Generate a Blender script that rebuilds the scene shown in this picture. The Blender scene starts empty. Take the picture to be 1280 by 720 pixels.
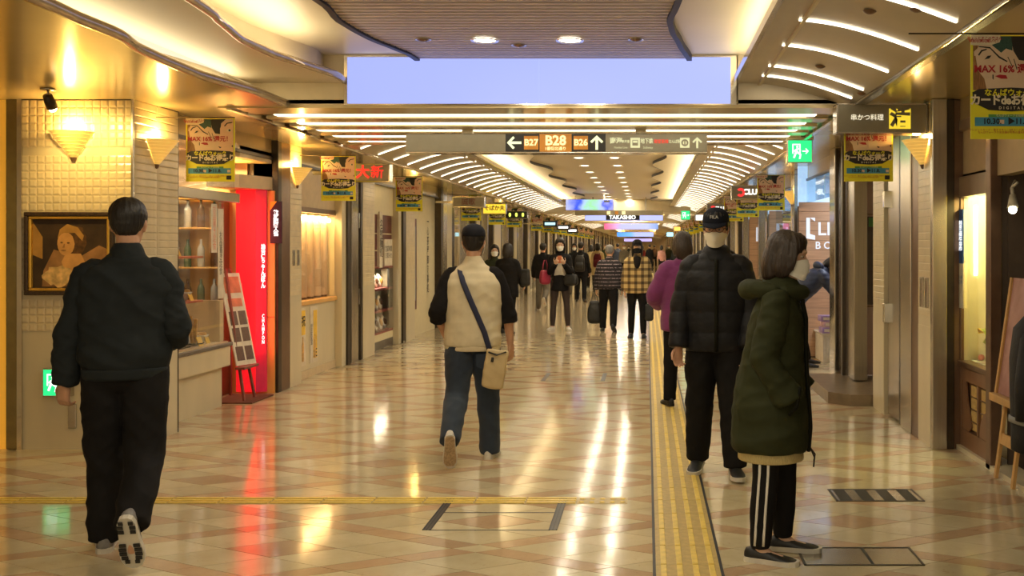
import bpy, bmesh, math, random
from mathutils import Vector, Matrix, noise, Euler

random.seed(7)
PI = math.pi
scene = bpy.context.scene
COL = scene.collection

# ---------------------------------------------------------------- camera
# 1280x720 frame, focal length 1250 px, vanishing point at (809, 309), eye 1.5 m
FPX, VX, VY, EYE = 1250.0, 809.0, 309.0, 1.5
cam_d = bpy.data.cameras.new('camera')
cam = bpy.data.objects.new('camera', cam_d)
COL.objects.link(cam)
cam.location = (0, 0, EYE)
cam.rotation_euler = (PI / 2, 0, 0)
cam_d.sensor_width = 36.0
cam_d.lens = 36.0 * FPX / 1280.0
cam_d.shift_x = (640 - VX) / 1280.0
cam_d.shift_y = (VY - 360) / 1280.0
cam_d.clip_start = 0.05
cam_d.clip_end = 400
scene.camera = cam

# ---------------------------------------------------------------- world, exposure
world = bpy.data.worlds.new('world')
scene.world = world
world.use_nodes = True
world.node_tree.nodes['Background'].inputs[0].default_value = (1.0, 0.85, 0.58, 1)
world.node_tree.nodes['Background'].inputs[1].default_value = 0.55
vs = scene.view_settings
vs.view_transform = 'Standard'
vs.look = 'None'
vs.gamma = 1.0
vs.use_curve_mapping = False
vs.exposure = 1.05
scene.cycles.use_denoising = True
scene.cycles.max_bounces = 8
scene.cycles.diffuse_bounces = 4
scene.cycles.glossy_bounces = 4
scene.cycles.transmission_bounces = 6
scene.cycles.sample_clamp_indirect = 6.0
scene.cycles.caustics_reflective = False
scene.cycles.caustics_refractive = False

WARM = (1.0, 0.86, 0.56)
C0 = -0.845            # corridor centre line


def area(name, loc, rot, sx, sy, power, color=WARM, parent=None):
    l = bpy.data.lights.new(name, 'AREA')
    l.shape = 'RECTANGLE'
    l.size, l.size_y = sx, sy
    l.energy = power
    l.color = color
    o = bpy.data.objects.new(name, l)
    COL.objects.link(o)
    o.location = loc
    o.rotation_euler = rot
    if parent:
        o.parent = parent
    return o


# cove lamps: long tubes lying on the backs of the vaults, throwing light up
for y0, y1 in ((-3.0, 7.7), (10.9, 30.0), (32.0, 60.0), (60, 110)):
    L = y1 - y0
    for s in (-1, 1):
        area('cove_tube', (C0 + s * 1.60, (y0 + y1) / 2, 2.80), (PI, -s * 0.45, 0), 0.06, L, (1.5 if y0 < 0 else 4.2 if y0 < 50 else 11) * L)


# ---------------------------------------------------------------- helpers
def at(px, py, y):
    """pixel of the photograph -> point at depth y"""
    return Vector(((px - VX) / FPX * y, y, EYE + (VY - py) / FPX * y))


def flr(px, py):
    d = FPX * EYE / (py - VY)
    return Vector(((px - VX) / FPX * d, d, 0))


class MB:
    def __init__(self):
        self.v, self.f, self.m = [], [], []
        self.mi = 0

    def add(self, vs, fs):
        b = len(self.v)
        self.v += [tuple(p) for p in vs]
        self.f += [tuple(b + i for i in f) for f in fs]
        self.m += [self.mi] * len(fs)
        return self

    def box(self, x0, x1, y0, y1, z0, z1):
        return self.add([(x0, y0, z0), (x1, y0, z0), (x1, y1, z0), (x0, y1, z0),
                         (x0, y0, z1), (x1, y0, z1), (x1, y1, z1), (x0, y1, z1)],
                        [(0, 3, 2, 1), (4, 5, 6, 7), (0, 1, 5, 4), (1, 2, 6, 5), (2, 3, 7, 6), (3, 0, 4, 7)])

    def bbox(self, x0, x1, y0, y1, z0, z1, b=0.01):
        """box with chamfered edges"""
        bm = bmesh.new()
        bmesh.ops.create_cube(bm, size=1)
        for v in bm.verts:
            v.co = Vector(((x0 + x1) / 2 + v.co.x * (x1 - x0), (y0 + y1) / 2 + v.co.y * (y1 - y0), (z0 + z1) / 2 + v.co.z * (z1 - z0)))
        b = min(b, 0.45 * min(abs(x1 - x0), abs(y1 - y0), abs(z1 - z0)))
        bmesh.ops.bevel(bm, geom=bm.edges[:], offset=b, segments=2, affect='EDGES', profile=0.5)
        bm.verts.index_update()
        self.add([v.co[:] for v in bm.verts], [[v.index for v in f.verts] for f in bm.faces])
        bm.free()
        return self

    def quad(self, a, b, c, d):
        return self.add([a, b, c, d], [(0, 1, 2, 3)])

    def poly(self, pts):
        return self.add(pts, [tuple(range(len(pts)))])

    def prism(self, pts, vec):
        """closed prism: polygon pts swept along vec"""
        n = len(pts)
        vec = Vector(vec)
        top = [Vector(p) + vec for p in pts]
        fs = [tuple(reversed(range(n))), tuple(range(n, 2 * n))]
        fs += [(i, (i + 1) % n, n + (i + 1) % n, n + i) for i in range(n)]
        return self.add([tuple(p) for p in pts] + [tuple(p) for p in top], fs)

    def tube(self, pts, r, n=8, side=None, caps=True):
        """pts: points, r: radius or list (each a number or (r_side, r_front))"""
        pts = [Vector(p) for p in pts]
        k = len(pts)
        rr = r if isinstance(r, (list, tuple)) and len(r) == k else [r] * k
        vs_, fs = [], []
        for i, p in enumerate(pts):
            t = (pts[min(i + 1, k - 1)] - pts[max(i - 1, 0)])
            t = t.normalized() if t.length > 1e-9 else Vector((0, 0, 1))
            s = Vector(side) if side is not None else (Vector((1, 0, 0)) if abs(t.x) < 0.9 else Vector((0, 1, 0)))
            s = s - t * s.dot(t)
            s.normalize()
            f = t.cross(s)
            a, b = rr[i] if isinstance(rr[i], (tuple, list)) else (rr[i], rr[i])
            for j in range(n):
                th = 2 * PI * j / n
                vs_.append(p + s * (a * math.cos(th)) + f * (b * math.sin(th)))
        for i in range(k - 1):
            for j in range(n):
                j2 = (j + 1) % n
                fs.append((i * n + j, i * n + j2, (i + 1) * n + j2, (i + 1) * n + j))
        if caps:
            fs.append(tuple(reversed(range(n))))
            fs.append(tuple(range((k - 1) * n, k * n)))
        return self.add(vs_, fs)

    def lathe(self, prof, c=(0, 0, 0), n=20, a0=0.0, a1=2 * PI):
        """prof: (r, z) list turned about z at c"""
        full = abs(a1 - a0 - 2 * PI) < 1e-6
        m = n if full else n + 1
        vs_, fs = [], []
        for r, z in prof:
            for j in range(m):
                a = a0 + (a1 - a0) * j / n
                vs_.append((c[0] + r * math.cos(a), c[1] + r * math.sin(a), c[2] + z))
        for i in range(len(prof) - 1):
            for j in range(n):
                j2 = (j + 1) % m
                fs.append((i * m + j, i * m + j2, (i + 1) * m + j2, (i + 1) * m + j))
        return self.add(vs_, fs)

    def ball(self, c, r, n=12, m=8):
        r = r if isinstance(r, (tuple, list)) else (r, r, r)
        vs_ = [(c[0], c[1], c[2] - r[2])]
        for i in range(1, m):
            ph = -PI / 2 + PI * i / m
            for j in range(n):
                th = 2 * PI * j / n
                vs_.append((c[0] + r[0] * math.cos(ph) * math.cos(th), c[1] + r[1] * math.cos(ph) * math.sin(th), c[2] + r[2] * math.sin(ph)))
        vs_.append((c[0], c[1], c[2] + r[2]))
        fs = [(0, 1 + (j + 1) % n, 1 + j) for j in range(n)]
        for i in range(m - 2):
            for j in range(n):
                a, b = 1 + i * n + j, 1 + i * n + (j + 1) % n
                fs.append((a, b, b + n, a + n))
        e = len(vs_) - 1
        fs += [(1 + (m - 2) * n + j, 1 + (m - 2) * n + (j + 1) % n, e) for j in range(n)]
        return self.add(vs_, fs)

    def mesh(self, name, mats, smooth=False):
        me = bpy.data.meshes.new(name)
        me.from_pydata(self.v, [], self.f)
        for m in (mats if isinstance(mats, (list, tuple)) else [mats]):
            me.materials.append(m)
        if any(self.m):
            me.polygons.foreach_set('material_index', self.m)
        if smooth:
            me.polygons.foreach_set('use_smooth', [True] * len(me.polygons))
        me.update()
        return me

    def build(self, name, mats, parent=None, smooth=False, loc=None):
        o = bpy.data.objects.new(name, self.mesh(name, mats, smooth))
        COL.objects.link(o)
        if parent:
            o.parent = parent
        if loc:
            o.location = loc
        return o


def tag(o, label=None, cat=None, group=None, kind=None):
    if label:
        o['label'] = label
    if cat:
        o['category'] = cat
    if group:
        o['group'] = group
    if kind:
        o['kind'] = kind
    return o


def empty(name, loc=(0, 0, 0), rz=0.0, parent=None):
    o = bpy.data.objects.new(name, None)
    COL.objects.link(o)
    o.location = loc
    o.rotation_euler = (0, 0, rz)
    o.empty_display_size = 0.1
    if parent:
        o.parent = parent
    return o


def inst(name, me, parent=None, loc=(0, 0, 0), rot=(0, 0, 0)):
    o = bpy.data.objects.new(name, me)
    COL.objects.link(o)
    o.location = loc
    o.rotation_euler = rot
    if parent:
        o.parent = parent
    return o


def copy_tree(o, parent=None):
    c = o.copy()
    COL.objects.link(c)
    c.parent = parent
    for ch in list(o.children):
        copy_tree(ch, c)
    return c


# a side scene used only to evaluate text and remesh modifiers quickly
TMP = bpy.data.scenes.new('workbench')


def evaluate(o):
    TMP.collection.objects.link(o)
    vl = TMP.view_layers[0]
    vl.update()
    dg = vl.depsgraph
    me = bpy.data.meshes.new_from_object(o.evaluated_get(dg), depsgraph=dg)
    TMP.collection.objects.unlink(o)
    return me


_txt = {}


def text_mesh(s, size, bold=0.0, align='CENTER', spacing=1.0, line=1.0, width=1.0):
    key = (s, size, bold, align, spacing, line, width)
    if key in _txt:
        return _txt[key]
    cu = bpy.data.curves.new('lettering', 'FONT')
    cu.body = s
    cu.size = size
    cu.align_x = align
    cu.align_y = 'CENTER'
    cu.space_character = spacing
    cu.space_line = line
    cu.offset = bold * size
    cu.resolution_u = 2
    o = bpy.data.objects.new('lettering', cu)
    me = evaluate(o)
    bpy.data.objects.remove(o)
    me.name = 'lettering'
    if width != 1.0:
        for v in me.vertices:
            v.co.x *= width
    me.materials.clear()
    _txt[key] = me
    return me


def text(s, size, m, parent, loc, rot=(PI / 2, 0, 0), bold=0.0, align='CENTER', name='lettering', spacing=1.0, line=1.0, width=1.0):
    base = text_mesh(s, size, bold, align, spacing, line, width)
    me = base.copy()
    me.materials.append(m)
    return inst(name, me, parent, loc, rot)


# ---------------------------------------------------------------- materials
def _new(name):
    m = bpy.data.materials.new(name)
    m.use_nodes = True
    nt = m.node_tree
    b = nt.nodes['Principled BSDF']
    return m, nt, b


def _n(nt, t, **kw):
    n = nt.nodes.new(t)
    for k, v in kw.items():
        if k.startswith('i_'):
            n.inputs[k[2:].replace('_', ' ')].default_value = v
        else:
            setattr(n, k, v)
    return n


def mat(name, col, rough=0.5, metal=0.0, var=0.12, scale=12.0, bump=0.0, bscale=60.0, coat=0.0, stretch=None,
        col2=None, emit=None, estr=0.0, spec=0.5, rand=0.0, detail=4.0, sheen=0.0, coords='Object', rvar=0.0):
    """procedural material: base colour broken up by noise, optional bump"""
    m, nt, b = _new(name)
    L = nt.links
    tc = _n(nt, 'ShaderNodeTexCoord')
    src = tc.outputs[coords]
    if coords == 'World':
        src = None
    if stretch:
        mp = _n(nt, 'ShaderNodeMapping')
        mp.inputs['Scale'].default_value = stretch
        L.new(src, mp.inputs['Vector'])
        src = mp.outputs['Vector']
    nz = _n(nt, 'ShaderNodeTexNoise')
    nz.inputs['Scale'].default_value = scale
    nz.inputs['Detail'].default_value = detail
    L.new(src, nz.inputs['Vector'])
    cr = _n(nt, 'ShaderNodeValToRGB')
    c = Vector(col[:3])
    d = Vector(col2[:3]) if col2 else c * (1 - var)
    e = c if col2 else c * (1 + var)
    cr.color_ramp.elements[0].position = 0.3
    cr.color_ramp.elements[1].position = 0.7
    cr.color_ramp.elements[0].color = (*d, 1)
    cr.color_ramp.elements[1].color = (*[min(1, x) for x in e], 1)
    L.new(nz.outputs['Fac'], cr.inputs['Fac'])
    out = cr.outputs['Color']
    if rand:
        oi = _n(nt, 'ShaderNodeObjectInfo')
        hs = _n(nt, 'ShaderNodeHueSaturation')
        mr = _n(nt, 'ShaderNodeMapRange')
        mr.inputs['To Min'].default_value = 1 - rand
        mr.inputs['To Max'].default_value = 1 + rand
        L.new(oi.outputs['Random'], mr.inputs['Value'])
        L.new(mr.outputs['Result'], hs.inputs['Value'])
        L.new(out, hs.inputs['Color'])
        out = hs.outputs['Color']
    L.new(out, b.inputs['Base Color'])
    b.inputs['Roughness'].default_value = rough
    if rvar:
        m2 = _n(nt, 'ShaderNodeMapRange')
        m2.inputs['To Min'].default_value = max(0.02, rough - rvar)
        m2.inputs['To Max'].default_value = rough + rvar
        L.new(nz.outputs['Fac'], m2.inputs['Value'])
        L.new(m2.outputs['Result'], b.inputs['Roughness'])
    b.inputs['Metallic'].default_value = metal
    b.inputs['Specular IOR Level'].default_value = spec
    b.inputs['Coat Weight'].default_value = coat
    b.inputs['Coat Roughness'].default_value = 0.06
    if sheen:
        b.inputs['Sheen Weight'].default_value = sheen
    if emit:
        b.inputs['Emission Color'].default_value = (*emit, 1)
        b.inputs['Emission Strength'].default_value = estr
    if bump:
        n2 = _n(nt, 'ShaderNodeTexNoise')
        n2.inputs['Scale'].default_value = bscale
        n2.inputs['Detail'].default_value = 3
        L.new(src, n2.inputs['Vector'])
        bp = _n(nt, 'ShaderNodeBump')
        bp.inputs['Strength'].default_value = bump
        bp.inputs['Distance'].default_value = 0.01
        L.new(n2.outputs['Fac'], bp.inputs['Height'])
        L.new(bp.outputs['Normal'], b.inputs['Normal'])
    return m


def emis(name, col, s, var=0.04):
    """something that gives off light, with a slight unevenness"""
    m, nt, b = _new(name)
    tc = _n(nt, 'ShaderNodeTexCoord')
    nz = _n(nt, 'ShaderNodeTexNoise')
    nz.inputs['Scale'].default_value = 3
    nt.links.new(tc.outputs['Object'], nz.inputs['Vector'])
    mr = _n(nt, 'ShaderNodeMapRange')
    mr.inputs['To Min'].default_value = s * (1 - var)
    mr.inputs['To Max'].default_value = s * (1 + var)
    nt.links.new(nz.outputs['Fac'], mr.inputs['Value'])
    nt.links.new(mr.outputs['Result'], b.inputs['Emission Strength'])
    b.inputs['Emission Color'].default_value = (*col, 1)
    b.inputs['Base Color'].default_value = (*[0.6 * c for c in col], 1)
    b.inputs['Roughness'].default_value = 0.4
    return m


def stone(name, c1, c2, vein, rough=0.105, rand=0.10, vscale=2.2):
    """polished marble: clouds + thin veins in world space, tone shifting from piece to piece"""
    m, nt, b = _new(name)
    L = nt.links
    g = _n(nt, 'ShaderNodeNewGeometry')
    n1 = _n(nt, 'ShaderNodeTexNoise', i_Scale=vscale * 2.0, i_Detail=6.0, i_Roughness=0.6)
    L.new(g.outputs['Position'], n1.inputs['Vector'])
    cr = _n(nt, 'ShaderNodeValToRGB')
    cr.color_ramp.elements[0].position = 0.32
    cr.color_ramp.elements[1].position = 0.68
    cr.color_ramp.elements[0].color = (*c1, 1)
    cr.color_ramp.elements[1].color = (*c2, 1)
    L.new(n1.outputs['Fac'], cr.inputs['Fac'])
    n2 = _n(nt, 'ShaderNodeTexNoise', i_Scale=vscale * 9, i_Detail=8.0, i_Roughness=0.65, i_Distortion=1.2)
    L.new(g.outputs['Position'], n2.inputs['Vector'])
    vr = _n(nt, 'ShaderNodeValToRGB')
    vr.color_ramp.elements[0].position = 0.60
    vr.color_ramp.elements[0].color = (0, 0, 0, 1)
    vr.color_ramp.elements[1].position = 0.74
    vr.color_ramp.elements[1].color = (0.7, 0.7, 0.7, 1)
    L.new(n2.outputs['Fac'], vr.inputs['Fac'])
    mx = _n(nt, 'ShaderNodeMixRGB')
    L.new(vr.outputs['Color'], mx.inputs['Fac'])
    L.new(cr.outputs['Color'], mx.inputs['Color1'])
    mx.inputs['Color2'].default_value = (*vein, 1)
    oi = _n(nt, 'ShaderNodeObjectInfo')
    hs = _n(nt, 'ShaderNodeHueSaturation')
    mr = _n(nt, 'ShaderNodeMapRange')
    mr.inputs['To Min'].default_value = 1 - rand
    mr.inputs['To Max'].default_value = 1 + rand
    L.new(oi.outputs['Random'], mr.inputs['Value'])
    L.new(mr.outputs['Result'], hs.inputs['Value'])
    L.new(mx.outputs['Color'], hs.inputs['Color'])
    L.new(hs.outputs['Color'], b.inputs['Base Color'])
    b.inputs['Roughness'].default_value = rough
    # very faint unevenness of the polish stretches the reflections
    n3 = _n(nt, 'ShaderNodeTexNoise', i_Scale=5.0, i_Detail=2.0)
    L.new(g.outputs['Position'], n3.inputs['Vector'])
    bp = _n(nt, 'ShaderNodeBump')
    bp.inputs['Strength'].default_value = 0.05
    bp.inputs['Distance'].default_value = 0.02
    L.new(n3.outputs['Fac'], bp.inputs['Height'])
    L.new(bp.outputs['Normal'], b.inputs['Normal'])
    return m


def glass(name, tint=(1, 1, 1), rough=0.02, alpha=0.12):
    """shop window pane: mostly see-through with a clear reflection"""
    m, nt, b = _new(name)
    L = nt.links
    tr = _n(nt, 'ShaderNodeBsdfTransparent')
    tr.inputs['Color'].default_value = (*tint, 1)
    gl = _n(nt, 'ShaderNodeBsdfGlossy')
    gl.inputs['Roughness'].default_value = rough
    lw = _n(nt, 'ShaderNodeLayerWeight')
    pw_ = _n(nt, 'ShaderNodeMath', operation='POWER')
    L.new(lw.outputs['Facing'], pw_.inputs[0])
    pw_.inputs[1].default_value = 4.0
    fr = _n(nt, 'ShaderNodeMath', operation='MULTIPLY_ADD')
    L.new(pw_.outputs[0], fr.inputs[0])
    fr.inputs[1].default_value = 0.75
    fr.inputs[2].default_value = 0.03
    mx = _n(nt, 'ShaderNodeMixShader')
    L.new(fr.outputs[0], mx.inputs['Fac'])
    L.new(tr.outputs[0], mx.inputs[1])
    L.new(gl.outputs[0], mx.inputs[2])
    L.new(mx.outputs[0], nt.nodes['Material Output'].inputs['Surface'])
    return m


def ramp_emis(name, stops, s, axis='X', scale=1.0, off=0.5, wob=0.25, wscale=2.0):
    """lit picture panel: colours along an axis, wobbled by noise (a printed, backlit picture)"""
    m, nt, b = _new(name)
    L = nt.links
    tc = _n(nt, 'ShaderNodeTexCoord')
    sp = _n(nt, 'ShaderNodeSeparateXYZ')
    L.new(tc.outputs['Object'], sp.inputs[0])
    nz = _n(nt, 'ShaderNodeTexNoise', i_Scale=wscale, i_Detail=5.0)
    L.new(tc.outputs['Object'], nz.inputs['Vector'])
    a = _n(nt, 'ShaderNodeMath', operation='MULTIPLY_ADD')
    L.new(sp.outputs[axis], a.inputs[0])
    a.inputs[1].default_value = scale
    a.inputs[2].default_value = off - wob / 2
    w = _n(nt, 'ShaderNodeMath', operation='MULTIPLY_ADD')
    L.new(nz.outputs['Fac'], w.inputs[0])
    w.inputs[1].default_value = wob
    L.new(a.outputs[0], w.inputs[2])
    cr = _n(nt, 'ShaderNodeValToRGB')
    els = cr.color_ramp.elements
    while len(els) < len(stops):
        els.new(0.5)
    for e, (p, c) in zip(els, stops):
        e.position = p
        e.color = (*c, 1)
    L.new(w.outputs[0], cr.inputs['Fac'])
    L.new(cr.outputs['Color'], b.inputs['Emission Color'])
    b.inputs['Base Color'].default_value = (.02, .02, .03, 1)
    b.inputs['Roughness'].default_value = .6
    b.inputs['Specular IOR Level'].default_value = .2
    b.inputs['Emission Strength'].default_value = s
    return m


M = {}
M['cream_stone'] = stone('cream_stone', (0.56, 0.47, 0.29), (0.65, 0.56, 0.36), (0.47, 0.35, 0.19))
M['red_stone'] = stone('red_stone', (0.47, 0.31, 0.18), (0.56, 0.40, 0.24), (0.33, 0.19, 0.10))
M['grout'] = mat('grout', (0.13, 0.10, 0.06), 0.8)
M['wall_tile'] = mat('wall_tile', (0.66, 0.56, 0.36), 0.28, var=0.08, scale=9, rand=0.05)
M['wall_slab'] = mat('wall_slab', (0.64, 0.56, 0.38), 0.3, var=0.06, scale=4, bump=0.02, bscale=5, stretch=(1, 1, 0.25))
M['soffit'] = mat('soffit', (0.64, 0.51, 0.28), 0.18, 0.3, var=0.05, scale=2)
M['ceil_cream'] = mat('ceil_cream', (0.80, 0.69, 0.49), 0.4, var=0.03, scale=2)
M['ceil_gloss'] = mat('ceil_gloss', (0.80, 0.68, 0.45), 0.14, 0.1, var=0.03, scale=2, coat=0.3)
M['vault'] = mat('vault', (0.64, 0.56, 0.42), 0.33, 0.6, var=0.05, scale=3, bump=0.02, bscale=2)
M['slat'] = mat('slat', (0.60, 0.50, 0.40), 0.45, var=0.06)
M['slat_dark'] = mat('slat_dark', (0.12, 0.09, 0.07), 0.7)
M['black'] = mat('black', (0.012, 0.011, 0.010), 0.5)
M['dark_metal'] = mat('dark_metal', (0.07, 0.055, 0.04), 0.35, 0.8)
M['steel'] = mat('steel', (0.50, 0.45, 0.37), 0.25, 0.9, var=0.08, stretch=(30, 30, 1), scale=2)
M['chrome'] = mat('chrome', (0.72, 0.67, 0.58), 0.14, 1.0, var=0.03)
M['bronze'] = mat('bronze', (0.20, 0.12, 0.075), 0.3, 0.6, var=0.08)
M['strip'] = emis('strip', (1.0, 0.91, 0.72), 2.2)
M['down'] = emis('down', (1.0, 0.93, 0.82), 2.5)
M['yellow_tac'] = mat('yellow_tac', (0.50, 0.36, 0.11), 0.45, var=0.15, scale=25, rand=0.06)
M['yellow_bar'] = mat('yellow_bar', (0.82, 0.60, 0.12), 0.4, var=0.12, scale=25)
M['glass'] = glass('glass')
M['glass_blue'] = glass('glass_blue', (0.80, 0.92, 1.0))
# ================================================================ FLOOR
floor = empty('floor')
tag(floor, 'polished cream and rust marble floor laid in a diamond pattern', 'floor', kind='structure')
Y0F, Y1F = -4.0, 130.0
MB().box(-6.5, 5.5, Y0F, Y1F, -0.2, -0.004).build('floor_bed', M['grout'], floor)
U, W = Vector((0.98, 0.49)), Vector((0.98, -0.49))
FC = Vector((-0.845, 5.47))
A_, B_ = 0.29, 0.13
GAP = 0.0022
# spans along one period: three tiles and a narrow band
spans = [(-0.435, -0.145), (-0.145, 0.145), (0.145, 0.435), (0.435, 0.565)]


def tile_mesh(du, dw, m):
    """rhomboid slab centred on the origin, top at z=0"""
    hu, hw = U * (du / 2 - GAP), W * (dw / 2 - GAP)
    cs = [-hu - hw, hu - hw, hu + hw, -hu + hw]
    cs = [Vector((c.x, c.y, 0)) for c in cs]
    if (cs[1] - cs[0]).cross(cs[2] - cs[0]).z < 0:
        cs.reverse()
    mb = MB()
    low = [(c.x, c.y, -0.004) for c in cs]
    mb.add([tuple(c) for c in cs] + low, [(0, 1, 2, 3), (0, 4, 5, 1), (1, 5, 6, 2), (2, 6, 7, 3), (3, 7, 4, 0)])
    return mb.mesh('tile', m)


tmesh = {}
for i in range(4):
    for j in range(4):
        band_i, band_j = i == 3, j == 3
        red = (i == 1 and j == 1) or (band_i != band_j)
        key = (band_i, band_j, red)
        if key not in tmesh:
            tmesh[key] = tile_mesh(B_ if band_i else A_, B_ if band_j else A_, M['red_stone'] if red else M['cream_stone'])
pieces = []
for a in range(-90, 120):
    for b in range(-120, 90):
        for i, (u0, u1) in enumerate(spans):
            for j, (w0, w1) in enumerate(spans):
                c = FC + U * (a + (u0 + u1) / 2) + W * (b + (w0 + w1) / 2)
                if not (-4.7 < c.x < 2.9 and 3.2 < c.y < 34.0):
                    continue
                if c.y > 9.5 and (c.x < -4.3 or c.x > 2.5):
                    continue
                if 0.04 < c.x - 0.1 and c.x + 0.1 < 0.34 and c.y < 8:
                    continue
                pieces.append((c, i == 3, j == 3, (i == 1 and j == 1) or ((i == 3) != (j == 3))))


def shown(c):
    x = VX + c.x / c.y * FPX
    y = VY + EYE / c.y * FPX
    return -40 < x < 1320 and y < 735


pieces.sort(key=lambda p: (0 if shown(p[0]) else 1, p[0].y))
for c, bi, bj, red in pieces[:290]:
    inst('tile', tmesh[(bi, bj, red)], floor, (c.x, c.y, 0))
rest = MB()
for c, bi, bj, red in pieces[290:]:
    me = tmesh[(bi, bj, red)]
    rest.mi = 1 if red else 0
    rest.add([(v.co.x + c.x, v.co.y + c.y, v.co.z) for v in me.vertices], [tuple(p.vertices) for p in me.polygons])
tag(rest.build('tile_field', [M['cream_stone'], M['red_stone']], floor), kind='stuff')
# farther than the joints can be told apart: one polished sheet
MB().box(-4.7, 2.9, 34.0, Y1F, -0.02, 0.0).build('far_paving', M['cream_stone'], floor)
MB().box(-6.5, -4.40, Y0F, 7.6, -0.02, -0.0006).build('side_paving', M['cream_stone'], floor)
MB().box(2.55, 5.5, Y0F, Y1F, -0.02, 0.0005).build('side_paving', M['cream_stone'], floor)

# tactile paving: line tiles with raised bars, dot tiles where the two runs meet
def tac_tile(w, d, bars, along='Y', dots=False):
    mb = MB()
    mb.box(-w / 2 + .0015, w / 2 - .0015, -d / 2 + .0015, d / 2 - .0015, -0.003, 0.002)
    mb.mi = 1
    if dots:
        nx, ny = max(2, round(w / .06)), max(2, round(d / .06))
        for i in range(nx):
            for j in range(ny):
                mb.lathe([(0.017, 0.002), (0.012, 0.0065), (0.0, 0.0067)], (w * ((i + .5) / nx - .5), d * ((j + .5) / ny - .5), 0), 8)
    else:
        for i in range(bars):
            if along == 'Y':
                c = w * ((i + .5) / bars - .5)
                mb.bbox(c - .014, c + .014, -d / 2 + .006, d / 2 - .006, 0.001, 0.0065, .002)
            else:
                c = d * ((i + .5) / bars - .5)
                mb.bbox(-w / 2 + .006, w / 2 - .006, c - .014, c + .014, 0.001, 0.0065, .002)
    return mb.mesh('tactile_tile', [M['yellow_tac'], M['yellow_bar']])


line_t, dot_t = tac_tile(.3, .3, 4), tac_tile(.3, .3, 0, dots=True)
cross_t, cross_d = tac_tile(.3, .15, 3, 'X'), tac_tile(.3, .15, 0, dots=True)
k = 0
yy = 5.015 - 0.3 * 3 + .15
while yy < 46:
    inst('tactile_tile', dot_t if abs(yy - 5.915) < .1 else line_t, floor, (0.19, yy, 0.0))
    yy += 0.3
MB().box(.04, .34, yy - .15, Y1F, -.003, .003).build('tactile_far_run', M['yellow_tac'], floor)
MB().box(.026, .04, 3.5, 60, -.003, .0015).build('tactile_edge', M['black'], floor)
MB().box(.34, .354, 3.5, 60, -.003, .0015).build('tactile_edge', M['black'], floor)
xx = -2.815 + .15 - .3 * 7
while xx < .02:
    w_last = xx + .15 > .0
    inst('tactile_tile', cross_d if xx > -.3 else cross_t, floor, (min(xx, -.112), 5.915, 0))
    xx += .3

M['channel'] = mat('channel', (0.06, 0.055, 0.05), 0.5, .3)
# floor hatch with two steel channels
hatch = empty('floor_hatch', (-0.835, 5.64, 0))
tag(hatch, 'square marble floor hatch with two dark steel channels beside tactile strip', 'hatch')
for x in (-.335, .335):
    mb = MB()
    mb.box(x - .023, x - .017, -.34, .34, -.004, .004)
    mb.box(x + .017, x + .023, -.34, .34, -.004, .004)
    mb.box(x - .003, x + .003, -.34, .34, -.004, .0035)
    ch = mb.build('channel', M['black'], hatch)
    MB().box(x - .017, x + .017, -.34, .34, -.004, .002).build('channel_floor', M['channel'], ch)
for y in (-.34, .01):
    MB().box(-.32, .32, y - .004, y + .004, -.004, .0015).build('joint', M['black'], hatch)
hatch2 = copy_tree(hatch)
hatch2.location = (-0.835, 11.55, 0)
tag(hatch2, 'farther marble floor hatch between the shop rows', 'hatch')

# steel grilles set in the floor near the right-hand shops
def grille(x0, x1, y0, y1, slots, label, skew=.06):
    g = empty('floor_grille', ((x0 + x1) / 2, (y0 + y1) / 2, 0))
    tag(g, label, 'floor grille')
    hx, hy = (x1 - x0) / 2, (y1 - y0) / 2
    MB().box(-hx, hx, -hy, hy, -.004, .002).build('plate', M['steel'], g)
    mb = MB()
    for a, b in ((-hx, -hx + .012), (hx - .012, hx)):
        mb.box(a, b, -hy, hy, .0, .004)
    mb.box(-hx, hx, -hy, -hy + .01, 0, .004)
    mb.box(-hx, hx, hy - .01, hy, 0, .004)
    mb.build('rim', M['dark_metal'], g)
    for a, b in slots:
        MB().box(-hx + a, -hx + b, -hy + .012, hy - .012, 0, .0035).build('slot', M['black'], g)
    return g


grille(1.115, 1.64, 5.9, 6.19, [(.03, .1), (.16, .23), (.29, .36), (.42, .49)], 'steel floor grille with four dark slots')
grille(.74, 1.31, 4.71, 4.99, [(.32, .335)], 'plain steel floor cover with lifting slots')
MB().box(1.75, 2.0, 4.74, 4.98, 0, .003)

# ================================================================ WALLS
wl = empty('wall_left')
tag(wl, 'left corridor wall of cream tiled piers and shop bays', 'wall', kind='structure')
wr = empty('wall_right')
tag(wr, 'right corridor wall of tiled piers and metal framed shop bays', 'wall', kind='structure')
XL, XR = -3.81, 2.12
HS = 2.6               # soffit height

# pier tile meshes: raised pillow tiles
def pillow(w, h, axis, t=.006, inset=.22):
    """raised tile in the plane facing -Y ('Y') or +X ('X') or -X ('x')"""
    def P(u, v, d):
        if axis == 'Y':
            return (u, -d, v)
        if axis == 'X':
            return (d, u, v)
        return (-d, -u, v)
    g = .0012
    o = [(-w / 2 + g, -h / 2 + g), (w / 2 - g, -h / 2 + g), (w / 2 - g, h / 2 - g), (-w / 2 + g, h / 2 - g)]
    i_ = [(a * (1 - inset * 2), b * (1 - inset * 2)) for a, b in o]
    mb = MB()
    mb.add([P(a, b, 0) for a, b in o] + [P(a, b, t * .45) for a, b in o] + [P(a, b, t) for a, b in i_],
           [(0, 1, 5, 4), (1, 2, 6, 5), (2, 3, 7, 6), (3, 0, 4, 7), (4, 5, 9, 8), (5, 6, 10, 9), (6, 7, 11, 10), (7, 4, 8, 11), (8, 9, 10, 11)])
    return mb.mesh('tile', M['wall_tile'])


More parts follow.
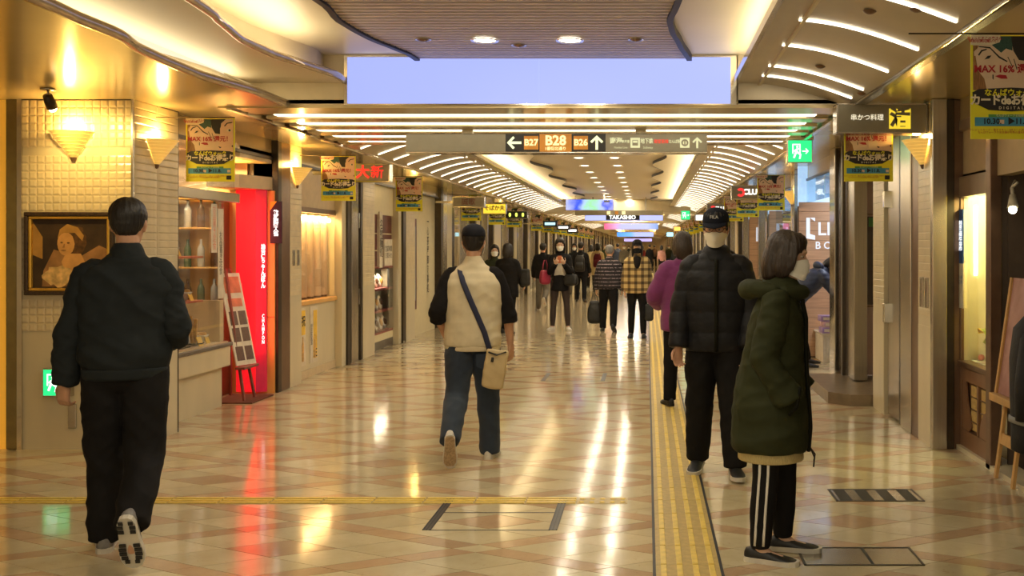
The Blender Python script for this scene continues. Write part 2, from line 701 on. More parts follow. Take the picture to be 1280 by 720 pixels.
# --- big pier with the picture
P0, P1 = 7.41, 8.12
XB = -4.64
pier = MB().box(XB, XL, P0, P1, 0, HS).build('pier', M['wall_slab'], wl)
tw = (XL - XB) / 14
tm = pillow(tw, tw, 'Y')
stuff_t = MB()
n_obj = 0
z = HS - tw / 2 - .004
row = 0
while z > 0.86:
    plain = 2.155 < z < 2.222 or 1.10 < z < 1.16
    if not plain:
        for i in range(14):
            x = XB + tw * (i + .5)
            vis = z > 1.74 or (z < 1.15 and i < 7)
            if vis and n_obj < 215:
                inst('tile', tm, pier, (x, P0 - .0005, z))
                n_obj += 1
            else:
                stuff_t.add([(v.co.x + x, v.co.y + P0 - .0005, v.co.z + z) for v in tm.vertices], [tuple(p.vertices) for p in tm.polygons])
    z -= tw
bw, bh = .355, .058
bmsh = pillow(bw, bh, 'X', .007, .12)
z = HS - bh / 2 - .004
r_ = 0
while z > 1.0:
    for i in range(2):
        y = P0 + bw * (i + .5)
        if r_ < 20:
            inst('tile', bmsh, pier, (XL + .0005, y, z))
        else:
            stuff_t.add([(v.co.x * (.35 if r_ > 18 else 1) + XL + .0005, v.co.y + y, v.co.z + z) for v in bmsh.vertices], [tuple(p.vertices) for p in bmsh.polygons])
    z -= bh
    r_ += 1
tag(stuff_t.build('tile_field', M['wall_tile'], pier), kind='stuff')
MB().box(XB - .02, XB + .015, P0 - .02, P0 + .02, 0, HS).build('edge_trim', M['chrome'], pier)
MB().bbox(XL - .012, XL + .008, P0 - .012, P0 + .006, 0, HS, .004).build('corner_bead', M['steel'], pier)
MB().box(XL - .004, XL + .004, P1 - .008, P1 + .004, 0, HS).build('edge_trim', M['dark_metal'], pier)
MB().box(XB, XL + .004, P0 - .006, P1, HS - .012, HS).build('top_joint', M['dark_metal'], pier)
# amber lit return wall to the left of the pier
M['amber'] = mat('amber', (0.80, 0.42, 0.05), 0.3, var=0.05, emit=(1.0, 0.45, 0.04), estr=0.18)
M['post_green'] = mat('post_green', (0.30, 0.24, 0.10), 0.25, 0.7)
MB().box(-5.6, -4.75, 7.43, 7.6, 0, HS).build('amber_light_panel', M['amber'], wl)
MB().bbox(-4.75, -4.655, 7.40, 7.5, 0, HS, .01).build('post', M['post_green'], wl)
MB().box(-5.8, -5.6, Y0F, 8, 0, 3.2).build('near_wall', M['wall_slab'], wl)
MB().box(-6.2, -5.4, 7.6, 40, 0, 3.2).build('backing_wall', M['wall_slab'], wl)


def side_pier(root, side, y0, y1, depth=.5, tiles=True, mats=('wall_slab',), x=None, rows=True):
    """pier whose corridor face is tiled in thin courses"""
    xf = x if x is not None else (XL if side < 0 else XR)
    xb = xf + side * depth
    p = MB().box(min(xf, xb), max(xf, xb), y0, y1, 0, HS).build('pier', M[mats[0]], root)
    mb = MB()
    if tiles:
        z = HS - .03
        while z > .95:
            mb.bbox(xf - .004 if side < 0 else xf - .003, xf + .003 if side < 0 else xf + .004, y0 + .006, y1 - .006, z - .026, z + .026, .003)
            z -= .058
        tag(mb.build('tile_courses', M['wall_tile'], p), kind='stuff')
        MB().box(xf - .003, xf + .003, y0 + .006, y1 - .006, .02, .9).build('lower_slab', M['wall_slab'], p)
    return p


def post(root, x0, x1, y0, y1, m, z0=0, z1=HS, name='jamb', b=.006):
    return MB().bbox(x0, x1, y0, y1, z0, z1, b).build(name, M[m], root)


# --- left piers
p = side_pier(wl, -1, 10.66, 11.02)
post(wl, XL - .25, XL + .01, 10.30, 10.40, 'dark_metal')
post(wl, XL - .25, XL + .004, 10.40, 10.66, 'bronze')
for dy in (.10, .24):
    MB().bbox(XL, XL + .012, 10.66 + dy - .03, 10.66 + dy + .03, 1.30, 1.47, .005).build('latch_plate', M['steel'], p)
post(wl, XL - .35, XL - .02, 12.55, 12.72, 'wall_slab')
post(wl, XL - .3, XL, 12.72, 12.85, 'dark_metal')
post(wl, XL - .3, XL + .02, 12.85, 13.12, 'steel')
post(wl, XL - .3, XL - .02, 13.12, 13.38, 'steel')
post(wl, XL - .3, XL - .0, 13.30, 13.40, 'dark_metal')
MB().bbox(XL - .02, XL + .02, 13.16, 13.2, .75, .95, .005).build('hinge', M['chrome'], wl)
MB().bbox(XL - .02, XL + .02, 13.16, 13.2, 1.75, 1.95, .005).build('hinge', M['chrome'], wl)
side_pier(wl, -1, 13.40, 13.98)
post(wl, XL - .3, XL - .03, 15.45, 15.62, 'wall_slab')
post(wl, XL - .3, XL + .0, 15.62, 15.80, 'dark_metal')
side_pier(wl, -1, 15.80, 16.4)
post(wl, XL - .3, XL, 18.5, 18.66, 'dark_metal')
post(wl, XL - .3, XL + .01, 18.66, 19.0, 'steel')
side_pier(wl, -1, 19.0, 19.5)
post(wl, XL - .4, XL, 19.5, 19.6, 'dark_metal')

# --- right piers
p = side_pier(wr, 1, 7.46, 7.82)
post(wr, XR - .01, XR + .10, 7.40, 7.46, 'steel')
post(wr, XR + .10, XR + .16, 7.42, 7.5, 'dark_metal')
post(wr, XR + .16, XR + .24, 7.44, 7.6, 'bronze')
for dy in (.10, .24):
    MB().bbox(XR - .014, XR, 7.46 + dy - .04, 7.46 + dy + .04, 1.04, 1.27, .005).build('latch_plate', M['steel'], p)
post(wr, XR, XR + .3, 7.82, 8.02, 'bronze')
post(wr, XR - .01, XR + .3, 8.02, 8.34, 'steel')
post(wr, XR + .01, XR + .3, 8.34, 8.46, 'dark_metal')
d1 = post(wr, XR + .02, XR + .1, 8.46, 8.9, 'steel', 0.02, 2.45, 'fire_door_leaf')
MB().bbox(XR - .02, XR + .03, 8.86, 8.92, .83, 1.0, .005).build('hinge', M['chrome'], d1)
MB().bbox(XR - .02, XR + .03, 8.86, 8.92, 1.85, 2.0, .005).build('hinge', M['chrome'], d1)
side_pier(wr, 1, 8.95, 9.38)
post(wr, XR + .02, XR + .16, 10.35, 10.75, 'steel', .12)
post(wr, XR - .02, XR + .02, 10.75, 10.85, 'dark_metal', .12)
post(wr, XR - .06, XR + .12, 11.0, 11.3, 'chrome')
post(wr, XR - .02, XR + .12, 11.3, 11.38, 'dark_metal')
for y in (14.15, 17.4):
    post(wr, XR - .04, XR + .12, y, y + .22, 'steel')
    post(wr, XR - .02, XR + .1, y + .22, y + .32, 'dark_metal')
side_pier(wr, 1, 14.5, 14.75)

# headers above every shop front and the wall above
for root, s, xf in ((wl, -1, XL), (wr, 1, XR)):
    x0, x1 = sorted((xf + s * .06, xf + s * .5))
    for a, b in (((8.12, 10.3), (11.02, 12.55), (13.98, 15.45), (16.4, 18.5)) if s < 0 else ((7.82, 10.3), (11.4, 14.1), (14.8, 17.35))):
        MB().box(x0, x1, a, b, 2.42, HS).build('header', M['soffit'], root)
        e0, e1 = sorted((xf + s * .04, xf + s * .08))
        MB().box(e0, e1, a, b, 2.40, 2.43).build('header_edge', M['dark_metal'], root)

# far bays: piers, posts, glazed fronts and lit interiors
M['far_wall_a'] = mat('far_wall_a', (0.66, 0.52, 0.30), 0.4)
M['far_wall_b'] = mat('far_wall_b', (0.42, 0.27, 0.15), 0.4)
M['far_wall_c'] = mat('far_wall_c', (0.70, 0.66, 0.55), 0.4)
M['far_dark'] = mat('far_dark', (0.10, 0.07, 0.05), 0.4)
M['shop_lamp'] = emis('shop_lamp', (1.0, 0.80, 0.52), 2.5)
rng = random.Random(3)
for root, s, xf, ystart in ((wl, -1, XL, 19.6), (wr, 1, XR, 17.7)):
    y = ystart
    i = 0
    while y < 118:
        step = 3.22 if y < 60 else 6.44
        bay = empty('shop_bay', (0, 0, 0), parent=root)
        wide = (s < 0 and 21 < y < 25)
        pw = 1.1 if wide else rng.choice((.45, .6, .5))
        pe = y + step
        x0, x1 = sorted((xf, xf + s * .5))
        MB().bbox(x0, x1, pe - pw, pe, 0, HS, .01).build('pier', M[rng.choice(('wall_slab', 'far_wall_a', 'wall_slab'))], bay)
        for q, mm in ((pe - pw - .12, 'dark_metal'), (y, 'steel'), (y + .16, 'dark_metal'), (y + (step - pw) * .55, 'steel')):
            a0, a1 = sorted((xf + s * .02, xf + s * .14))
            MB().box(a0, a1, q, q + .12, 0, 2.45).build('jamb', M[mm], bay)
        a0, a1 = sorted((xf + s * .03, xf + s * .5))
        MB().box(a0, a1, y, pe - pw, 2.4, HS).build('header', M['soffit'], bay)
        back = rng.choice(('far_wall_a', 'far_wall_b', 'far_wall_c', 'far_wall_c', 'far_wall_a'))
        b0, b1 = sorted((xf + s * 1.3, xf + s * 1.4))
        MB().box(b0, b1, y, pe, 0, HS).build('shop_back', M[back], bay)
        if rng.random() < .6:
            c0, c1 = sorted((xf + s * .1, xf + s * .3))
            hh = rng.choice((.7, .9, 1.1))
            MB().bbox(c0, c1, y + .3, pe - pw - .15, 0.0, hh, .01).build('counter', M[rng.choice(('wall_slab', 'far_wall_b', 'far_wall_c'))], bay)
        g0, g1 = sorted((xf + s * .09, xf + s * .1))
        MB().box(g0, g1, y + .1, pe - pw - .1, .1, 2.4).build('pane', M['glass'], bay)
        l0, l1 = sorted((xf + s * .5, xf + s * .9))
        MB().box(l0, l1, y + .4, pe - pw - .4, 2.36, 2.39).build('shop_lamp', M['shop_lamp'], bay)
        MB().box(*sorted((xf + s * .5, xf + s * 1.4)), y, pe, 2.5, HS).build('shop_ceiling', M['ceil_cream'], bay)
        y = pe
        i += 1
MB().box(2.95, 3.1, 9.4, 11.1, 0, HS).build('recess_wall', M['far_wall_c'], wr)
MB().box(4.4, 4.6, Y0F, 118, 0, 3.2).build('backing_wall', M['wall_slab'], wr)
ew = MB().box(-4.5, 3, 118.2, 118.4, 0, 3.2).build('wall_back', M['far_wall_a'])
tag(ew, 'far end wall closing the long corridor', 'wall', kind='structure')

# ================================================================ CEILING
ceil = empty('ceiling')
tag(ceil, 'cream corridor ceiling with shallow side vaults, coves and wavy centre panel', 'ceiling', kind='structure')
HT = 3.0
YB = 7.80              # face of the cross beam
YB2 = 10.66


def soffit(side, y0, y1, name='soffit'):
    x0, x1 = sorted((C0 + side * 2.43, C0 + side * 3.6))
    return MB().box(x0, x1, y0, y1, HS, HS + .05).build(name, M['soffit'], ceil)


def vault_pt(side, t):
    """t 0 at the rail .. 1 at the lip"""
    x = C0 + side * (2.425 - .90 * t)
    z = 2.585 + .195 * math.sin(t * PI / 2 * 1.0) + .012 * math.sin(PI * t)
    return x, z


def vault(side, y0, y1):
    mb = MB()
    n = 14
    for i in range(n):
        a, b = vault_pt(side, i / n), vault_pt(side, (i + 1) / n)
        q = [(a[0], y0, a[1]), (a[0], y1, a[1]), (b[0], y1, b[1]), (b[0], y0, b[1])]
        mb.add(q, [(0, 1, 2, 3) if side < 0 else (3, 2, 1, 0)])
    # back of the panel
    for i in range(n):
        a, b = vault_pt(side, i / n), vault_pt(side, (i + 1) / n)
        q = [(a[0], y0, a[1] + .012), (a[0], y1, a[1] + .012), (b[0], y1, b[1] + .012), (b[0], y0, b[1] + .012)]
        mb.add(q, [(3, 2, 1, 0) if side < 0 else (0, 1, 2, 3)])
    o = mb.build('vault_panel', M['vault'], ceil, smooth=True)
    x, z = vault_pt(side, 1)
    MB().box(x - .014, x + .014, y0, y1, z - .02, z + .035).build('vault_lip', M['chrome'], ceil)
    x, z = vault_pt(side, 0)
    MB().tube([(x, y0, z), (x, y1, z)], .018, 8).build('rail', M['chrome'], ceil, smooth=True)
    MB().box(*sorted((x, x + side * .06)), y0, y1, HS - .03, HS + .0).build('rail_bed', M['steel'], ceil)
    # cove trough and its upstand
    xl = C0 + side * 1.72
    MB().box(xl - .01, xl + .01, y0, y1, 2.76, HT).build('cove_back', M['ceil_cream'], ceil)
    return o


def wave_x(side, y, base=1.0, amp=.11, per=3.22, ph=0.0):
    return C0 + side * (base + amp * math.sin(2 * PI * (y / per) + ph))


def centre_panel(y0, y1, edges, slats=True):
    """wavy-edged centre panel hung just under the cream sheet; edges: list of (y, xl, xr)"""
    mb = MB()
    for (ya, la, ra), (yb, lb, rb) in zip(edges[:-1], edges[1:]):
        mb.quad((la, ya, HT - .03), (lb, yb, HT - .03), (rb, yb, HT - .03), (ra, ya, HT - .03))
    return mb


# cream top sheet
for y0, y1 in ((Y0F, YB), (YB2, 130)):
    MB().box(C0 - 1.75, C0 + 1.75, y0, y1, HT, HT + .05).build('cream_sheet', M['ceil_cream'], ceil)


def interp(pts, y):
    for (ya, xa), (yb, xb) in zip(pts[:-1], pts[1:]):
        if ya <= y <= yb:
            t = (y - ya) / (yb - ya)
            t = t * t * (3 - 2 * t) * .35 + t * .65
            return xa + (xb - xa) * t
    return pts[0][1] if y < pts[0][0] else pts[-1][1]


def world_curve(px, h):
    return [((h - EYE) * FPX / (VY - y), (x - VX) / FPX * (h - EYE) * FPX / (VY - y)) for x, y in px]


def ribbon(curve, y0, y1, z0, z1, n=60):
    mb = MB()
    ys = [y0 + (y1 - y0) * i / n for i in range(n + 1)]
    xs = [interp(curve, y) for y in ys]
    for i in range(n):
        mb.quad((xs[i], ys[i], z0), (xs[i + 1], ys[i + 1], z0), (xs[i + 1], ys[i + 1], z1), (xs[i], ys[i], z1))
    return mb


# near zone: louvred centre with wavy black edges
cl = world_curve([(409, 0), (421, 16), (443, 30), (465, 42), (490, 52), (512, 61), (524, 70)], HT)
crr = world_curve([(845, 0), (837, 16), (840, 31), (849, 47), (862, 69)], HT)
cl = [(-4, -1.9), (4.5, -2.0)] + cl
crr = [(-4, .2), (4.5, .3)] + crr
mb, md = MB(), MB()
y = 1.0
while y < YB - .02:
    xa, xb = interp(cl, y), interp(crr, y)
    mb.box(xa + .01, xb - .01, y, y + .058, HT - .034, HT - .012)
    y += .082
tag(mb.build('louvre_slats', M['slat'], ceil), kind='stuff')
lbk = MB()
for i in range(60):
    ya, yb = 1 + (YB - 1.01) * i / 60, 1 + (YB - 1.01) * (i + 1) / 60
    lbk.quad((interp(cl, ya), ya, HT - .011), (interp(cl, yb), yb, HT - .011), (interp(crr, yb), yb, HT - .011), (interp(crr, ya), ya, HT - .011))
lbk.build('louvre_backing', M['slat_dark'], ceil)
for c in (cl, crr):
    mb = MB()
    n = 50
    for i in range(n):
        ya, yb = 1 + (YB - 1) * i / n, 1 + (YB - 1) * (i + 1) / n
        xa, xb = interp(c, ya), interp(c, yb)
        mb.add([(xa - .02, ya, HT - .05), (xa + .02, ya, HT - .05), (xb + .02, yb, HT - .05), (xb - .02, yb, HT - .05),
                (xa - .02, ya, HT), (xa + .02, ya, HT), (xb + .02, yb, HT), (xb - .02, yb, HT)],
               [(0, 1, 2, 3), (0, 4, 5, 1), (1, 5, 6, 2), (2, 6, 7, 3), (3, 7, 4, 0)])
    mb.build('black_edge', M['black'], ceil)

# near zone, left: two stepped wavy shelves with cove light between
c1 = world_curve([(27, 0), (60, 14), (100, 32), (147, 50), (173, 68), (207, 83), (250, 100), (320, 120), (345, 130)], 2.585)
c2 = world_curve([(233, 0), (267, 22), (271, 28), (302, 53), (343, 72), (381, 84), (421, 97), (430, 104)], 2.78)
c1 = [(-4, -2.8), (3.0, -2.7)] + c1
c2 = [(-4, -2.4), (4.0, -2.35)] + c2
c1.sort()
c2.sort()


def shelf(curve, xback, z0, z1, m, y0=1.0, y1=YB, lip='chrome', name='wave_shelf'):
    mb = MB()
    n = 70
    for i in range(n):
        ya, yb = y0 + (y1 - y0) * i / n, y0 + (y1 - y0) * (i + 1) / n
        xa, xb = interp(curve, ya), interp(curve, yb)
        mb.add([(xback, ya, z0), (xa, ya, z0), (xb, yb, z0), (xback, yb, z0), (xback, ya, z1), (xa, ya, z1), (xb, yb, z1), (xback, yb, z1)],
               [(0, 3, 2, 1), (4, 5, 6, 7), (1, 2, 6, 5)])
    o = mb.build(name, m, ceil, smooth=False)
    pts = [(interp(curve, y0 + (y1 - y0) * i / n), y0 + (y1 - y0) * i / n, (z0 + z1) / 2) for i in range(n + 1)]
    MB().tube(pts, (z1 - z0) * .62, 10).build('shelf_lip', M[lip], o, smooth=True)
    return o


M['lip'] = mat('lip', (0.50, 0.40, 0.28), 0.2, 0.6)
shelf(c1, -5.8, HS - .005, HS + .045, M['soffit'], lip='lip')
shelf(c2, -3.1, 2.78, 2.825, M['ceil_cream'], lip='lip')
# curved fascia rising between the shelves
ribbon([(y, x - .34) for y, x in c1], 1.0, YB, HS + .04, 2.79).build('wave_fascia', M['ceil_cream'], ceil, smooth=True)
ribbon([(y, x - .16) for y, x in c2], 1.0, YB, 2.82, HT).build('wave_fascia', M['ceil_cream'], ceil, smooth=True)
MB().box(-2.95, C0 - 1.7505, 1, YB, HT, HT + .04).build('cream_sheet', M['ceil_cream'], ceil)
area('cove_tube', (-3.06, 4.4, 2.665), (PI, .5, 0), .22, 6.2, 9)
area('cove_tube', (-2.56, 4.4, 2.845), (PI, .4, 0), .12, 6.2, 3.5)
# near zone, right: vault
vault(1, Y0F, YB)
MB().box(C0 + 2.43, C0 + 3.8, Y0F, YB2, HS, HS + .05).build('soffit', M['soffit'], ceil)
MB().box(C0 - 3.6, C0 - 2.43, YB, YB2, HS, HS + .05).build('soffit', M['soffit'], ceil)
MB().box(-5.8, C0 - 2.43, YB - .6, YB2, HS + .045, HS + .1).build('soffit', M['soffit'], ceil)
MB().box(C0 - 3.6, C0 - 2.43, YB2, 120, HS, HS + .05).build('soffit', M['soffit'], ceil)
MB().box(C0 + 2.43, C0 + 3.6, YB2, 120, HS, HS + .05).build('soffit', M['soffit'], ceil)
# vaults of the long stretch
vault(-1, YB2, 118)
vault(1, YB2, 118)

# cross beam face around the light box
M['beam_face'] = mat('beam_face', (0.78, 0.66, 0.42), 0.3, 0.1, var=.03)
LBX0, LBX1 = (435 - VX) / FPX * YB, (913 - VX) / FPX * YB
MB().box(-3.3, LBX0 - .03, YB, YB + .05, HS, HT + .03).build('beam_face', M['beam_face'], ceil)
MB().box(LBX1 + .06, 1.6, YB, YB + .05, HS, HT + .03).build('beam_face', M['vault'], ceil)
MB().box(LBX0 - .03, LBX1 + .06, YB + .04, YB + .1, HS, HT + .03).build('beam_face', M['beam_face'], ceil)
MB().box(-3.35, 1.6, YB - .005, YB + .25, HS - .015, HS + .012).build('beam_edge', M['soffit'], ceil)
# low ceiling between beams with cross slats
MB().box(C0 - 2.42, C0 + 2.42, YB, YB2, HS + .02, HS + .05).build('low_sheet', M['soffit'], ceil)
for s in (-1, 1):
    x = C0 + s * 2.42
    MB().box(x - .02, x + .02, YB, YB2, HS - .03, HS + .02).build('rail', M['chrome'], ceil)
MB().box(C0 - 2.42, C0 + 2.42, YB2 - .03, YB2, HS, HT + .02).build('beam_face', M['beam_face'], ceil)
for i, y in enumerate((8.06, 8.60, 9.14, 9.62, 10.12, 10.55)):
    MB().bbox(C0 - 2.38, C0 + 2.38, y - .13, y + .13, HS - .012, HS + .02, .006).build('cross_slat', M['soffit'], ceil)

# wavy centre panel of the long stretch
ec = []
n = 400
mb, mk, mk2 = MB(), MB(), MB()
ys = [YB2 + (60 - YB2) * i / n for i in range(n + 1)]
XLs = [C0 - 1.05 - .11 * math.sin(2 * PI * y / 3.22 + 5.71) for y in ys]
XRs = [C0 + 1.05 + .11 * math.sin(2 * PI * y / 3.22 + 1.766) for y in ys]
for i in range(n):
    mb.quad((XLs[i], ys[i], HT - .006), (XLs[i + 1], ys[i + 1], HT - .006), (XRs[i + 1], ys[i + 1], HT - .006), (XRs[i], ys[i], HT - .006))
    mk2.quad((C0 - 1.71, ys[i], HT - .05), (C0 - 1.71, ys[i + 1], HT - .05), (XLs[i + 1], ys[i + 1], HT - .05), (XLs[i], ys[i], HT - .05))
    mk2.quad((XRs[i], ys[i], HT - .05), (XRs[i + 1], ys[i + 1], HT - .05), (C0 + 1.71, ys[i + 1], HT - .05), (C0 + 1.71, ys[i], HT - .05))
    for xs in (XLs, XRs):
        mk.quad((xs[i], ys[i], HT - .056), (xs[i + 1], ys[i + 1], HT - .056), (xs[i + 1], ys[i + 1], HT), (xs[i], ys[i], HT))
M['ceil_tan'] = mat('ceil_tan', (0.70, 0.60, 0.44), 0.45, var=.05, stretch=(1, 12, 1), scale=3)
mb.build('centre_panel', M['ceil_tan'], ceil)
mk2.build('side_plate', M['ceil_cream'], ceil)
mk.build('black_edge', M['black'], ceil)
MB().box(C0 - 1.05, C0 + 1.05, 60, 118, HT - .05, HT).build('centre_panel', M['ceil_tan'], ceil)
# ================================================================ LIGHT FITTINGS
def arc_strip(side, y, label, group):
    mb = MB()
    n = 10
    pts = [vault_pt(side, .07 + .74 * i / n) for i in range(n + 1)]
    for i in range(n):
        (xa, za), (xb, zb) = pts[i], pts[i + 1]
        za -= .004
        zb -= .004
        mb.add([(xa, -.013, za - .005), (xa, .013, za - .005), (xb, .013, zb - .005), (xb, -.013, zb - .005),
                (xa, -.013, za), (xa, .013, za), (xb, .013, zb), (xb, -.013, zb)],
               [(0, 1, 2, 3), (0, 3, 7, 4), (1, 5, 6, 2)] + ([(0, 4, 5, 1)] if i == 0 else []) + ([(3, 2, 6, 7)] if i == n - 1 else []))
    return mb.mesh('strip_light', M['strip'])


arc_me = {s: arc_strip(s, 0, '', '') for s in (-1, 1)}


def put_arc(side, y, label, group):
    o = inst('strip_light', arc_me[side], None, (0, y, 0))
    tag(o, label, 'light', group)


for y in (-1.4, -.7, 0, .7, 1.4, 2.1, 2.8, 3.5, 4.2, 4.9, 5.6, 6.3, 7.02, 7.42):
    put_arc(1, y, 'curved strip light on the metal vault before the lavender light box', 'curved strips on the near vault')
y = 11.2
while y < 62:
    put_arc(-1, y, 'curved strip light on the left vault of the long corridor', 'curved strips on the left vault')
    put_arc(1, y, 'curved strip light on the right vault of the long corridor', 'curved strips on the right vault')
    y += .73 if y < 34 else 1.46
for i, y in enumerate((8.33, 8.87, 9.38, 9.87, 10.35)):
    o = MB().bbox(C0 - 2.25, C0 + 2.25, -.055, .055, -.012, .012, .006).build('tube_light', M['strip'], None, loc=(0, y, HS + .006))
    tag(o, ['first', 'second', 'third', 'fourth', 'fifth'][i] + ' straight strip light behind the lavender light box', 'light', 'straight strips on the low ceiling')


def downlight_proto():
    r = empty('downlight')
    MB().lathe([(.078, 0), (.092, -.006), (.098, -.004), (.1, .0)], n=24).build('trim_ring', M['chrome'], r, smooth=True)
    MB().lathe([(0, .004), (.04, .004), (.079, .002)], n=24).build('lens', M['down'], r)
    return r


dl = downlight_proto()
first = True


def put_down(x, y, label, group, power=0):
    global first
    o = dl if first else copy_tree(dl)
    first = False
    o.location = (x, y, HT - (.044 if y < 10 else .014))
    tag(o, label, 'light', group)
    if power:
        l = bpy.data.lights.new('downlight_lamp', 'AREA')
        l.shape = 'DISK'
        l.size = .15
        l.energy = power
        l.color = (1.0, .88, .66)
        lo = bpy.data.objects.new('downlight_lamp', l)
        COL.objects.link(lo)
        lo.location = (0, 0, -.012)
        lo.parent = o


for i in range(-6, 1):
    for s in (-1, 1):
        put_down(C0 + s * .3, 7.05 + 1.6 * i, 'round downlight in the louvred ceiling panel', 'downlights in the louvred ceiling', 2.0)
y = 11.9
while y < 58:
    for s in (-1, 1):
        put_down(C0 + s * .3, y, 'round downlight in the smooth ceiling of the long corridor', 'downlights of the long corridor', (3 if y < 33 else 12) if (y < 33 or int(y / 1.6) % 2) else 0)
    y += 1.6
for x, y in ((-1.58, 7.05), (-.08, 7.05), (-.93, 7.25)):
    o = empty('ceiling_sensor', (x, y, HT - .036))
    MB().lathe([(0, -.016), (.02, -.014), (.035, -.008), (.048, 0)], n=16).build('dome', M['bronze'], o, smooth=True)
    MB().lathe([(.046, -.003), (.056, -.004), (.058, 0)], n=16).build('trim_ring', M['steel'], o)
    tag(o, 'small bronze sensor disc set in the louvred ceiling', 'sensor', 'sensors in the louvred ceiling')

# ---- wall sconces
M['sconce'] = mat('sconce', (0.85, 0.60, 0.20), 0.35, var=.1, emit=(1.0, .58, .12), estr=.22)
M['bulb'] = emis('bulb', (1.0, .85, .5), 7)


def sconce(loc, rz, label, power=4.6):
    r = empty('wall_sconce', loc, rz)
    tag(r, label, 'wall lamp', 'wall sconces')
    prof = []
    n = 8
    for i in range(n):
        z0, z1 = -.19 + .19 * i / n, -.19 + .19 * (i + 1) / n
        r0, r1 = .02 + .138 * i / n, .02 + .138 * (i + 1) / n
        prof += [(r0, z0), (r1 - .001, z1 - .006), (r1 + .004, z1 - .003)]
    MB().lathe(prof, n=24, a0=PI, a1=2 * PI).build('shade', M['sconce'], r)
    MB().ball((0, -.03, -.022), (.026, .026, .02)).build('bulb', M['bulb'], r, smooth=True)
    MB().lathe([(0, -.225), (.014, -.22), (.02, -.205), (.024, -.19), (.012, -.185)], n=12, a0=PI, a1=2 * PI).build('finial', M['bronze'], r)
    l = bpy.data.lights.new('sconce_lamp', 'POINT')
    l.energy = power
    l.shadow_soft_size = .03
    l.color = (1.0, .64, .17)
    lo = bpy.data.objects.new('sconce_lamp', l)
    COL.objects.link(lo)
    lo.location = (0, -.05, .03)
    lo.parent = r


sconce((at(93, 165, P0).x, P0 - .012, at(93, 165, P0).z), 0, 'golden wedge wall lamp above the gilt framed picture')
sconce((XL + .01, 7.74, 2.33), PI / 2, 'golden wedge wall lamp round the corner from the framed picture')
sconce((XL + .012, 10.84, 2.36), PI / 2, 'golden wedge wall lamp on the tiled pier past the red pillar')
sconce((XL + .012, 16.1, 2.31), PI / 2, 'golden wedge wall lamp by the shop with three rows of plates')
sconce((XL + .012, 25.6, 2.31), PI / 2, 'golden wedge wall lamp on a far cream pier', 1.2)
sconce((XR - .012, 7.64, 2.32), -PI / 2, 'golden wedge wall lamp beside the grey skewer restaurant sign')
sconce((XR - .05, 14.26, 2.3), -PI / 2, 'golden wedge wall lamp among the wood panelled shop glass', 1.5)

# picture spotlight hanging from the soffit in front of the pier
ps = empty('picture_spotlight', (at(60, 118, 6.9).x, 6.9, HS - .006))
tag(ps, 'small amber spotlight hanging from the soffit above the framed picture', 'lamp')
MB().lathe([(0, 0), (.05, 0), (.05, -.012), (.012, -.014)], n=16).build('ceiling_rose', M['steel'], ps, smooth=True)
MB().tube([(0, 0, -.012), (0, 0, -.05)], .008, 8).build('stem', M['steel'], ps, smooth=True)
MB().tube([(0, -.01, -.045), (0, .02, -.085), (0, .05, -.125)], [.03, .036, .036], 14).build('lamp_head', M['dark_metal'], ps, smooth=True)
MB().ball((0, .052, -.128), (.03, .02, .028)).build('bulb', M['bulb'], ps, smooth=True)
l = bpy.data.lights.new('picture_lamp', 'SPOT')
l.energy = 16
l.color = (1.0, .66, .20)
l.spot_size = 2.3
l.spot_blend = .8
l.shadow_soft_size = .03
lo = bpy.data.objects.new('picture_lamp', l)
COL.objects.link(lo)
lo.parent = ps
lo.location = (0, .075, -.15)
lo.rotation_euler = (math.radians(42), 0, math.radians(-14))
for px, py, hh in ((1088, 20, 2.7), (1147, 25, 2.62), (1026, 83, 2.72), (1080, 113, 2.62)):
    d_ = (hh - EYE) * FPX / (VY - py)
    t_ = max(.05, min(.95, (2.425 - ((px - VX) / FPX * d_ - C0)) / .90))
    vx_, vz_ = vault_pt(1, t_)
    o = MB().lathe([(0, -.018), (.016, -.016), (.03, -.008), (.04, .002)], n=14).build('vault_sensor', M['bronze'], None, smooth=True, loc=(vx_, d_, vz_ - .002))
    tag(o, 'small bronze detector disc on the metal vault', 'sensor', 'detectors on the near vault')

# ---- lavender light box on the beam
M['lavender'] = ramp_emis('lavender', [(0.0, (.36, .42, 1.0)), (1.0, (.42, .48, 1.0))], .58, 'X', .3, .5)
lb = empty('light_box', ((LBX0 + LBX1) / 2, YB, HS))
tag(lb, 'long blank lavender light box on the ceiling beam', 'light box')
hw_ = (LBX1 - LBX0) / 2
zt = (309 - 72) / FPX * YB + EYE - HS
zb_ = (309 - 130) / FPX * YB + EYE - HS
jx = at(674, 0, YB).x - (LBX0 + LBX1) / 2
MB().box(-hw_, jx - .002, -.012, .03, zb_, zt).build('lit_panel', M['lavender'], lb)
MB().box(jx + .002, hw_, -.012, .03, zb_, zt).build('lit_panel', M['lavender'], lb)
fb = MB()
fb.box(-hw_ - .025, -hw_, -.02, .04, zb_ - .01, zt + .012)
fb.box(hw_, hw_ + .045, -.02, .04, zb_ - .01, zt + .012)
fb.box(-hw_, hw_, -.02, .04, zt, zt + .012)
fb.box(-hw_, hw_, -.02, .04, zb_ - .012, zb_)
fb.build('frame', M['chrome'], lb)

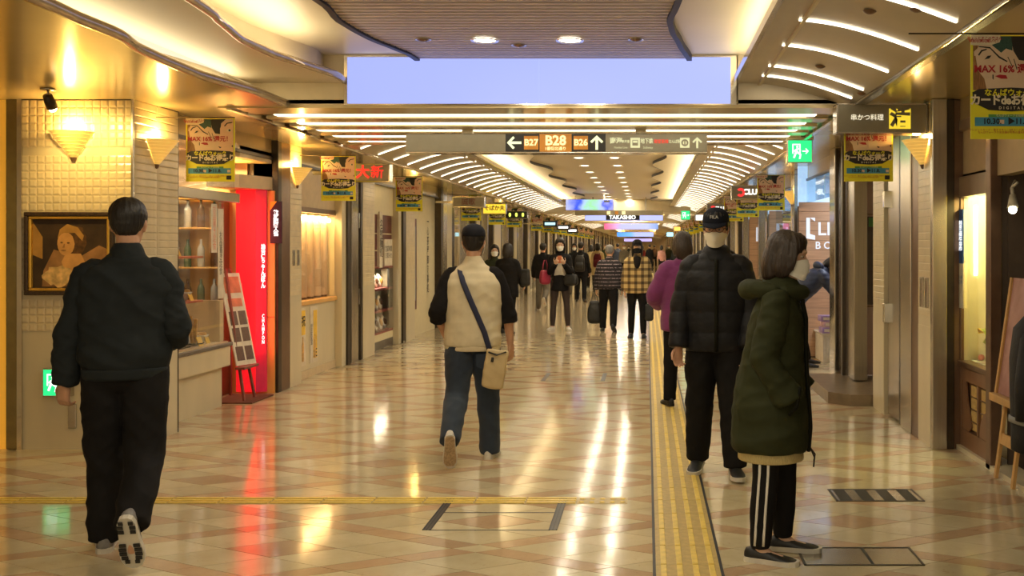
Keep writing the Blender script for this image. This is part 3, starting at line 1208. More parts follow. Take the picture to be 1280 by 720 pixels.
# ================================================================ SIGNS
M['sign_grey'] = mat('sign_grey', (0.30, 0.27, 0.19), 0.35, 0.3, var=.05)
M['sign_black'] = mat('sign_black', (0.018, 0.016, 0.012), 0.4)
M['sign_orange'] = mat('sign_orange', (0.50, 0.20, 0.02), 0.4, emit=(.75, .28, .02), estr=.15)
M['sign_white'] = emis('sign_white', (0.85, 0.90, 0.50), .6)
M['sign_cream'] = emis('sign_cream', (1.0, 0.80, 0.36), .6)
M['sign_pale'] = emis('sign_pale', (.62, .62, .36), .5)
M['red_text'] = emis('red_text', (1.0, .03, .02), .5)
M['ink'] = mat('ink', (0.012, 0.010, 0.008), 0.6)
M['white_paint'] = mat('white_paint', (0.78, 0.76, 0.70), 0.5)


def flat(mb, pts, y=0.0):
    mb.poly([(x, y, z) for x, z in pts])


def arrow(m, parent, cx, cz, s, deg, y):
    pts = [(-.09, -.5), (.09, -.5), (.09, .22), (.34, -.03), (.46, .09), (0, .52), (-.46, .09), (-.34, -.03), (-.09, .22)]
    a = math.radians(deg)
    pts = [(cx + s * (x * math.cos(a) - z * math.sin(a)), cz + s * (x * math.sin(a) + z * math.cos(a))) for x, z in pts]
    mb = MB()
    n = len(pts)
    # concave outline: shaft and two barbs as separate quads
    q = lambda idx: mb.poly([(pts[i][0], y, pts[i][1]) for i in idx])
    q((0, 1, 2, 8))
    q((2, 3, 4, 5))
    q((5, 6, 7, 8))
    q((2, 5, 8))
    return mb.build('arrow', m, parent)


YS = 9.2
s0, s1 = at(507, 190, YS), at(884, 167, YS)
sg = empty('direction_sign', (s0.x, YS, s0.z))
tag(sg, 'long grey hanging direction sign with orange B28 block and arrows', 'sign')
SW, SH = s1.x - s0.x, s1.z - s0.z
MB().bbox(0, SW, 0, .16, 0, SH, .006).build('housing', M['sign_grey'], sg)
MB().bbox(-.004, SW + .004, -.006, .166, -.01, .002, .003).build('lower_rim', M['chrome'], sg)
for hx in ((583 - 507) / 377 * SW, (801 - 507) / 377 * SW):
    MB().bbox(hx - .05, hx + .05, .04, .12, SH, HS - s0.z, .005).build('hanger', M['beam_face'], sg)
sx = lambda px: (px - 507) * YS / FPX
PY = -.004
for a, b, mm in ((632, 674.5, 'sign_black'), (674.5, 714.5, 'sign_orange'), (714.5, 757, 'sign_black')):
    MB().box(sx(a), sx(b), PY, .01, .003, SH - .003).build('sign_panel', M[mm], sg)
for a, b in ((655, 673), (717, 735)):
    MB().box(sx(a), sx(b), PY - .002, .01, .022, SH - .022).build('exit_number_panel', M['sign_orange'], sg)
arrow(M['sign_white'], sg, sx(643), SH / 2, .13, 90, PY - .003)
arrow(M['sign_white'], sg, sx(746), SH / 2, .13, 0, PY - .003)
arrow(M['sign_pale'], sg, sx(871.5), SH / 2, .10, 0, PY - .001)
text('B27', .082, M['sign_cream'], sg, (sx(664), PY - .004, SH / 2), bold=.03)
text('B26', .082, M['sign_cream'], sg, (sx(726), PY - .004, SH / 2), bold=.03)
text('B28', .125, M['sign_cream'], sg, (sx(694.5), PY - .004, SH * .60), bold=.03)
text('1番街北通り', .036, M['sign_cream'], sg, (sx(694.5), PY - .004, SH * .17), bold=.02)
text('南海', .058, M['sign_pale'], sg, (sx(770), -.003, SH * .60), bold=.03)
text('南海線', .03, M['sign_pale'], sg, (sx(782), -.003, SH * .56), bold=.02, width=.8)
text('Nankai Line', .026, M['sign_pale'], sg, (sx(776), -.003, SH * .24))
text('地下鉄', .052, M['sign_pale'], sg, (sx(808.5), -.003, SH * .58), bold=.02, width=.75)
text('Subway', .03, M['sign_pale'], sg, (sx(810), -.003, SH * .24))
text('御堂筋線', .04, M['red_text'], sg, (sx(826.5), -.003, SH * .56), width=.85)
text('なんば駅', .036, M['sign_pale'], sg, (sx(843), -.003, SH * .56), bold=.02, width=.75)
for cx in (794, 856):
    mb = MB()
    x = sx(cx)
    mb.box(x - .044, x + .044, -.003, .01, SH / 2 - .046, SH / 2 + .046)
    ic = mb.build('pictogram', M['sign_pale'], sg)
    mb = MB()
    if cx == 794:
        mb.box(x - .026, x + .026, -.005, 0, SH / 2 - .026, SH / 2 + .026)
        mb2 = MB().box(x - .02, x + .02, -.006, 0, SH / 2 - .0, SH / 2 + .02)
        mb2.build('train_window', M['sign_pale'], sg)
    else:
        mb.lathe([(.018, 0), (.033, 0)], n=20)
        mb.v = [(x + a, -.005, SH / 2 + b) for a, b, c in mb.v]
        mb.box(x - .006, x + .006, -.005, 0, SH / 2 - .018, SH / 2 + .018)
    mb.build('pictogram_mark', M['sign_grey'], sg)

# ---- green exit signs
M['exit_green'] = emis('exit_green', (0.02, 0.72, 0.22), .62)
M['exit_white'] = emis('exit_white', (0.85, 1.0, 0.88), .7)


def exit_sign(c, w, h, label, hang=None, rz=0):
    r = empty('exit_sign', c, rz)
    tag(r, label, 'exit sign')
    MB().bbox(-w / 2 - .008, w / 2 + .008, 0, .05, -h / 2 - .008, h / 2 + .008, .004).build('housing', M['steel'], r)
    MB().box(-w / 2, w / 2, -.004, .01, -h / 2, h / 2).build('lit_panel', M['exit_green'], r)
    s = h
    mb = MB()
    # doorway
    flat(mb, [(-.36 * s, -.12 * s), (-.36 * s, .34 * s), (-.30 * s, .34 * s), (-.30 * s, -.12 * s)], -.006)
    flat(mb, [(-.30 * s, .28 * s), (-.30 * s, .34 * s), (.02 * s, .34 * s), (.02 * s, .28 * s)], -.006)
    flat(mb, [(-.04 * s, -.12 * s), (-.04 * s, .28 * s), (.02 * s, .28 * s), (.02 * s, -.12 * s)], -.006)
    # runner: head, trunk, arms, legs
    flat(mb, [(-.13 * s + .055 * s * math.cos(a * PI / 6), .2 * s + .055 * s * math.sin(a * PI / 6)) for a in range(12)], -.0075)
    flat(mb, [(-.24 * s, .0), (-.17 * s, .13 * s), (-.08 * s, .12 * s), (-.15 * s, -.1 * s)], -.0075)
    flat(mb, [(-.10 * s, .12 * s), (.0, .0), (.05 * s, .04 * s), (-.05 * s, .15 * s)], -.0075)
    flat(mb, [(-.2 * s, .1 * s), (-.3 * s, .02 * s), (-.27 * s, -.04 * s), (-.17 * s, .05 * s)], -.0075)
    flat(mb, [(-.23 * s, -.02 * s), (-.33 * s, -.3 * s), (-.25 * s, -.33 * s), (-.15 * s, -.08 * s)], -.0075)
    flat(mb, [(-.2 * s, -.06 * s), (-.02 * s, -.18 * s), (-.06 * s, -.36 * s), (.02 * s, -.36 * s), (.06 * s, -.14 * s), (-.12 * s, .0)], -.0075)
    mb.build('running_figure', M['exit_white'], r)
    arrow(M['exit_white'], r, .25 * s, .0, .30 * s, -90, -.006)
    if hang:
        MB().bbox(-w / 2 - .02, w / 2 + .02, .0, .05, h / 2 + .008, hang, .004).build('hanger', M['beam_face'], r)
    return r


e = at(1000, 189, 10.0)
exit_sign(e, .235, .215, 'green running man exit sign hung from the low ceiling', HS - e.z)
exit_sign(at(857, 269, 30.0), .26, .26, 'green exit sign far along the corridor', 2.73 - at(857, 269, 30).z)
# low exit light by the skirting of the picture pier, half hidden by the walking man
e = at(76, 477, P0)
exit_sign((e.x, P0 - .055, e.z), .19, .19, 'low green exit light on the picture pier near the floor')
o = MB().bbox(-.03, .03, -.012, 0, -.09, .09, .004).build('service_plate', M['steel'], None, loc=(at(91, 520, P0).x, P0 - .002, at(91, 520, P0).z))
tag(o, 'small steel cover plate low on the picture pier', 'plate')

# ---- hanging card-festival banners
M['ban_yellow'] = mat('ban_yellow', (0.80, 0.72, 0.02), 0.5, var=.04)
M['ban_skin'] = mat('ban_skin', (0.74, 0.54, 0.36), 0.55, var=.04)
M['ban_skin2'] = mat('ban_skin2', (0.80, 0.52, 0.32), 0.55, var=.04)
M['ban_teal'] = mat('ban_teal', (0.03, 0.08, 0.06), 0.55, var=.2, scale=120)
M['ban_hair'] = mat('ban_hair', (0.016, 0.012, 0.010), 0.55)
M['ban_brown'] = mat('ban_brown', (0.28, 0.13, 0.04), 0.55, var=.5, scale=30, stretch=(4, 1, .6))
M['ban_red'] = mat('ban_red', (0.42, 0.012, 0.02), 0.5)
M['ban_blue'] = mat('ban_blue', (0.06, 0.28, 0.42), 0.5)
M['ban_green'] = mat('ban_green', (0.10, 0.30, 0.07), 0.5)
M['ban_cream'] = mat('ban_cream', (0.76, 0.66, 0.45), 0.5)
BWd, BHt = .378, .489


def banner_proto():
    r = empty('hanging_banner')
    MB().box(-BWd / 2, BWd / 2, 0, .004, -BHt, 0).build('sheet', M['ban_yellow'], r)
    U_ = lambda u, v: (BWd * (u - .5), -BHt * v)
    mb = MB()
    names = ['ban_skin', 'ban_skin2', 'ban_teal', 'ban_hair', 'ban_brown', 'ban_red', 'ban_cream', 'ink']

    def P(mi, pts, d):
        mb.mi = names.index(mi)
        flat(mb, [U_(u, v) for u, v in pts], -.0004 * d)

    P('ban_skin', [(.03, .53), (.03, .012), (.97, .012), (.97, .53)], 1)
    P('ban_teal', [(.20, .012), (.52, .012), (.52, .15), (.44, .13), (.38, .17), (.27, .10)], 2)
    P('ban_hair', [(.50, .012), (.82, .012), (.72, .08), (.70, .25), (.60, .24), (.53, .15)], 2)
    P('ban_brown', [(.03, .10), (.10, .10), (.05, .2), (.03, .24)], 2)
    # woman at the left: face tilted up, long wavy hair
    P('ban_skin', [(.04, .16), (.12, .10), (.24, .11), (.36, .20), (.46, .245), (.44, .29), (.42, .31), (.46, .35), (.43, .39), (.45, .44), (.38, .53), (.16, .53), (.06, .40)], 2)
    P('ban_brown', [(.03, .20), (.06, .2), (.09, .34), (.17, .42), (.20, .53), (.03, .53)], 3)
    P('ink', [(.10, .105), (.24, .115), (.36, .205), (.46, .25), (.45, .26), (.35, .22), (.24, .13), (.10, .115)], 2.5)
    P('ink', [(.09, .19), (.13, .145), (.20, .13), (.20, .142), (.14, .16), (.105, .20)], 3)
    P('ink', [(.17, .235), (.21, .20), (.26, .195), (.23, .225)], 3)
    P('ban_red', [(.30, .395), (.36, .38), (.44, .385), (.46, .42), (.38, .42)], 3)
    P('ink', [(.27, .38), (.285, .38), (.285, .43), (.27, .42)], 3)
    # man at the right with one eye
    P('ban_skin2', [(.97, .03), (.76, .05), (.70, .16), (.70, .27), (.64, .36), (.70, .40), (.66, .46), (.70, .53), (.97, .53)], 4)
    P('ink', [(.78, .12), (.84, .07), (.95, .055), (.95, .072), (.85, .085), (.80, .13)], 5)
    P('ban_cream', [(.82, .195), (.87, .165), (.95, .19), (.89, .215)], 5)
    P('ink', [(.87, .19), (.885, .172), (.91, .175), (.915, .2), (.89, .21)], 6)
    P('ink', [(.66, .44), (.73, .455), (.70, .475)], 5)
    P('ink', [(.93, .44), (.96, .42), (.965, .46)], 5)
    # fingers raised between them
    P('ban_skin', [(.40, .17), (.44, .13), (.46, .20), (.50, .14), (.53, .22), (.57, .21), (.62, .29), (.60, .40), (.55, .53), (.47, .53), (.50, .40), (.45, .32), (.47, .25)], 5)
    P('ink', [(.455, .21), (.465, .21), (.52, .30), (.515, .31)], 6)
    P('ink', [(.53, .23), (.54, .23), (.58, .33), (.57, .335)], 6)
    # speech bubble
    P('ban_cream', [(.0, .0), (.36, .0), (.375, .03), (.36, .07), (.26, .095), (.1, .098), (.0, .095)], 6)
    mb.build('comic_picture', [M[x] for x in names], r)
    mb = MB()
    flat(mb, [U_(u, v) for u, v in [(.02, .55), (.10, .52), (.5, .505), (.9, .52), (.97, .54), (.96, .64), (.78, .72), (.5, .735), (.22, .72), (.03, .65)]], -.0032)
    mb.build('title_blob', M['ban_hair'], r)
    T = lambda s, size, m, u, v, d=4.5, **k: text(s, size, M[m], r, (*U_(u, v)[:1], -.001 * d, U_(u, v)[1]), **k)
    T('ちょっとそこの奥さん\n特別な還元聞いて！', .0165, 'ban_red', .17, .048, bold=.02, line=.75)
    T('MAX 16% 還元！', .046, 'ban_red', .49, .33, bold=.03)
    T('なんばウォーク', .036, 'ban_yellow', .50, .558, bold=.03)
    T('カードdeお得祭り', .054, 'ban_cream', .50, .63, bold=.04, width=.94, spacing=.9)
    T('DIGITAL', .018, 'ban_cream', .5, .702, bold=.02, spacing=1.9)
    mb = MB()
    flat(mb, [U_(u, v) for u, v in [(.22, .795), (.22, .762), (.77, .762), (.77, .795)]], -.002)
    mb.build('green_strip', M['ban_green'], r)
    mb = MB()
    flat(mb, [U_(u, v) for u, v in [(.05, .875), (.05, .79), (.92, .79), (.92, .875)]], -.0028)
    mb.build('blue_strip', M['ban_blue'], r)
    T('なんばウォーク全館開催', .013, 'ban_cream', .5, .776)
    T('10.30.   ▶11.8.', .036, 'ink', .44, .832, bold=.03)
    mb = MB()
    for u in (.385, .88):
        flat(mb, [U_(u - .03, .855), U_(u - .03, .815), U_(u + .03, .815), U_(u + .03, .855)], -.0034)
    mb.build('day_mark', M['ban_skin'], r)
    T('クレジットカード・電子マネー・QRコード決済ご利用で\nなんばウォークの全店舗が対象の還元祭り', .0125, 'ban_red', .40, .925, line=.9)
    mb = MB()
    flat(mb, [U_(.83, .97), U_(.83, .905), U_(.93, .905), U_(.93, .97)], -.002)
    mb.build('black_stamp', M['ink'], r)
    return r


ban = banner_proto()
ban_used = False
ban_rods = {}


def put_banner(xl, y, side, label, group=None, ztop=2.497):
    global ban_used
    o = ban if not ban_used else copy_tree(ban)
    ban_used = True
    o.location = (xl + BWd / 2, y, ztop)
    tag(o, label, 'banner', group or 'card festival banners')
    # every banner hangs from a thin rod fixed to its pier
    if side < 0:
        MB().tube([(XL - xl - BWd / 2 - .05, .006, .008), (BWd / 2, .006, .008)], .004, 6).build('rod', M['dark_metal'], o)
    else:
        MB().tube([(-BWd / 2, .006, .008), (XR - xl - BWd / 2 + .12, .006, .008)], .004, 6).build('rod', M['dark_metal'], o)


put_banner(-3.57, 7.74, -1, 'yellow card festival banner by the corner sconce of the picture pier')
put_banner(-3.57, 10.95, -1, 'yellow card festival banner next to the glowing red letter sign')
put_banner(-3.57, 14.2, -1, 'yellow card festival banner before the shop with rows of plates')
for y in (19.2, 22.5, 25.4, 30.8, 34, 37, 40, 43.5, 47, 51, 55, 60):
    put_banner(-3.57, y, -1, 'yellow card festival banner in the far row along the left shops', 'far left card festival banners')
put_banner(1.52, 4.70, 1, 'large yellow card festival banner over the dark wood shop front')
put_banner(1.52, 7.72, 1, 'yellow card festival banner under the grey skewer restaurant sign')
put_banner(1.52, 13.8, 1, 'yellow card festival banner in front of the wood panelled glass shop')
for y in (16.8, 19.5, 22.9, 26, 29.2, 32.5, 36, 39, 42.5, 46, 50, 54, 58):
    put_banner(1.50, y, 1, 'yellow card festival banner in the far row along the right shops', 'far right card festival banners')

# ---- projecting shop signs
M['sign_dim'] = mat('sign_dim', (0.22, 0.195, 0.15), 0.4, 0.2)
M['sign_yellow'] = mat('sign_yellow', (0.75, 0.55, 0.03), 0.4, emit=(1, .7, .05), estr=.5)
M['dark_red'] = mat('dark_red', (0.16, 0.02, 0.02), .5)
M['gold_sq'] = emis('gold_sq', (0.95, 0.68, 0.04), .45)
M['lamp_lime'] = emis('lamp_lime', (.75, .9, .1), 1.0)


def box_sign(px0, py0, px1, py1, y, label, body, rim='chrome', wall=-1):
    a, b = at(px0, py1, y), at(px1, py0, y)
    r = empty('shop_sign', (a.x, y, a.z))
    tag(r, label, 'shop sign')
    w, h = b.x - a.x, b.z - a.z
    MB().bbox(0, w, 0, .14, 0, h, .005).build('housing', M[body], r)
    mb = MB()
    mb.box(-.008, w + .008, -.004, .146, h - .004, h + .006)
    mb.box(-.008, w + .008, -.004, .146, -.006, .004)
    mb.box(w - .004, w + .008, -.004, .146, 0, h)
    mb.box(-.008, .004, -.004, .146, 0, h)
    mb.build('rim', M[rim], r)
    xw = (XL - .05 if wall < 0 else XR + .05) - a.x
    MB().box(*sorted((xw, 0 if wall < 0 else w)), .04, .09, h * .6, h * .6 + .04).build('bracket', M['steel'], r)
    return r, w, h


M['tan_text'] = emis('tan_text', (.95, .85, .62), .55)
r, w, h = box_sign(1047, 166, 1158, 130, 7.52, 'grey projecting sign of the skewer restaurant with gold character', 'sign_grey', 'steel', 1)
text('串かつ料理', .05, M['tan_text'], r, (w * .33, -.008, h * .48))
MB().box(w * .58, w * .82, -.007, 0, h * .16, h * .86).build('gold_square', M['gold_sq'], r)
text('活', .15, M['sign_grey'], r, (w * .70, -.009, h * .50), bold=.05)
r, w, h = box_sign(441, 227, 486, 205, 11.5, 'projecting sign with two glowing red characters', 'sign_dim', 'chrome')
text('大', .155, M['red_text'], r, (w * .28, -.008, h * .5), bold=.04)
text('新', .155, M['red_text'], r, (w * .68, -.008, h * .5), bold=.012)
r, w, h = box_sign(566, 259, 605, 246, 18.2, 'grey projecting sign with dark red characters', 'sign_dim', 'steel')
text('誠歌', .13, M['dark_red'], r, (w * .5, -.008, h * .5))
r, w, h = box_sign(604, 267, 632, 255, 21.4, 'yellow projecting sign with dark brush characters', 'sign_yellow', 'steel')
text('そばか夫', .11, M['dark_red'], r, (w * .5, -.008, h * .45), bold=.03)
r, w, h = box_sign(632, 273, 659, 264, 24.4, 'dark projecting sign with three lime lamps', 'sign_black', 'steel')
for q in (.2, .5, .8):
    MB().ball((w * q, -.01, h * .5), (.03, .012, .05), 10, 6).build('lime_lamp', M['lamp_lime'], r, smooth=True)
M['cyan_text'] = emis('cyan_text', (.35, .75, .9), 1.0)
M['white_text'] = emis('white_text', (.9, .9, .85), 1.0)
M['amber_sign'] = emis('amber_sign', (1.0, .55, .1), .8)
for px0, py0, px1, py1, y, lab, col in ((679, 276, 696, 283, 29, 'small black far sign with cyan bar', 'cyan_text'), (696, 281, 712, 287, 33, 'small black far sign with white bar', 'white_text'),
                                      (709, 285, 722, 291, 38, 'tiny black far sign with pale bar', 'white_text')):
    r, w, h = box_sign(px0, py1, px1, py0, y, lab, 'sign_black', 'sign_black')
    MB().box(w * .12, w * .88, -.01, 0, h * .3, h * .75).build('lit_bar', M[col], r)
M['club_red'] = emis('club_red', (1.0, .04, .04), .5)
for px0, py0, px1, py1, y, lab in ((915, 232, 951, 249, 15.3, 'grey projecting sign with red ring and white CLUB lettering'), (884, 255, 908, 267, 19.7, 'smaller far grey sign with red ring and CLUB lettering')):
    r, w, h = box_sign(px0, py1, px1, py0, y, lab, 'sign_dim', 'steel', 1)
    mb = MB().lathe([(h * .14, 0), (h * .32, 0)], n=20, a0=.7, a1=5.6)
    mb.v = [(w * .30 + a, -.009, h * .5 + b) for a, b, c in mb.v]
    mb.build('red_ring', M['club_red'], r)
    text('CLUB', .115 if y < 17 else .10, M['white_text'], r, (w * .70, -.008, h * .48), bold=.04)
for px0, py0, px1, py1, y, lab, col in ((869, 268, 884, 276, 25, 'white lit far sign on the right shops', 'white_text'), (842, 283, 851, 289, 36, 'orange lit far sign on the right shops', 'amber_sign'),
                                      (833, 290, 842, 296, 47, 'cyan lit far sign on the right shops', 'cyan_text')):
    r, w, h = box_sign(px0, py1, px1, py0, y, lab, 'sign_dim', 'steel', 1)
    MB().box(w * .06, w * .94, -.01, 0, h * .1, h * .9).build('lit_face', M[col], r)

# ---- far beams with lit pictures
def far_panel(px0, py0, px1, py1, y, label, m, hang=True):
    a, b = at(px0, py1, y), at(px1, py0, y)
    r = empty('ceiling_light_box', (a.x, y, a.z))
    tag(r, label, 'light box')
    w, h = b.x - a.x, b.z - a.z
    MB().bbox(0, w, .0, .2, 0, h, .01).build('housing', M['steel'], r)
    MB().box(.01, w - .01, -.01, .05, .01, h - .01).build('lit_picture', m, r)
    if hang:
        for q in (.2, .8):
            MB().box(w * q - .02, w * q + .02, .08, .12, h, 2.98 - a.z).build('hanger', M['steel'], r)
    return r, w, h


LAV = (.45, .50, 1.0)
r, w, h = far_panel(707, 249, 767, 263, 28.0, 'blue and green lit picture panel hung from the far ceiling', ramp_emis('lit_blue', [(0, (.5, .55, 1)), (.25, (.02, .08, .9)), (.4, (.45, .6, 1)), (.55, (.35, .8, .35)), (.75, (.45, .55, 1)), (.85, (.05, .1, .9)), (1, (.55, .55, 1))], .6, 'X', .72, 0, .5, 3.0))
MB().box(w * .8, w * .92, -.014, 0, h * .72, h * .9).build('caption', M['ink'], r)
r, w, h = far_panel(731, 268, 829, 276, 31.0, 'wide lavender far light box with black lettered band', ramp_emis('lit_lav', [(0, LAV), (1, (.5, .54, 1))], .6), False)
MB().box(w * .27, w * .70, -.016, 0, h * .12, h * .98).build('black_band', M['ink'], r)
text('TAKASHIO', .17, M['white_text'], r, (w * .48, -.018, h * .52), bold=.03)
far_panel(755, 279, 823, 287, 44.0, 'pink to blue far light box on a ceiling beam', ramp_emis('lit_pink', [(0, (.9, .12, .25)), (.2, (.8, .35, .6)), (.35, (.5, .5, 1)), (.8, (.55, .58, 1)), (1, (.2, .35, .7))], .6, 'X', .42, 0, .2), False)
far_panel(771, 290, 817, 296, 60.0, 'bright blue far light box on a ceiling beam', ramp_emis('lit_cyan', [(0, (.1, .35, 1)), (.4, (.2, .5, 1)), (.5, (.5, .55, 1)), (1, (.5, .55, 1))], .6, 'X', .45, 0, .1), False)
far_panel(780, 298, 815, 302, 85.0, 'faint lavender light box at the corridor end', ramp_emis('lit_end', [(0, (.5, .4, .8)), (1, (.55, .45, .9))], .6), False)
# dark direction bar in front of the second far beam
a = at(719, 269, 29.5)
b = at(829, 263, 29.5)
r = empty('direction_sign', (a.x, 29.5, a.z))
tag(r, 'far dark direction bar with small orange blocks', 'sign')
w, h = b.x - a.x, b.z - a.z
MB().bbox(0, w, 0, .14, 0, h, .01).build('housing', M['sign_grey'], r)
for q in (.38, .47, .55):
    MB().box(w * q - .05, w * q + .05, -.008, 0, h * .15, h * .85).build('sign_panel', M['sign_orange' if q == .47 else 'sign_cream'], r)
for q in (.2, .8):
    MB().box(w * q - .02, w * q + .02, .05, .09, h, 2.98 - a.z).build('hanger', M['steel'], r)
for y, h0 in ((31.2, 2.3), (44.2, 2.52), (60.2, 2.5), (85.2, 2.5)):
    MB().box(C0 - 2.42, C0 + 2.42, y, y + 2.2, 2.6, HT).build('cross_beam', M['beam_face'], ceil)
# ================================================================ PICTURE ON THE PIER
M['frame_dark'] = mat('frame_dark', (0.045, 0.025, 0.012), 0.4, var=.5, scale=60, bump=.3, bscale=90)
M['frame_gold'] = mat('frame_gold', (0.70, 0.42, 0.07), 0.3, 0.6)
pa, pb = at(30, 369, P0 - .03), at(142, 265, P0 - .03)
pic = empty('framed_picture', ((pa.x + pb.x) / 2, P0 - .004, (pa.z + pb.z) / 2))
tag(pic, 'framed portrait picture with dark carved and gilt frame on tiled pier', 'picture')
pw, ph = (pb.x - pa.x) / 2, (pb.z - pa.z) / 2
for mm, o_, i_, d0, nm in (('frame_dark', 0.0, .03, .035, 'outer_frame'), ('frame_gold', .03, .052, .028, 'gilt_frame')):
    mb = MB()
    X, Z = pw - o_, ph - o_
    X2, Z2 = pw - i_, ph - i_
    mb.bbox(-X, X, -d0, 0, Z2, Z, .006).bbox(-X, X, -d0, 0, -Z, -Z2, .006).bbox(-X, -X2, -d0, 0, -Z2, Z2, .006).bbox(X2, X, -d0, 0, -Z2, Z2, .006)
    mb.build(nm, M[mm], pic)
# canvas: a loose, generic portrait in warm browns
M['cv_dark'] = mat('cv_dark', (0.045, 0.024, 0.010), 0.6, var=.4, scale=8)
M['cv_ochre'] = mat('cv_ochre', (0.42, 0.22, 0.05), 0.6, var=.25, scale=9)
M['cv_skin'] = mat('cv_skin', (0.62, 0.32, 0.10), 0.6, var=.18, scale=10)
M['cv_hair'] = mat('cv_hair', (0.10, 0.045, 0.012), 0.6, var=.5, scale=30)
M['cv_cloth'] = mat('cv_cloth', (0.70, 0.46, 0.18), 0.6, var=.35, scale=22)
M['cv_shawl'] = mat('cv_shawl', (0.34, 0.17, 0.06), 0.6, var=.3, scale=10)
cvn = ['cv_dark', 'cv_ochre', 'cv_skin', 'cv_hair', 'cv_cloth', 'cv_shawl']
mb = MB()
cx0, cw, cz0, ch = -pw + .052, 2 * pw - .104, -ph + .052, 2 * ph - .104


def cpoly(mi, pts, d):
    mb.mi = cvn.index(mi)
    flat(mb, [(cx0 + cw * u, cz0 + ch * v) for u, v in pts], -.004 - .0006 * d)


def blob(cx, cy, rx, ry, n=16, wob=0.0, seed=0):
    rr = random.Random(seed)
    return [(cx + rx * math.cos(2 * PI * i / n) * (1 + wob * (rr.random() - .5)), cy + ry * math.sin(2 * PI * i / n) * (1 + wob * (rr.random() - .5))) for i in range(n)]


cpoly('cv_dark', [(0, 0), (1, 0), (1, 1), (0, 1)], 0)
cpoly('cv_ochre', [(0, .96), (.13, .74), (.13, .42), (0, .48)], 1)
cpoly('cv_shawl', [(.12, .02), (.14, .25), (.28, .56), (.40, .52), (.62, .45), (.88, .62), (1, .56), (1, .02)], 1)
cpoly('cv_hair', blob(.53, .70, .19, .22, 22, .22, 4), 2)
cpoly('cv_skin', [(.38, .38), (.44, .50), (.64, .5), (.70, .36), (.6, .22), (.44, .2)], 3)
cpoly('cv_skin', blob(.44, .64, .115, .17, 18, .05, 2), 4)
cpoly('cv_ochre', [(.33, .72), (.40, .80), (.56, .80), (.66, .68), (.68, .76), (.60, .88), (.46, .93), (.36, .85)], 5)
cpoly('cv_cloth', blob(.33, .18, .19, .15, 20, .45, 5), 5)
cpoly('cv_hair', blob(.385, .66, .018, .011), 6)
cpoly('cv_hair', blob(.475, .655, .020, .011), 6)
cpoly('cv_shawl', blob(.41, .545, .035, .012), 6)
cpoly('cv_shawl', [(.415, .64), (.43, .64), (.425, .585), (.395, .585)], 6)
mb.build('canvas', [M[x] for x in cvn], pic)

# ================================================================ LEFT SHOP 1: food window, red pillar
M['lit_wood'] = mat('lit_wood', (0.72, 0.42, 0.12), 0.45, var=.08, stretch=(1, 1, .2), scale=6)
M['cream_panel'] = mat('cream_panel', (0.66, 0.52, 0.32), 0.4, var=.06)
M['grey_cap'] = mat('grey_cap', (0.14, 0.12, 0.10), 0.3, 0.2)
M['red_shelf'] = mat('red_shelf', (0.48, 0.10, 0.04), 0.35)
M['interior'] = mat('interior', (0.42, 0.36, 0.27), 0.6, var=.25, scale=3, stretch=(1, 2, .5))
M['interior_cool'] = mat('interior_cool', (0.40, 0.45, 0.46), 0.5, var=.2, scale=3)
M['paper'] = mat('paper', (0.74, 0.66, 0.52), 0.6)
M['paper_red'] = mat('paper_red', (0.70, 0.20, 0.10), 0.6, var=.2)
M['price_yellow'] = mat('price_yellow', (0.85, 0.55, 0.05), 0.5)
M['food_tan'] = mat('food_tan', (0.62, 0.36, 0.10), 0.45, var=.3, scale=40)
M['food_dark'] = mat('food_dark', (0.12, 0.05, 0.02), 0.35, var=.3, scale=40)
M['dish'] = mat('dish', (0.72, 0.68, 0.58), 0.2)
M['dish_black'] = mat('dish_black', (0.02, 0.016, 0.014), 0.25)
M['tube_white'] = emis('tube_white', (1, .95, .85), 4)
XW = -4.0
w1 = empty('window_1', (0, 0, 0))
tag(w1, 'glazed food display window on a cream counter past the picture pier', 'window', kind='structure')
MB().box(XW - .9, XW - .02, 8.13, 9.45, 0, .38).build('plinth', M['wall_slab'], w1)
MB().box(XW - .9, XW + .04, 8.13, 9.5, .38, .565).build('counter_fascia', M['wall_slab'], w1)
MB().bbox(XW - .92, XW + .055, 8.12, 9.53, .565, .60, .006).build('counter_cap', M['grey_cap'], w1)
MB().box(XW - .9, XW + .03, 8.13, 9.47, .60, .612).build('display_floor', M['cream_panel'], w1)
MB().box(XW - .006, XW, 8.14, 9.46, .61, 1.93).build('pane', M['glass'], w1)
MB().box(XW - .7, XW, 9.455, 9.461, 1.0, 1.93).build('pane', M['glass'], w1)
MB().bbox(XW - .06, XW + .03, 8.13, 9.75, 1.93, 2.02, .006).build('window_head', M['steel'], w1)
MB().box(XW - .006, XW, 8.14, 9.7, 2.03, 2.4).build('transom_pane', M['glass'], w1)
MB().box(XW - .03, XW + .004, 8.12, 8.15, .6, 2.4).build('frame', M['steel'], w1)
MB().box(XW - .6, XW - .01, 9.38, 9.46, .612, 1.0).build('end_panel', M['cream_panel'], w1)
for zz in (1.02, 1.42):
    MB().bbox(XW - .55, XW - .06, 8.3, 9.15, zz - .02, zz, .005).build('shelf', M['red_shelf'], w1)
MB().tube([(XW - .3, 8.4, .6), (XW - .3, 8.4, 2.0)], .02, 8).build('shelf_post', M['food_tan'], w1)
MB().tube([(XW - .3, 9.05, .6), (XW - .3, 9.05, 2.0)], .025, 8).build('shelf_post', M['food_tan'], w1)
MB().box(-5.38, -5.3, 8.1, 10.3, 0, 2.6).build('interior_wall', M['interior'], w1)
MB().box(-5.3, -4.2, 10.3, 10.36, 0, 2.6).build('interior_wall', M['interior'], w1)
MB().box(-5.3, -4.0, 8.12, 8.14, 0, 2.6).build('interior_wall', M['interior_cool'], w1)
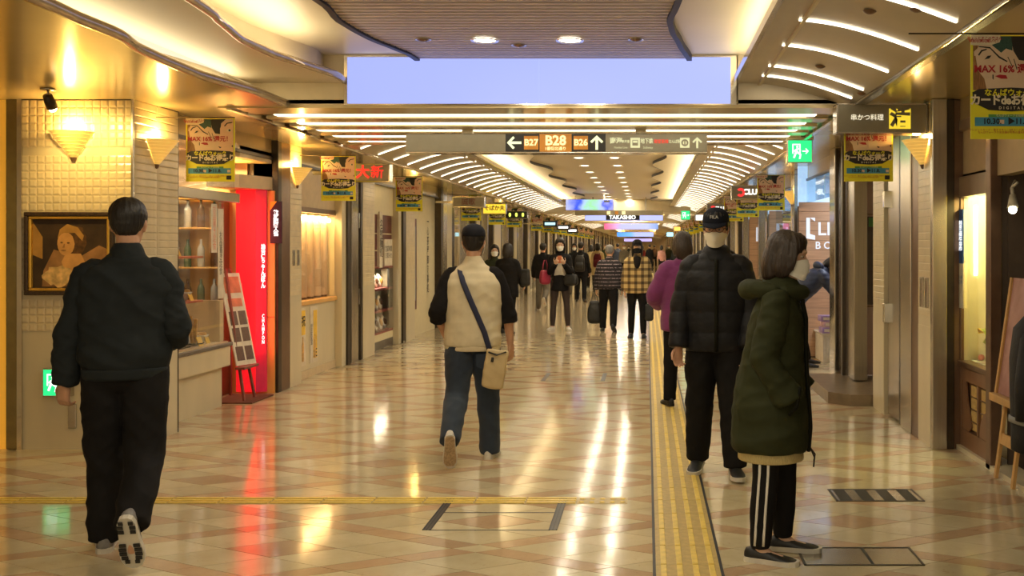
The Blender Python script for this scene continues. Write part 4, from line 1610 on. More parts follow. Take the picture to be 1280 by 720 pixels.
MB().box(-5.3, -4.05, 8.14, 10.3, 2.5, 2.56).build('interior_ceiling', M['ceil_cream'], w1)
lt = MB().bbox(-.02, .02, -.5, .5, -.015, .015, .01).build('tube_light', M['tube_white'], None, loc=(-4.3, 8.9, 2.47))
tag(lt, 'white tube light inside the food display window', 'light')
area('window_lamp', (-4.5, 9.0, 2.44), (0, 0, 0), .3, 1.6, 9, (1.0, .86, .62))
# shelves of furniture deep inside
for i, (y, zz, h, mm) in enumerate(((8.35, .7, .9, 'interior_cool'), (9.75, .3, 1.2, 'bronze'), (9.2, 1.2, .5, 'paper'), (10.0, 1.55, .3, 'red_shelf'))):
    MB().bbox(-5.28, -5.1, y - .18, y + .18, zz, zz + h, .01).build('wall_unit', M[mm], w1)


# bottle shelves at the back of the shop, seen through the glass
M['bottle_brown'] = mat('bottle_brown', (.10, .045, .015), .15)
M['bottle_green'] = mat('bottle_green', (.05, .10, .05), .15)
M['bottle_pale'] = mat('bottle_pale', (.45, .45, .40), .15)
for s_ in (-1, 1):
    MB().bbox(-4.72 + s_ * .42 - .015, -4.72 + s_ * .42 + .015, 10.06, 10.26, 0, 2.0, .004).build('rack_upright', M['bronze'], w1)
for zz in (.5, .9, 1.3, 1.7, 2.0):
    MB().bbox(-5.14, -4.30, 10.06, 10.26, zz - .02, zz, .004).build('rack_shelf', M['food_tan'], w1)
bprof = [(0, 0), (.034, 0), (.036, .01), (.036, .17), (.03, .20), (.013, .23), (.012, .28), (0, .28)]
bms = [MB().lathe(bprof, n=12).mesh('sauce_bottle', M[m_], True) for m_ in ('bottle_brown', 'bottle_green', 'bottle_pale')]
for zi, zz in enumerate((.9, 1.3, 1.7)):
    for i in range(6):
        o = inst('sauce_bottle', bms[(i + zi) % 3], None, (-4.72 - .34 + .135 * i, 10.13, zz))
        tag(o, ('brown', 'green', 'pale')[(i + zi) % 3] + ' glass bottle on the ' + ('lower', 'middle', 'upper')[zi] + ' rack shelf inside the food shop', 'bottle', 'bottles on the shop rack')


# paper cards pinned on the inner wall
for i in range(10):
    y, zz = 8.5 + .17 * i, 1.25 + .38 * (i % 3)
    o = MB().box(0, .004, -.06, .06, -.14, .14).build('menu_card', M[('paper', 'paper_red', 'price_yellow', 'interior_cool')[i % 4]], None, loc=(-5.298, y, zz))
    tag(o, 'small paper menu card pinned on the wall inside the food shop', 'menu', 'menu cards inside the food shop')


# food models: a dish with food heaped on it and a price card in front
def food_model(kind):
    r = empty('food_model')
    if kind == 'fan':       # tall fan of tan skewers on a black dish
        MB().lathe([(0, .0), (.05, .0), (.085, .012), (.09, .018), (.05, .01), (0, .008)], n=16).build('dish', M['dish_black'], r, smooth=True)
        for i in range(7):
            a = -.6 + .2 * i
            MB().bbox(-.012, .012, -.008, .008, 0, .17 - .012 * abs(i - 3), .006).build('skewer', M['food_tan'] if i % 3 else M['dish'], r)
            s = r.children[-1]
            s.location = (.0 + .01 * i - .03, .02 * (i - 3), .012)
            s.rotation_euler = (a * .6, .15 * (i % 3 - 1), 0)
    elif kind == 'bowl':
        MB().lathe([(0, 0), (.035, 0), (.04, .01), (.07, .05), (.078, .06), (.07, .055), (.03, .02), (0, .018)], n=18).build('bowl', M['dish'], r, smooth=True)
        mb = MB()
        rr = random.Random(5)
        for i in range(9):
            mb.ball((rr.uniform(-.04, .04), rr.uniform(-.04, .04), .055 + rr.uniform(0, .012)), (.022, .016, .014), 8, 5)
        mb.build('food', M['food_tan'], r, smooth=True)
    else:                   # set tray
        MB().bbox(-.09, .09, -.12, .12, 0, .014, .005).build('tray', M['dish_black'], r)
        for x, y, rad, mm in ((-.03, -.06, .045, 'dish'), (.03, .05, .05, 'dish'), (-.04, .06, .03, 'red_shelf')):
            MB().lathe([(0, .014), (rad * .6, .014), (rad, .035), (rad * .95, .034), (0, .022)], (x, y, 0), 14).build('dish', M[mm], r, smooth=True)
            MB().ball((x, y, .032), (rad * .7, rad * .7, .02), 10, 6).build('food', M['food_tan' if mm == 'dish' else 'food_dark'], r, smooth=True)
    c = MB().add([(.075, -.035, .0), (.075, .035, .0), (.055, .035, .05), (.055, -.035, .05), (.079, -.035, .0), (.079, .035, .0), (.059, .035, .05), (.059, -.035, .05)],
                 [(0, 1, 2, 3), (7, 6, 5, 4), (0, 4, 5, 1), (3, 2, 6, 7), (0, 3, 7, 4), (1, 5, 6, 2)]).build('price_card', M['price_yellow'], r)
    return r


protos = {}
spots = [('fan', -4.13, 8.44, .612, 'tan skewer fan model at the pier end of the display floor'),
         ('tray', -4.15, 8.735, .612, 'set meal tray model between two skewer fans'),
         ('fan', -4.13, 9.0, .612, 'tan skewer fan model beside the cream end panel'),
         ('bowl', -4.15, 9.25, .612, 'food bowl model on the display floor'),
         ('bowl', -4.36, 8.62, .612, 'food bowl model at the back of the display floor'),
         ('tray', -4.42, 8.93, .612, 'set meal tray model at the back of the display floor'),
         ('fan', -4.18, 8.45, 1.02, 'tan skewer fan model on the lower red shelf'),
         ('tray', -4.2, 8.72, 1.02, 'set meal tray model on the lower red shelf'),
         ('bowl', -4.18, 8.98, 1.02, 'food bowl model on the lower red shelf'),
         ('fan', -4.2, 8.5, 1.42, 'tan skewer fan model on the upper red shelf'),
         ('bowl', -4.2, 8.78, 1.42, 'food bowl model on the upper red shelf')]
for kd, x, y, zz, lab in spots:
    if kd not in protos:
        o = protos[kd] = food_model(kd)
    else:
        o = copy_tree(protos[kd])
    o.location = (x, y, zz)
    o.scale = (1.55, 1.3, 1.6) if kd == 'fan' else (1.2, 1.0, 1.3)
    tag(o, lab, 'food model', 'food models in the display window')
# paper strips hanging at the window corner
for x, y, z0, z1, mm, lab in ((XW + .008, 9.36, 1.02, 1.86, 'paper', 'long white paper menu strip on the display window corner'), (XW + .008, 9.22, 1.45, 1.9, 'paper_red', 'red and white paper menu strip inside window top')):
    r = empty('menu_strip', (x, y, z0))
    tag(r, lab, 'menu')
    MB().box(-.001, .001, -.06, .06, 0, z1 - z0).build('sheet', M['paper'], r)
    t = text('\n'.join('お品書き定食'), .075, M['paper_red'] if mm == 'paper_red' else M['ink'], r, (.002, 0, (z1 - z0) / 2), (PI / 2, 0, PI / 2), line=.9)

# red pillar with white lettering, lit from inside
M['red_lit'] = mat('red_lit', (0.62, 0.01, 0.02), 0.35, emit=(1.0, .012, .02), estr=.33)
M['red_deep'] = mat('red_deep', (0.35, 0.006, 0.03), 0.3, emit=(.8, .02, .06), estr=.14)
rp = empty('red_pillar', (-4.06, 10.22, 0))
tag(rp, 'glowing red sign pillar with white side lettering at a restaurant door', 'pillar')
MB().bbox(-.145, .06, 0, .07, .02, 2.085, .006).build('red_face', M['red_lit'], rp)
MB().add([(.06, 0, .02), (.155, .03, .02), (.155, .07, .02), (.06, .07, .02), (.06, 0, 2.085), (.155, .03, 2.085), (.155, .07, 2.085), (.06, .07, 2.085)],
         [(0, 1, 5, 4), (1, 2, 6, 5), (2, 3, 7, 6), (3, 0, 4, 7), (4, 5, 6, 7), (3, 2, 1, 0)]).build('slanted_side', M['red_deep'], rp)
text('\n'.join('神戸ちゃんぽん'), .075, M['white_text'], rp, (.130, .014, 1.30), (PI / 2, 0, .3), bold=.03, line=.85, width=.55)
text('\n'.join('CHAMPON'), .055, M['white_text'], rp, (.130, .014, .66), (PI / 2, 0, .3), bold=.02, line=.8, width=.6)
area('pillar_lamp', (-4.0, 10.1, 1.2), (PI / 2, 0, 0), .2, 1.6, 3.0, (1.0, .03, .03))
d1_ = empty('door_1')
tag(d1_, 'restaurant entrance recess with amber wooden panels and cream lintels', 'door', kind='structure')
MB().box(-4.7, -3.83, 10.28, 10.36, 0, 2.08).build('amber_panel', M['lit_wood'], d1_)
MB().box(-4.7, -3.83, 10.275, 10.279, .78, .785).build('panel_joint', M['bronze'], d1_)
MB().add([(-4.3, 9.75, 2.09), (-4.02, 9.85, 2.09), (-3.86, 10.3, 2.09), (-4.3, 10.3, 2.09), (-4.3, 9.75, 2.22), (-4.02, 9.85, 2.22), (-3.86, 10.3, 2.22), (-4.3, 10.3, 2.22)],
         [(0, 1, 5, 4), (1, 2, 6, 5), (2, 3, 7, 6), (3, 0, 4, 7), (4, 5, 6, 7), (3, 2, 1, 0)]).build('lintel', M['cream_panel'], d1_)
MB().box(-4.35, -3.87, 9.5, 10.36, 2.36, 2.47).build('lintel', M['cream_panel'], d1_)
MB().box(-4.3, -4.1, 10.25, 10.36, 2.2, 2.4).build('upper_panel', M['bronze'], d1_)
MB().box(-4.1, -3.86, 10.3, 10.36, 2.2, 2.4).build('upper_panel', M['far_dark'], d1_)
area('door_lamp', (-4.3, 9.95, 2.30), (0, 0, 0), .5, .25, 9, (1.0, .62, .22))
po = empty('wall_poster', (at(345, 278, 10.26).x, 10.26, at(345, 278, 10.26).z))
tag(po, 'dark purple poster with vertical white characters beside red pillar', 'poster')
M['purple_dark'] = mat('purple_dark', (0.02, 0.012, 0.035), .5)
MB().box(-.062, .062, 0, .006, -.215, .215).build('sheet', M['purple_dark'], po)
mb = MB()
flat(mb, [(-.062, .215), (.01, .215), (-.062, .12)], -.003)
mb.build('corner_flash', M['price_yellow'], po)
text('飲\n放\n題\n個\n人\n会', .055, M['white_text'], po, (.0, -.003, -.01), bold=.02, line=.8)

# menu easel with picture menu, on a brown mat
def slab_between(mb, a, b, w, t, side):
    a, b, side = Vector(a), Vector(b), Vector(side).normalized()
    d = (b - a).normalized()
    n_ = d.cross(side).normalized()
    s, n_ = side * w / 2, n_ * t / 2
    vs_ = [a - s - n_, a + s - n_, a + s + n_, a - s + n_, b - s - n_, b + s - n_, b + s + n_, b - s + n_]
    mb.add(vs_, [(0, 3, 2, 1), (4, 5, 6, 7), (0, 1, 5, 4), (1, 2, 6, 5), (2, 3, 7, 6), (3, 0, 4, 7)])


M['mat_brown'] = mat('mat_brown', (0.16, 0.055, 0.03), 0.9, bump=.3, bscale=200)
M['easel_red'] = mat('easel_red', (0.22, 0.05, 0.03), 0.4)
o = MB().bbox(-.22, .20, -.28, .28, 0, .014, .005).build('door_mat', M['mat_brown'], None, loc=(-3.98, 9.85, 0.0))
tag(o, 'dark brown door mat under the menu easel', 'mat')
ez = empty('menu_easel', (-3.98, 9.85, .019))
tag(ez, 'wooden easel holding a white illustrated menu board on brown mat', 'easel')
# board faces the corridor (+X) and leans back; seen edge-on it slants to the left going up
bt, bb_ = (-.19, .12, 1.22), (.055, -.06, .33)
for s in (-1, 1):
    mb = MB()
    slab_between(mb, (.09, -.07 + s * .13, 0), (-.2, .11 + s * .05, 1.27), .03, .02, (0, 1, 0))
    mb.build('leg', M['easel_red'], ez)
mb = MB()
slab_between(mb, (-.17, .12, 1.15), (-.19, .16, 0), .03, .02, (0, 1, 0))
mb.build('rear_leg', M['easel_red'], ez)
MB().bbox(.02, .11, -.24, .12, .30, .325, .004).build('ledge', M['easel_red'], ez)
mb = MB()
slab_between(mb, bb_, bt, .27, .012, (.35, 1, 0))
bd = mb.build('menu_board', M['paper'], ez)
mb, mr_, mp_ = MB(), MB(), MB()
B0, B1 = Vector(bb_), Vector(bt)
sd = Vector((.35, 1, 0)).normalized()
nn = (B1 - B0).normalized().cross(sd).normalized()
if nn.x < 0:
    nn = -nn


def onboard(u0, u1, v0, v1, off=.0085):
    c = []
    for u, v in ((u0, v0), (u1, v0), (u1, v1), (u0, v1)):
        c.append(B0 + (B1 - B0) * v + sd * (u - .5) * .27 + nn * off)
    return c


for i, v in enumerate((.05, .25, .43)):
    for u in (.08, .54):
        mb.quad(*onboard(u, u + .38, v, v + .15))
mr_.quad(*onboard(.1, .9, .78, .96))
mr_.quad(*onboard(.15, .85, .63, .72))
mb.build('menu_photo', M['food_dark'], bd)
mr_.build('menu_heading', M['paper_red'], bd)

# ================================================================ LEFT SHOP 2: blind cylinders in a lit window
w2 = empty('window_2')
tag(w2, 'amber lit shop window with a row of pale vertical cylinders over marble base', 'window', kind='structure')
X2_ = -3.92
M['amber_back'] = mat('amber_back', (0.75, 0.45, 0.14), 0.5, var=.05)
M['cyl'] = mat('cyl', (0.70, 0.52, 0.34), 0.5, var=.05)
MB().box(X2_ - .3, X2_, 11.02, 12.75, 0, .84).build('marble_base', M['wall_slab'], w2)
MB().box(X2_ - .3, X2_ + .012, 11.02, 12.75, 0, .09).build('skirting', M['cream_panel'], w2)
MB().bbox(X2_ - .3, X2_ + .03, 11.0, 12.62, .84, .885, .005).build('sill', M['lit_wood'], w2)
MB().box(X2_ - .3, X2_, 11.02, 12.75, 1.95, 2.42).build('upper_wall', M['cream_panel'], w2)
MB().box(X2_ - .3, X2_ + .01, 12.56, 12.75, .84, 1.95).build('frame', M['cream_panel'], w2)
MB().box(X2_ - .34, X2_ - .3, 11.02, 12.75, .84, 1.95).build('window_back', M['amber_back'], w2)
for i in range(6):
    y = 11.18 + .25 * i
    MB().lathe([(0, 0), (.098, 0), (.098, .02), (.1, .02), (.1, .98), (0, .98)], n=20).build('cylinder', M['cyl'], w2, smooth=False, loc=(X2_ - .16, y, .90))
    MB().lathe([(.102, 0), (.102, .022)], n=20).build('dark_ring', M['bronze'], w2, loc=(X2_ - .16, y, .89))
    b = MB().ball((0, 0, 0), .028).build('window_bulb', M['bulb'], w2, smooth=True, loc=(X2_ - .04, y, 1.83))
MB().box(X2_ - .2, X2_ + .01, 11.05, 12.56, 1.9, 1.96).build('frame_head', M['bronze'], w2)
area('window_lamp', (X2_ - .03, 11.8, 1.88), (0, .35, 0), .05, 1.3, 16, (1.0, .6, .2))
MB().box(X2_ - .006, X2_ - .002, 11.05, 12.56, .885, 1.9).build('pane', M['glass'], w2)
for y, lab, big in ((11.33, 'narrow yellow and white sake poster on the marble base', '祝'), (11.74, 'narrow yellow beer poster on the marble base', '生')):
    r = empty('sake_poster', (X2_ + .003, y, .48))
    tag(r, lab, 'poster')
    MB().box(0, .004, -.13, .13, -.33, .33).build('sheet', M['paper'], r)
    MB().box(.004, .006, -.02, .11, .02 if big == '祝' else -.28, .3 if big == '祝' else .28).build('yellow_field', M['price_yellow'], r)
    mb = MB()
    mb.tube([(.006, .03, -.28), (.006, .03, -.1), (.006, .03, -.04), (.006, .03, .0)], [(.035, .004), (.035, .004), (.013, .004), (.013, .004)], 8, side=(0, 1, 0))
    mb.build('bottle_print', M['food_tan'], r)
    text(big, .13, M['ink'], r, (.0075, .045, .17 if big == '祝' else -.22), (PI / 2, 0, PI / 2), bold=.02)
    text('\n'.join('特別純米酒'), .06, M['ink'], r, (.0075, -.09, .0), (PI / 2, 0, PI / 2), line=.8)
o = MB().box(0, .004, -.05, .05, -.45, .45).build('yellow_strip', M['price_yellow'], None, loc=(X2_ + .013, 12.66, 1.35))
tag(o, 'tall narrow yellow paper strip beside the cylinder window', 'poster')

# ================================================================ LEFT SHOP 3: plates on maroon shelves
w3 = empty('window_3')
tag(w3, 'cream shop front with maroon shelves of display plates', 'window', kind='structure')
M['maroon'] = mat('maroon', (0.10, 0.012, 0.014), 0.3, var=.2)
M['maroon_shelf'] = mat('maroon_shelf', (0.26, 0.06, 0.05), 0.4)
M['shop_cream'] = mat('shop_cream', (0.72, 0.64, 0.42), 0.45, var=.04)
X3 = -3.93
MB().box(X3 - .05, X3, 13.98, 15.5, 0, .12).build('skirting', M['grey_cap'], w3)
MB().box(X3 - .4, X3 + .0, 13.98, 15.5, .12, .24).build('base_panel', M['shop_cream'], w3)
MB().box(X3 - .4, X3 - .3, 13.98, 15.5, .24, 1.22).build('case_back', M['bronze'], w3)
MB().box(X3 - .05, X3, 13.98, 15.5, 1.98, 2.42).build('upper_wall', M['shop_cream'], w3)
MB().box(X3 - .06, X3 - .02, 13.98, 15.5, 1.2, 1.98).build('maroon_panel', M['maroon'], w3)
for zz in (.245, .56, .88, 1.20):
    MB().bbox(X3 - .3, X3 + .01, 13.99, 15.42, zz - .02, zz + .015, .004).build('shelf', M['maroon_shelf'], w3)
for zz in (1.45, 1.7):
    MB().box(X3 - .02, X3 - .015, 13.98, 15.5, zz - .008, zz + .008).build('panel_joint', M['shop_cream'], w3)
MB().box(X3 - .02, X3 + .02, 14.62, 14.78, 1.2, 2.02).build('lettered_post', M['paper'], w3)
text('\n'.join('名物麺処'), .16, M['ink'], w3, (X3 + .023, 14.7, 1.62), (PI / 2, 0, PI / 2), line=.85)
MB().box(X3 - .02, X3 + .005, 14.95, 15.4, 1.22, 1.62).build('notice', M['paper'], w3)
text('営業時間\nお知らせ', .1, M['ink'], w3, (X3 + .008, 15.17, 1.42), (PI / 2, 0, PI / 2))
MB().box(X3 - .019, X3 - .01, 14.25, 14.42, 1.32, 1.75).build('inner_light', M['interior_cool'], w3)
MB().box(X3 - .02, X3 + .012, 14.0, 14.1, .6, 1.85).build('notice', M['ink'], w3)
MB().box(X3 - .02, X3 + .006, 15.2, 15.42, .58, 1.18).build('notice', M['ink'], w3)
MB().box(X3 + .012, X3 + .016, 13.99, 15.44, .25, 1.2).build('pane', M['glass'], w3)
pme = MB().lathe([(0, .012), (.05, .010), (.085, .0), (.11, -.012), (.114, -.010), (.085, .006), (.0, .018)], n=18).mesh('plate', M['dish'], True)
gme = MB().ball((0, 0, .012), (.06, .06, .03), 10, 6).mesh('garnish', M['food_tan'], True)
gm2 = MB().ball((0, 0, .012), (.055, .065, .03), 10, 6).mesh('garnish', M['food_dark'], True)
for zi, zz in enumerate((.26, .575, .895)):
    for i in range(6):
        if zi > 0 and i > 4:
            continue
        y = 14.14 + .235 * i
        r = empty('display_plate', (X3 - .1, y, zz + .105))
        r.rotation_euler = (0, PI / 2 - .25, 0)
        tag(r, 'upright display dish on the ' + ('bottom', 'middle', 'top')[zi] + ' maroon shelf', 'plate', ('bottom', 'middle', 'top')[zi] + ' maroon shelf dishes')
        inst('plate', pme, r)
        inst('food', (gme, gm2)[(i + zi) % 2], r)
area('case_lamp', (X3 - .06, 14.7, 1.17), (0, 0, 0), .1, 1.2, 9, (1.0, .85, .6))

# ================================================================ LEFT SHOP 4: cream panel with vertical writing
w4 = empty('window_4')
tag(w4, 'cream shop panel with vertical black brush writing', 'window', kind='structure')
MB().box(-4.0, -3.93, 16.4, 18.5, 0, 2.42).build('panel', M['shop_cream'], w4)
MB().box(-3.95, -3.92, 16.42, 17.0, .45, 1.98).build('maroon_frame', M['maroon'], w4)
MB().box(-3.93, -3.915, 16.5, 16.9, .6, 1.85).build('notice', M['interior_cool'], w4)
text('\n'.join('一心茶屋御食事処'), .17, M['ink'], w4, (-3.925, 17.9, 1.35), (PI / 2, 0, PI / 2), line=1.0, bold=.01)
MB().box(-5.2, -4.1, 16.4, 18.5, 0, 2.6).build('partition', M['interior'], w4)
MB().box(-5.2, -4.3, 13.98, 15.6, 0, 2.6).build('partition', M['interior'], w3)
MB().box(-5.2, -4.3, 11.02, 12.7, 0, 2.6).build('partition', M['interior'], w2)

# ================================================================ RIGHT: near restaurant, dark wood and yellow window
M['brown_panel'] = mat('brown_panel', (0.22, 0.115, 0.06), 0.32, var=.1, stretch=(1, 3, .4), scale=4)
M['brown_beam'] = mat('brown_beam', (0.25, 0.17, 0.10), 0.3, var=.1, stretch=(1, 4, 1), scale=3)
M['beige_panel'] = mat('beige_panel', (0.48, 0.36, 0.20), 0.5, var=.05)
M['bamboo'] = mat('bamboo', (0.50, 0.34, 0.12), 0.5, var=.2, scale=30)
M['yellow_wall'] = mat('yellow_wall', (0.82, 0.66, 0.06), 0.5, var=.04)
M['greens'] = mat('greens', (0.35, 0.42, 0.05), 0.5, var=.5, scale=30)
M['navy'] = mat('navy', (0.015, 0.018, 0.05), 0.8)
w5 = empty('window_5')
tag(w5, 'dark wood restaurant front with bright yellow display window', 'window', kind='structure')
XN = 2.33
YA, YN = 6.80, 7.46
MB().box(XN - .03, XN + .15, Y0F, 7.5, 0, .035).build('stone_kerb', M['wall_slab'], w5)
MB().box(XN, XN + .06, YA, YN, .035, .16).build('lower_rail', M['brown_panel'], w5)
MB().box(XN, XN + .06, YA, YN, .52, .62).build('middle_rail', M['brown_panel'], w5)
MB().box(XN + .035, XN + .06, YA, YN, .16, .52).build('panel_back', M['brown_panel'], w5)
for y0, y1 in ((YA, YA + .07), (7.04, 7.07), (YN - .06, YN)):
    MB().box(XN, XN + .04, y0, y1, .16, .52).build('stile', M['brown_panel'], w5)
for y0, y1 in ((YA + .08, 7.035), (7.075, 7.26)):
    n = int((y1 - y0) / .022)
    for i in range(n):
        MB().tube([(XN + .026, y0 + .022 * (i + .5), .18), (XN + .026, y0 + .022 * (i + .5), .5)], .009, 6).build('bamboo_slat', M['bamboo'], w5)
    for zz in (.24, .33, .42):
        MB().box(XN + .012, XN + .02, y0, y1, zz - .004, zz + .004).build('bamboo_tie', M['bronze'], w5)
# cut-out silhouettes of a flask and a cup edge over the lattice
MB().prism([(XN + .005, y, z_) for y, z_ in ((7.26, .16), (7.20, .20), (7.30, .38), (7.33, .52), (7.42, .52), (7.42, .16))], (.012, 0, 0)).build('flask_cutout', M['brown_panel'], w5)
MB().prism([(XN + .005, y, z_) for y, z_ in [(YA + .06, .16)] + [(YA + .06 + .17 * math.cos(t * PI / 16), .16 + .20 * math.sin(t * PI / 16)) for t in range(9)]], (.012, 0, 0)).build('cup_cutout', M['brown_panel'], w5)
MB().bbox(XN - .02, XN + .08, YA, YN, .62, .66, .004).build('sill', M['bronze'], w5)
MB().box(XN + .004, XN + .008, YA, YN, .66, 1.86).build('pane', M['glass'], w5)
MB().bbox(XN - .005, XN + .02, YN - .035, YN + .06, .66, 1.9, .005).build('frame', M['bronze'], w5)
MB().bbox(XN - .01, XN + .07, YA - .02, YN + .02, 1.87, 2.02, .005).build('transom_beam', M['brown_beam'], w5)
MB().box(XN + .02, XN + .05, YA, YN, 2.02, 2.36).build('transom_panel', M['beige_panel'], w5)
MB().bbox(XN - .01, XN + .07, Y0F, YN + .02, 2.36, 2.44, .005).build('top_beam', M['brown_beam'], w5)
MB().box(XN - .0, XN + .1, Y0F, YN + .1, 2.44, 2.6).build('header', M['soffit'], w5)
MB().bbox(XN - .03, XN + .05, YA - .09, YA, 0, 2.44, .006).build('door_post', M['bronze'], w5)
MB().box(XN + .02, XN + .12, Y0F, YA - .09, 1.98, 2.14).build('door_beam', M['beige_panel'], w5)
MB().box(XN + .02, XN + .1, Y0F, YA - .09, 2.14, 2.36).build('door_panel', M['beige_panel'], w5)
MB().box(XN + .6, XN + .65, YA - .02, 7.58, .6, 2.4).build('yellow_back', M['yellow_wall'], w5)
MB().box(XN + .02, XN + .6, 7.54, 7.58, .6, 2.4).build('yellow_side', M['yellow_wall'], w5)
MB().box(XN + .02, XN + .6, YA, 7.54, .58, .64).build('display_floor', M['dish_black'], w5)
MB().box(XN + .06, XN + .6, YA - .06, YA - .02, .6, 2.4).build('near_side', M['far_dark'], w5)
MB().box(XN + .02, XN + .6, YA, 7.54, 2.0, 2.04).build('display_top', M['brown_beam'], w5)
M['tube_lime'] = emis('tube_lime', (1.0, .95, .45), 10)
o = MB().tube([(0, 0, -.26), (0, 0, .26)], .013, 10).build('tube_light', M['tube_lime'], None, smooth=True, loc=(XN + .12, 7.46, 1.55))
tag(o, 'upright tube light inside the yellow display window', 'light')
area('window_lamp', (XN + .2, 7.15, 1.97), (.35, 0, 0), .3, .5, 17, (1.0, .9, .35))
# leafy food model
fm = empty('salad_model', (XN + .2, 7.20, .64))
tag(fm, 'heaped green and yellow salad model in the yellow window', 'food model')
MB().bbox(-.13, .13, -.22, .22, 0, .025, .01).build('tray', M['dish'], fm)
rr = random.Random(8)
for i in range(26):
    a, b_ = rr.uniform(0, 2 * PI), rr.uniform(.03, .16)
    mb = MB()
    L_ = rr.uniform(.06, .13)
    mb.add([(0, 0, 0), (.035, L_ * .5, .02), (0, L_, .0), (-.035, L_ * .5, .02), (0, L_ * .5, .03)], [(0, 1, 4), (1, 2, 4), (2, 3, 4), (3, 0, 4)])
    o = mb.build('leaf', M['greens'] if i % 3 else M['price_yellow'], fm)
    o.location = (math.cos(a) * b_ * .6, math.sin(a) * b_ * 1.2, .03 + rr.uniform(0, .24))
    o.scale = (1.15, 1.15, 1.15)
    o.rotation_euler = (rr.uniform(-.5, 1.0), rr.uniform(-.6, .6), rr.uniform(0, 6))
for i in range(5):
    MB().ball((rr.uniform(-.1, 0), -.18 + .09 * i, .045), .025, 10, 6).build('tomato', M['paper_red'], fm, smooth=True)
o = MB().box(-.3, .3, -.03, .03, -.28, .28)
o = empty('hours_sign', (XN - .006, 7.40, 1.38))
tag(o, 'narrow blue and white notice strip on the yellow window frame', 'notice')
M['notice_blue'] = mat('notice_blue', (0.03, 0.12, 0.36), .4)
MB().box(-.004, .0, -.055, .055, .0, .40).build('blue_sheet', M['notice_blue'], o)
MB().box(-.004, .0, -.055, .055, -.33, .0).build('white_sheet', M['paper'], o)
text('\n'.join('禁煙席'), .08, M['white_text'], o, (-.006, 0, .2), (PI / 2, 0, -PI / 2), line=.95)
text('11:00\n22:00', .036, M['notice_blue'], o, (-.006, 0, -.12), (PI / 2, 0, -PI / 2))
# dark doorway
dd = empty('door_2')
tag(dd, 'dark open doorway of the wood fronted restaurant', 'door', kind='structure')
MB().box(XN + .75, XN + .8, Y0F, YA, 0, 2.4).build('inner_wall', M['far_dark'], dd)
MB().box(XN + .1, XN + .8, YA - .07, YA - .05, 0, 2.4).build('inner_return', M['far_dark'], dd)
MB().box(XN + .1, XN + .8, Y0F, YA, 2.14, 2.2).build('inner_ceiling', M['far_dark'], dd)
nr = empty('door_curtain', (XN + .14, 6.12, 1.98))
tag(nr, 'short navy door curtain hanging in the dark doorway', 'curtain')
for k in range(3):
    mb = MB()
    n = 12
    y0 = -.40 + .25 * k
    pts = [(.012 * math.sin(i * 1.3 + k), y0 + .235 * i / n) for i in range(n + 1)]
    for (xa, ya), (xb, yb) in zip(pts[:-1], pts[1:]):
        mb.quad((xa, ya, -.3), (xb, yb, -.3), (xb * .3, yb, 0), (xa * .3, ya, 0))
    mb.build('curtain_panel', M['navy'], nr)
MB().tube([(0, -.45, .0), (0, .4, .0)], .012, 8).build('curtain_rod', M['bronze'], nr)
# clip spot lamp
c = at(1266, 235, 6.5)
sl = empty('clip_lamp', (XN + .06, 6.45, c.z))
tag(sl, 'small white clip spotlight in the dark doorway', 'lamp')
M['lamp_white'] = mat('lamp_white', (.6, .55, .42), .4)
mb = MB()
mb.tube([(.02, .1, .05), (-.03, .02, .0), (-.02, -.05, .03)], .009, 8)
mb.build('clip', M['lamp_white'], sl, smooth=True)
MB().tube([(-.03, .02, 0), (-.04, -.02, -.05)], .012, 8).build('arm', M['lamp_white'], sl, smooth=True)
MB().tube([(-.04, -.02, -.05), (-.05, -.05, -.13)], [.02, .036], 12).build('lamp_head', M['lamp_white'], sl, smooth=True)
MB().ball((-.053, -.056, -.145), .027).build('bulb', M['bulb'], sl, smooth=True)
# wooden easel with poster board
M['easel_wood'] = mat('easel_wood', (0.52, 0.30, 0.10), 0.45, var=.15, stretch=(1, 1, .2), scale=12)
M['poster_dark'] = mat('poster_dark', (0.28, 0.12, 0.10), .5, col2=(.45, .25, .22), scale=6)
ez = empty('display_easel', (2.27, 6.36, 0))
tag(ez, 'pale wooden easel with a framed board by the dark doorway', 'easel')
for s in (-1, 1):
    mb = MB()
    slab_between(mb, (0, s * .15, 0), (.16, s * .12, 1.28 if s > 0 else 1.2), .035, .02, (0, 1, 0))
    mb.build('leg', M['easel_wood'], ez)
mb = MB()
slab_between(mb, (.15, 0, 1.1), (.36, 0, 0), .035, .02, (0, 1, 0))
mb.build('rear_leg', M['easel_wood'], ez)
mb = MB()
slab_between(mb, (.035, -.17, .26), (.035, .15, .26), .07, .02, (0.2, 0, 1))
mb.build('cross_bar', M['easel_wood'], ez)
MB().bbox(-.03, .05, -.20, .2, .50, .55, .005).build('ledge', M['easel_wood'], ez)
mb = MB()
slab_between(mb, (.02, 0, .55), (.125, 0, 1.3), .36, .014, (0, 1, 0))
mb.build('board', M['poster_dark'], ez)
mb = MB()
for s in (-1, 1):
    slab_between(mb, (.015, s * .17, .55), (.12, s * .17, 1.3), .03, .03, (0, 1, 0))
mb.build('board_frame', M['easel_wood'], ez)
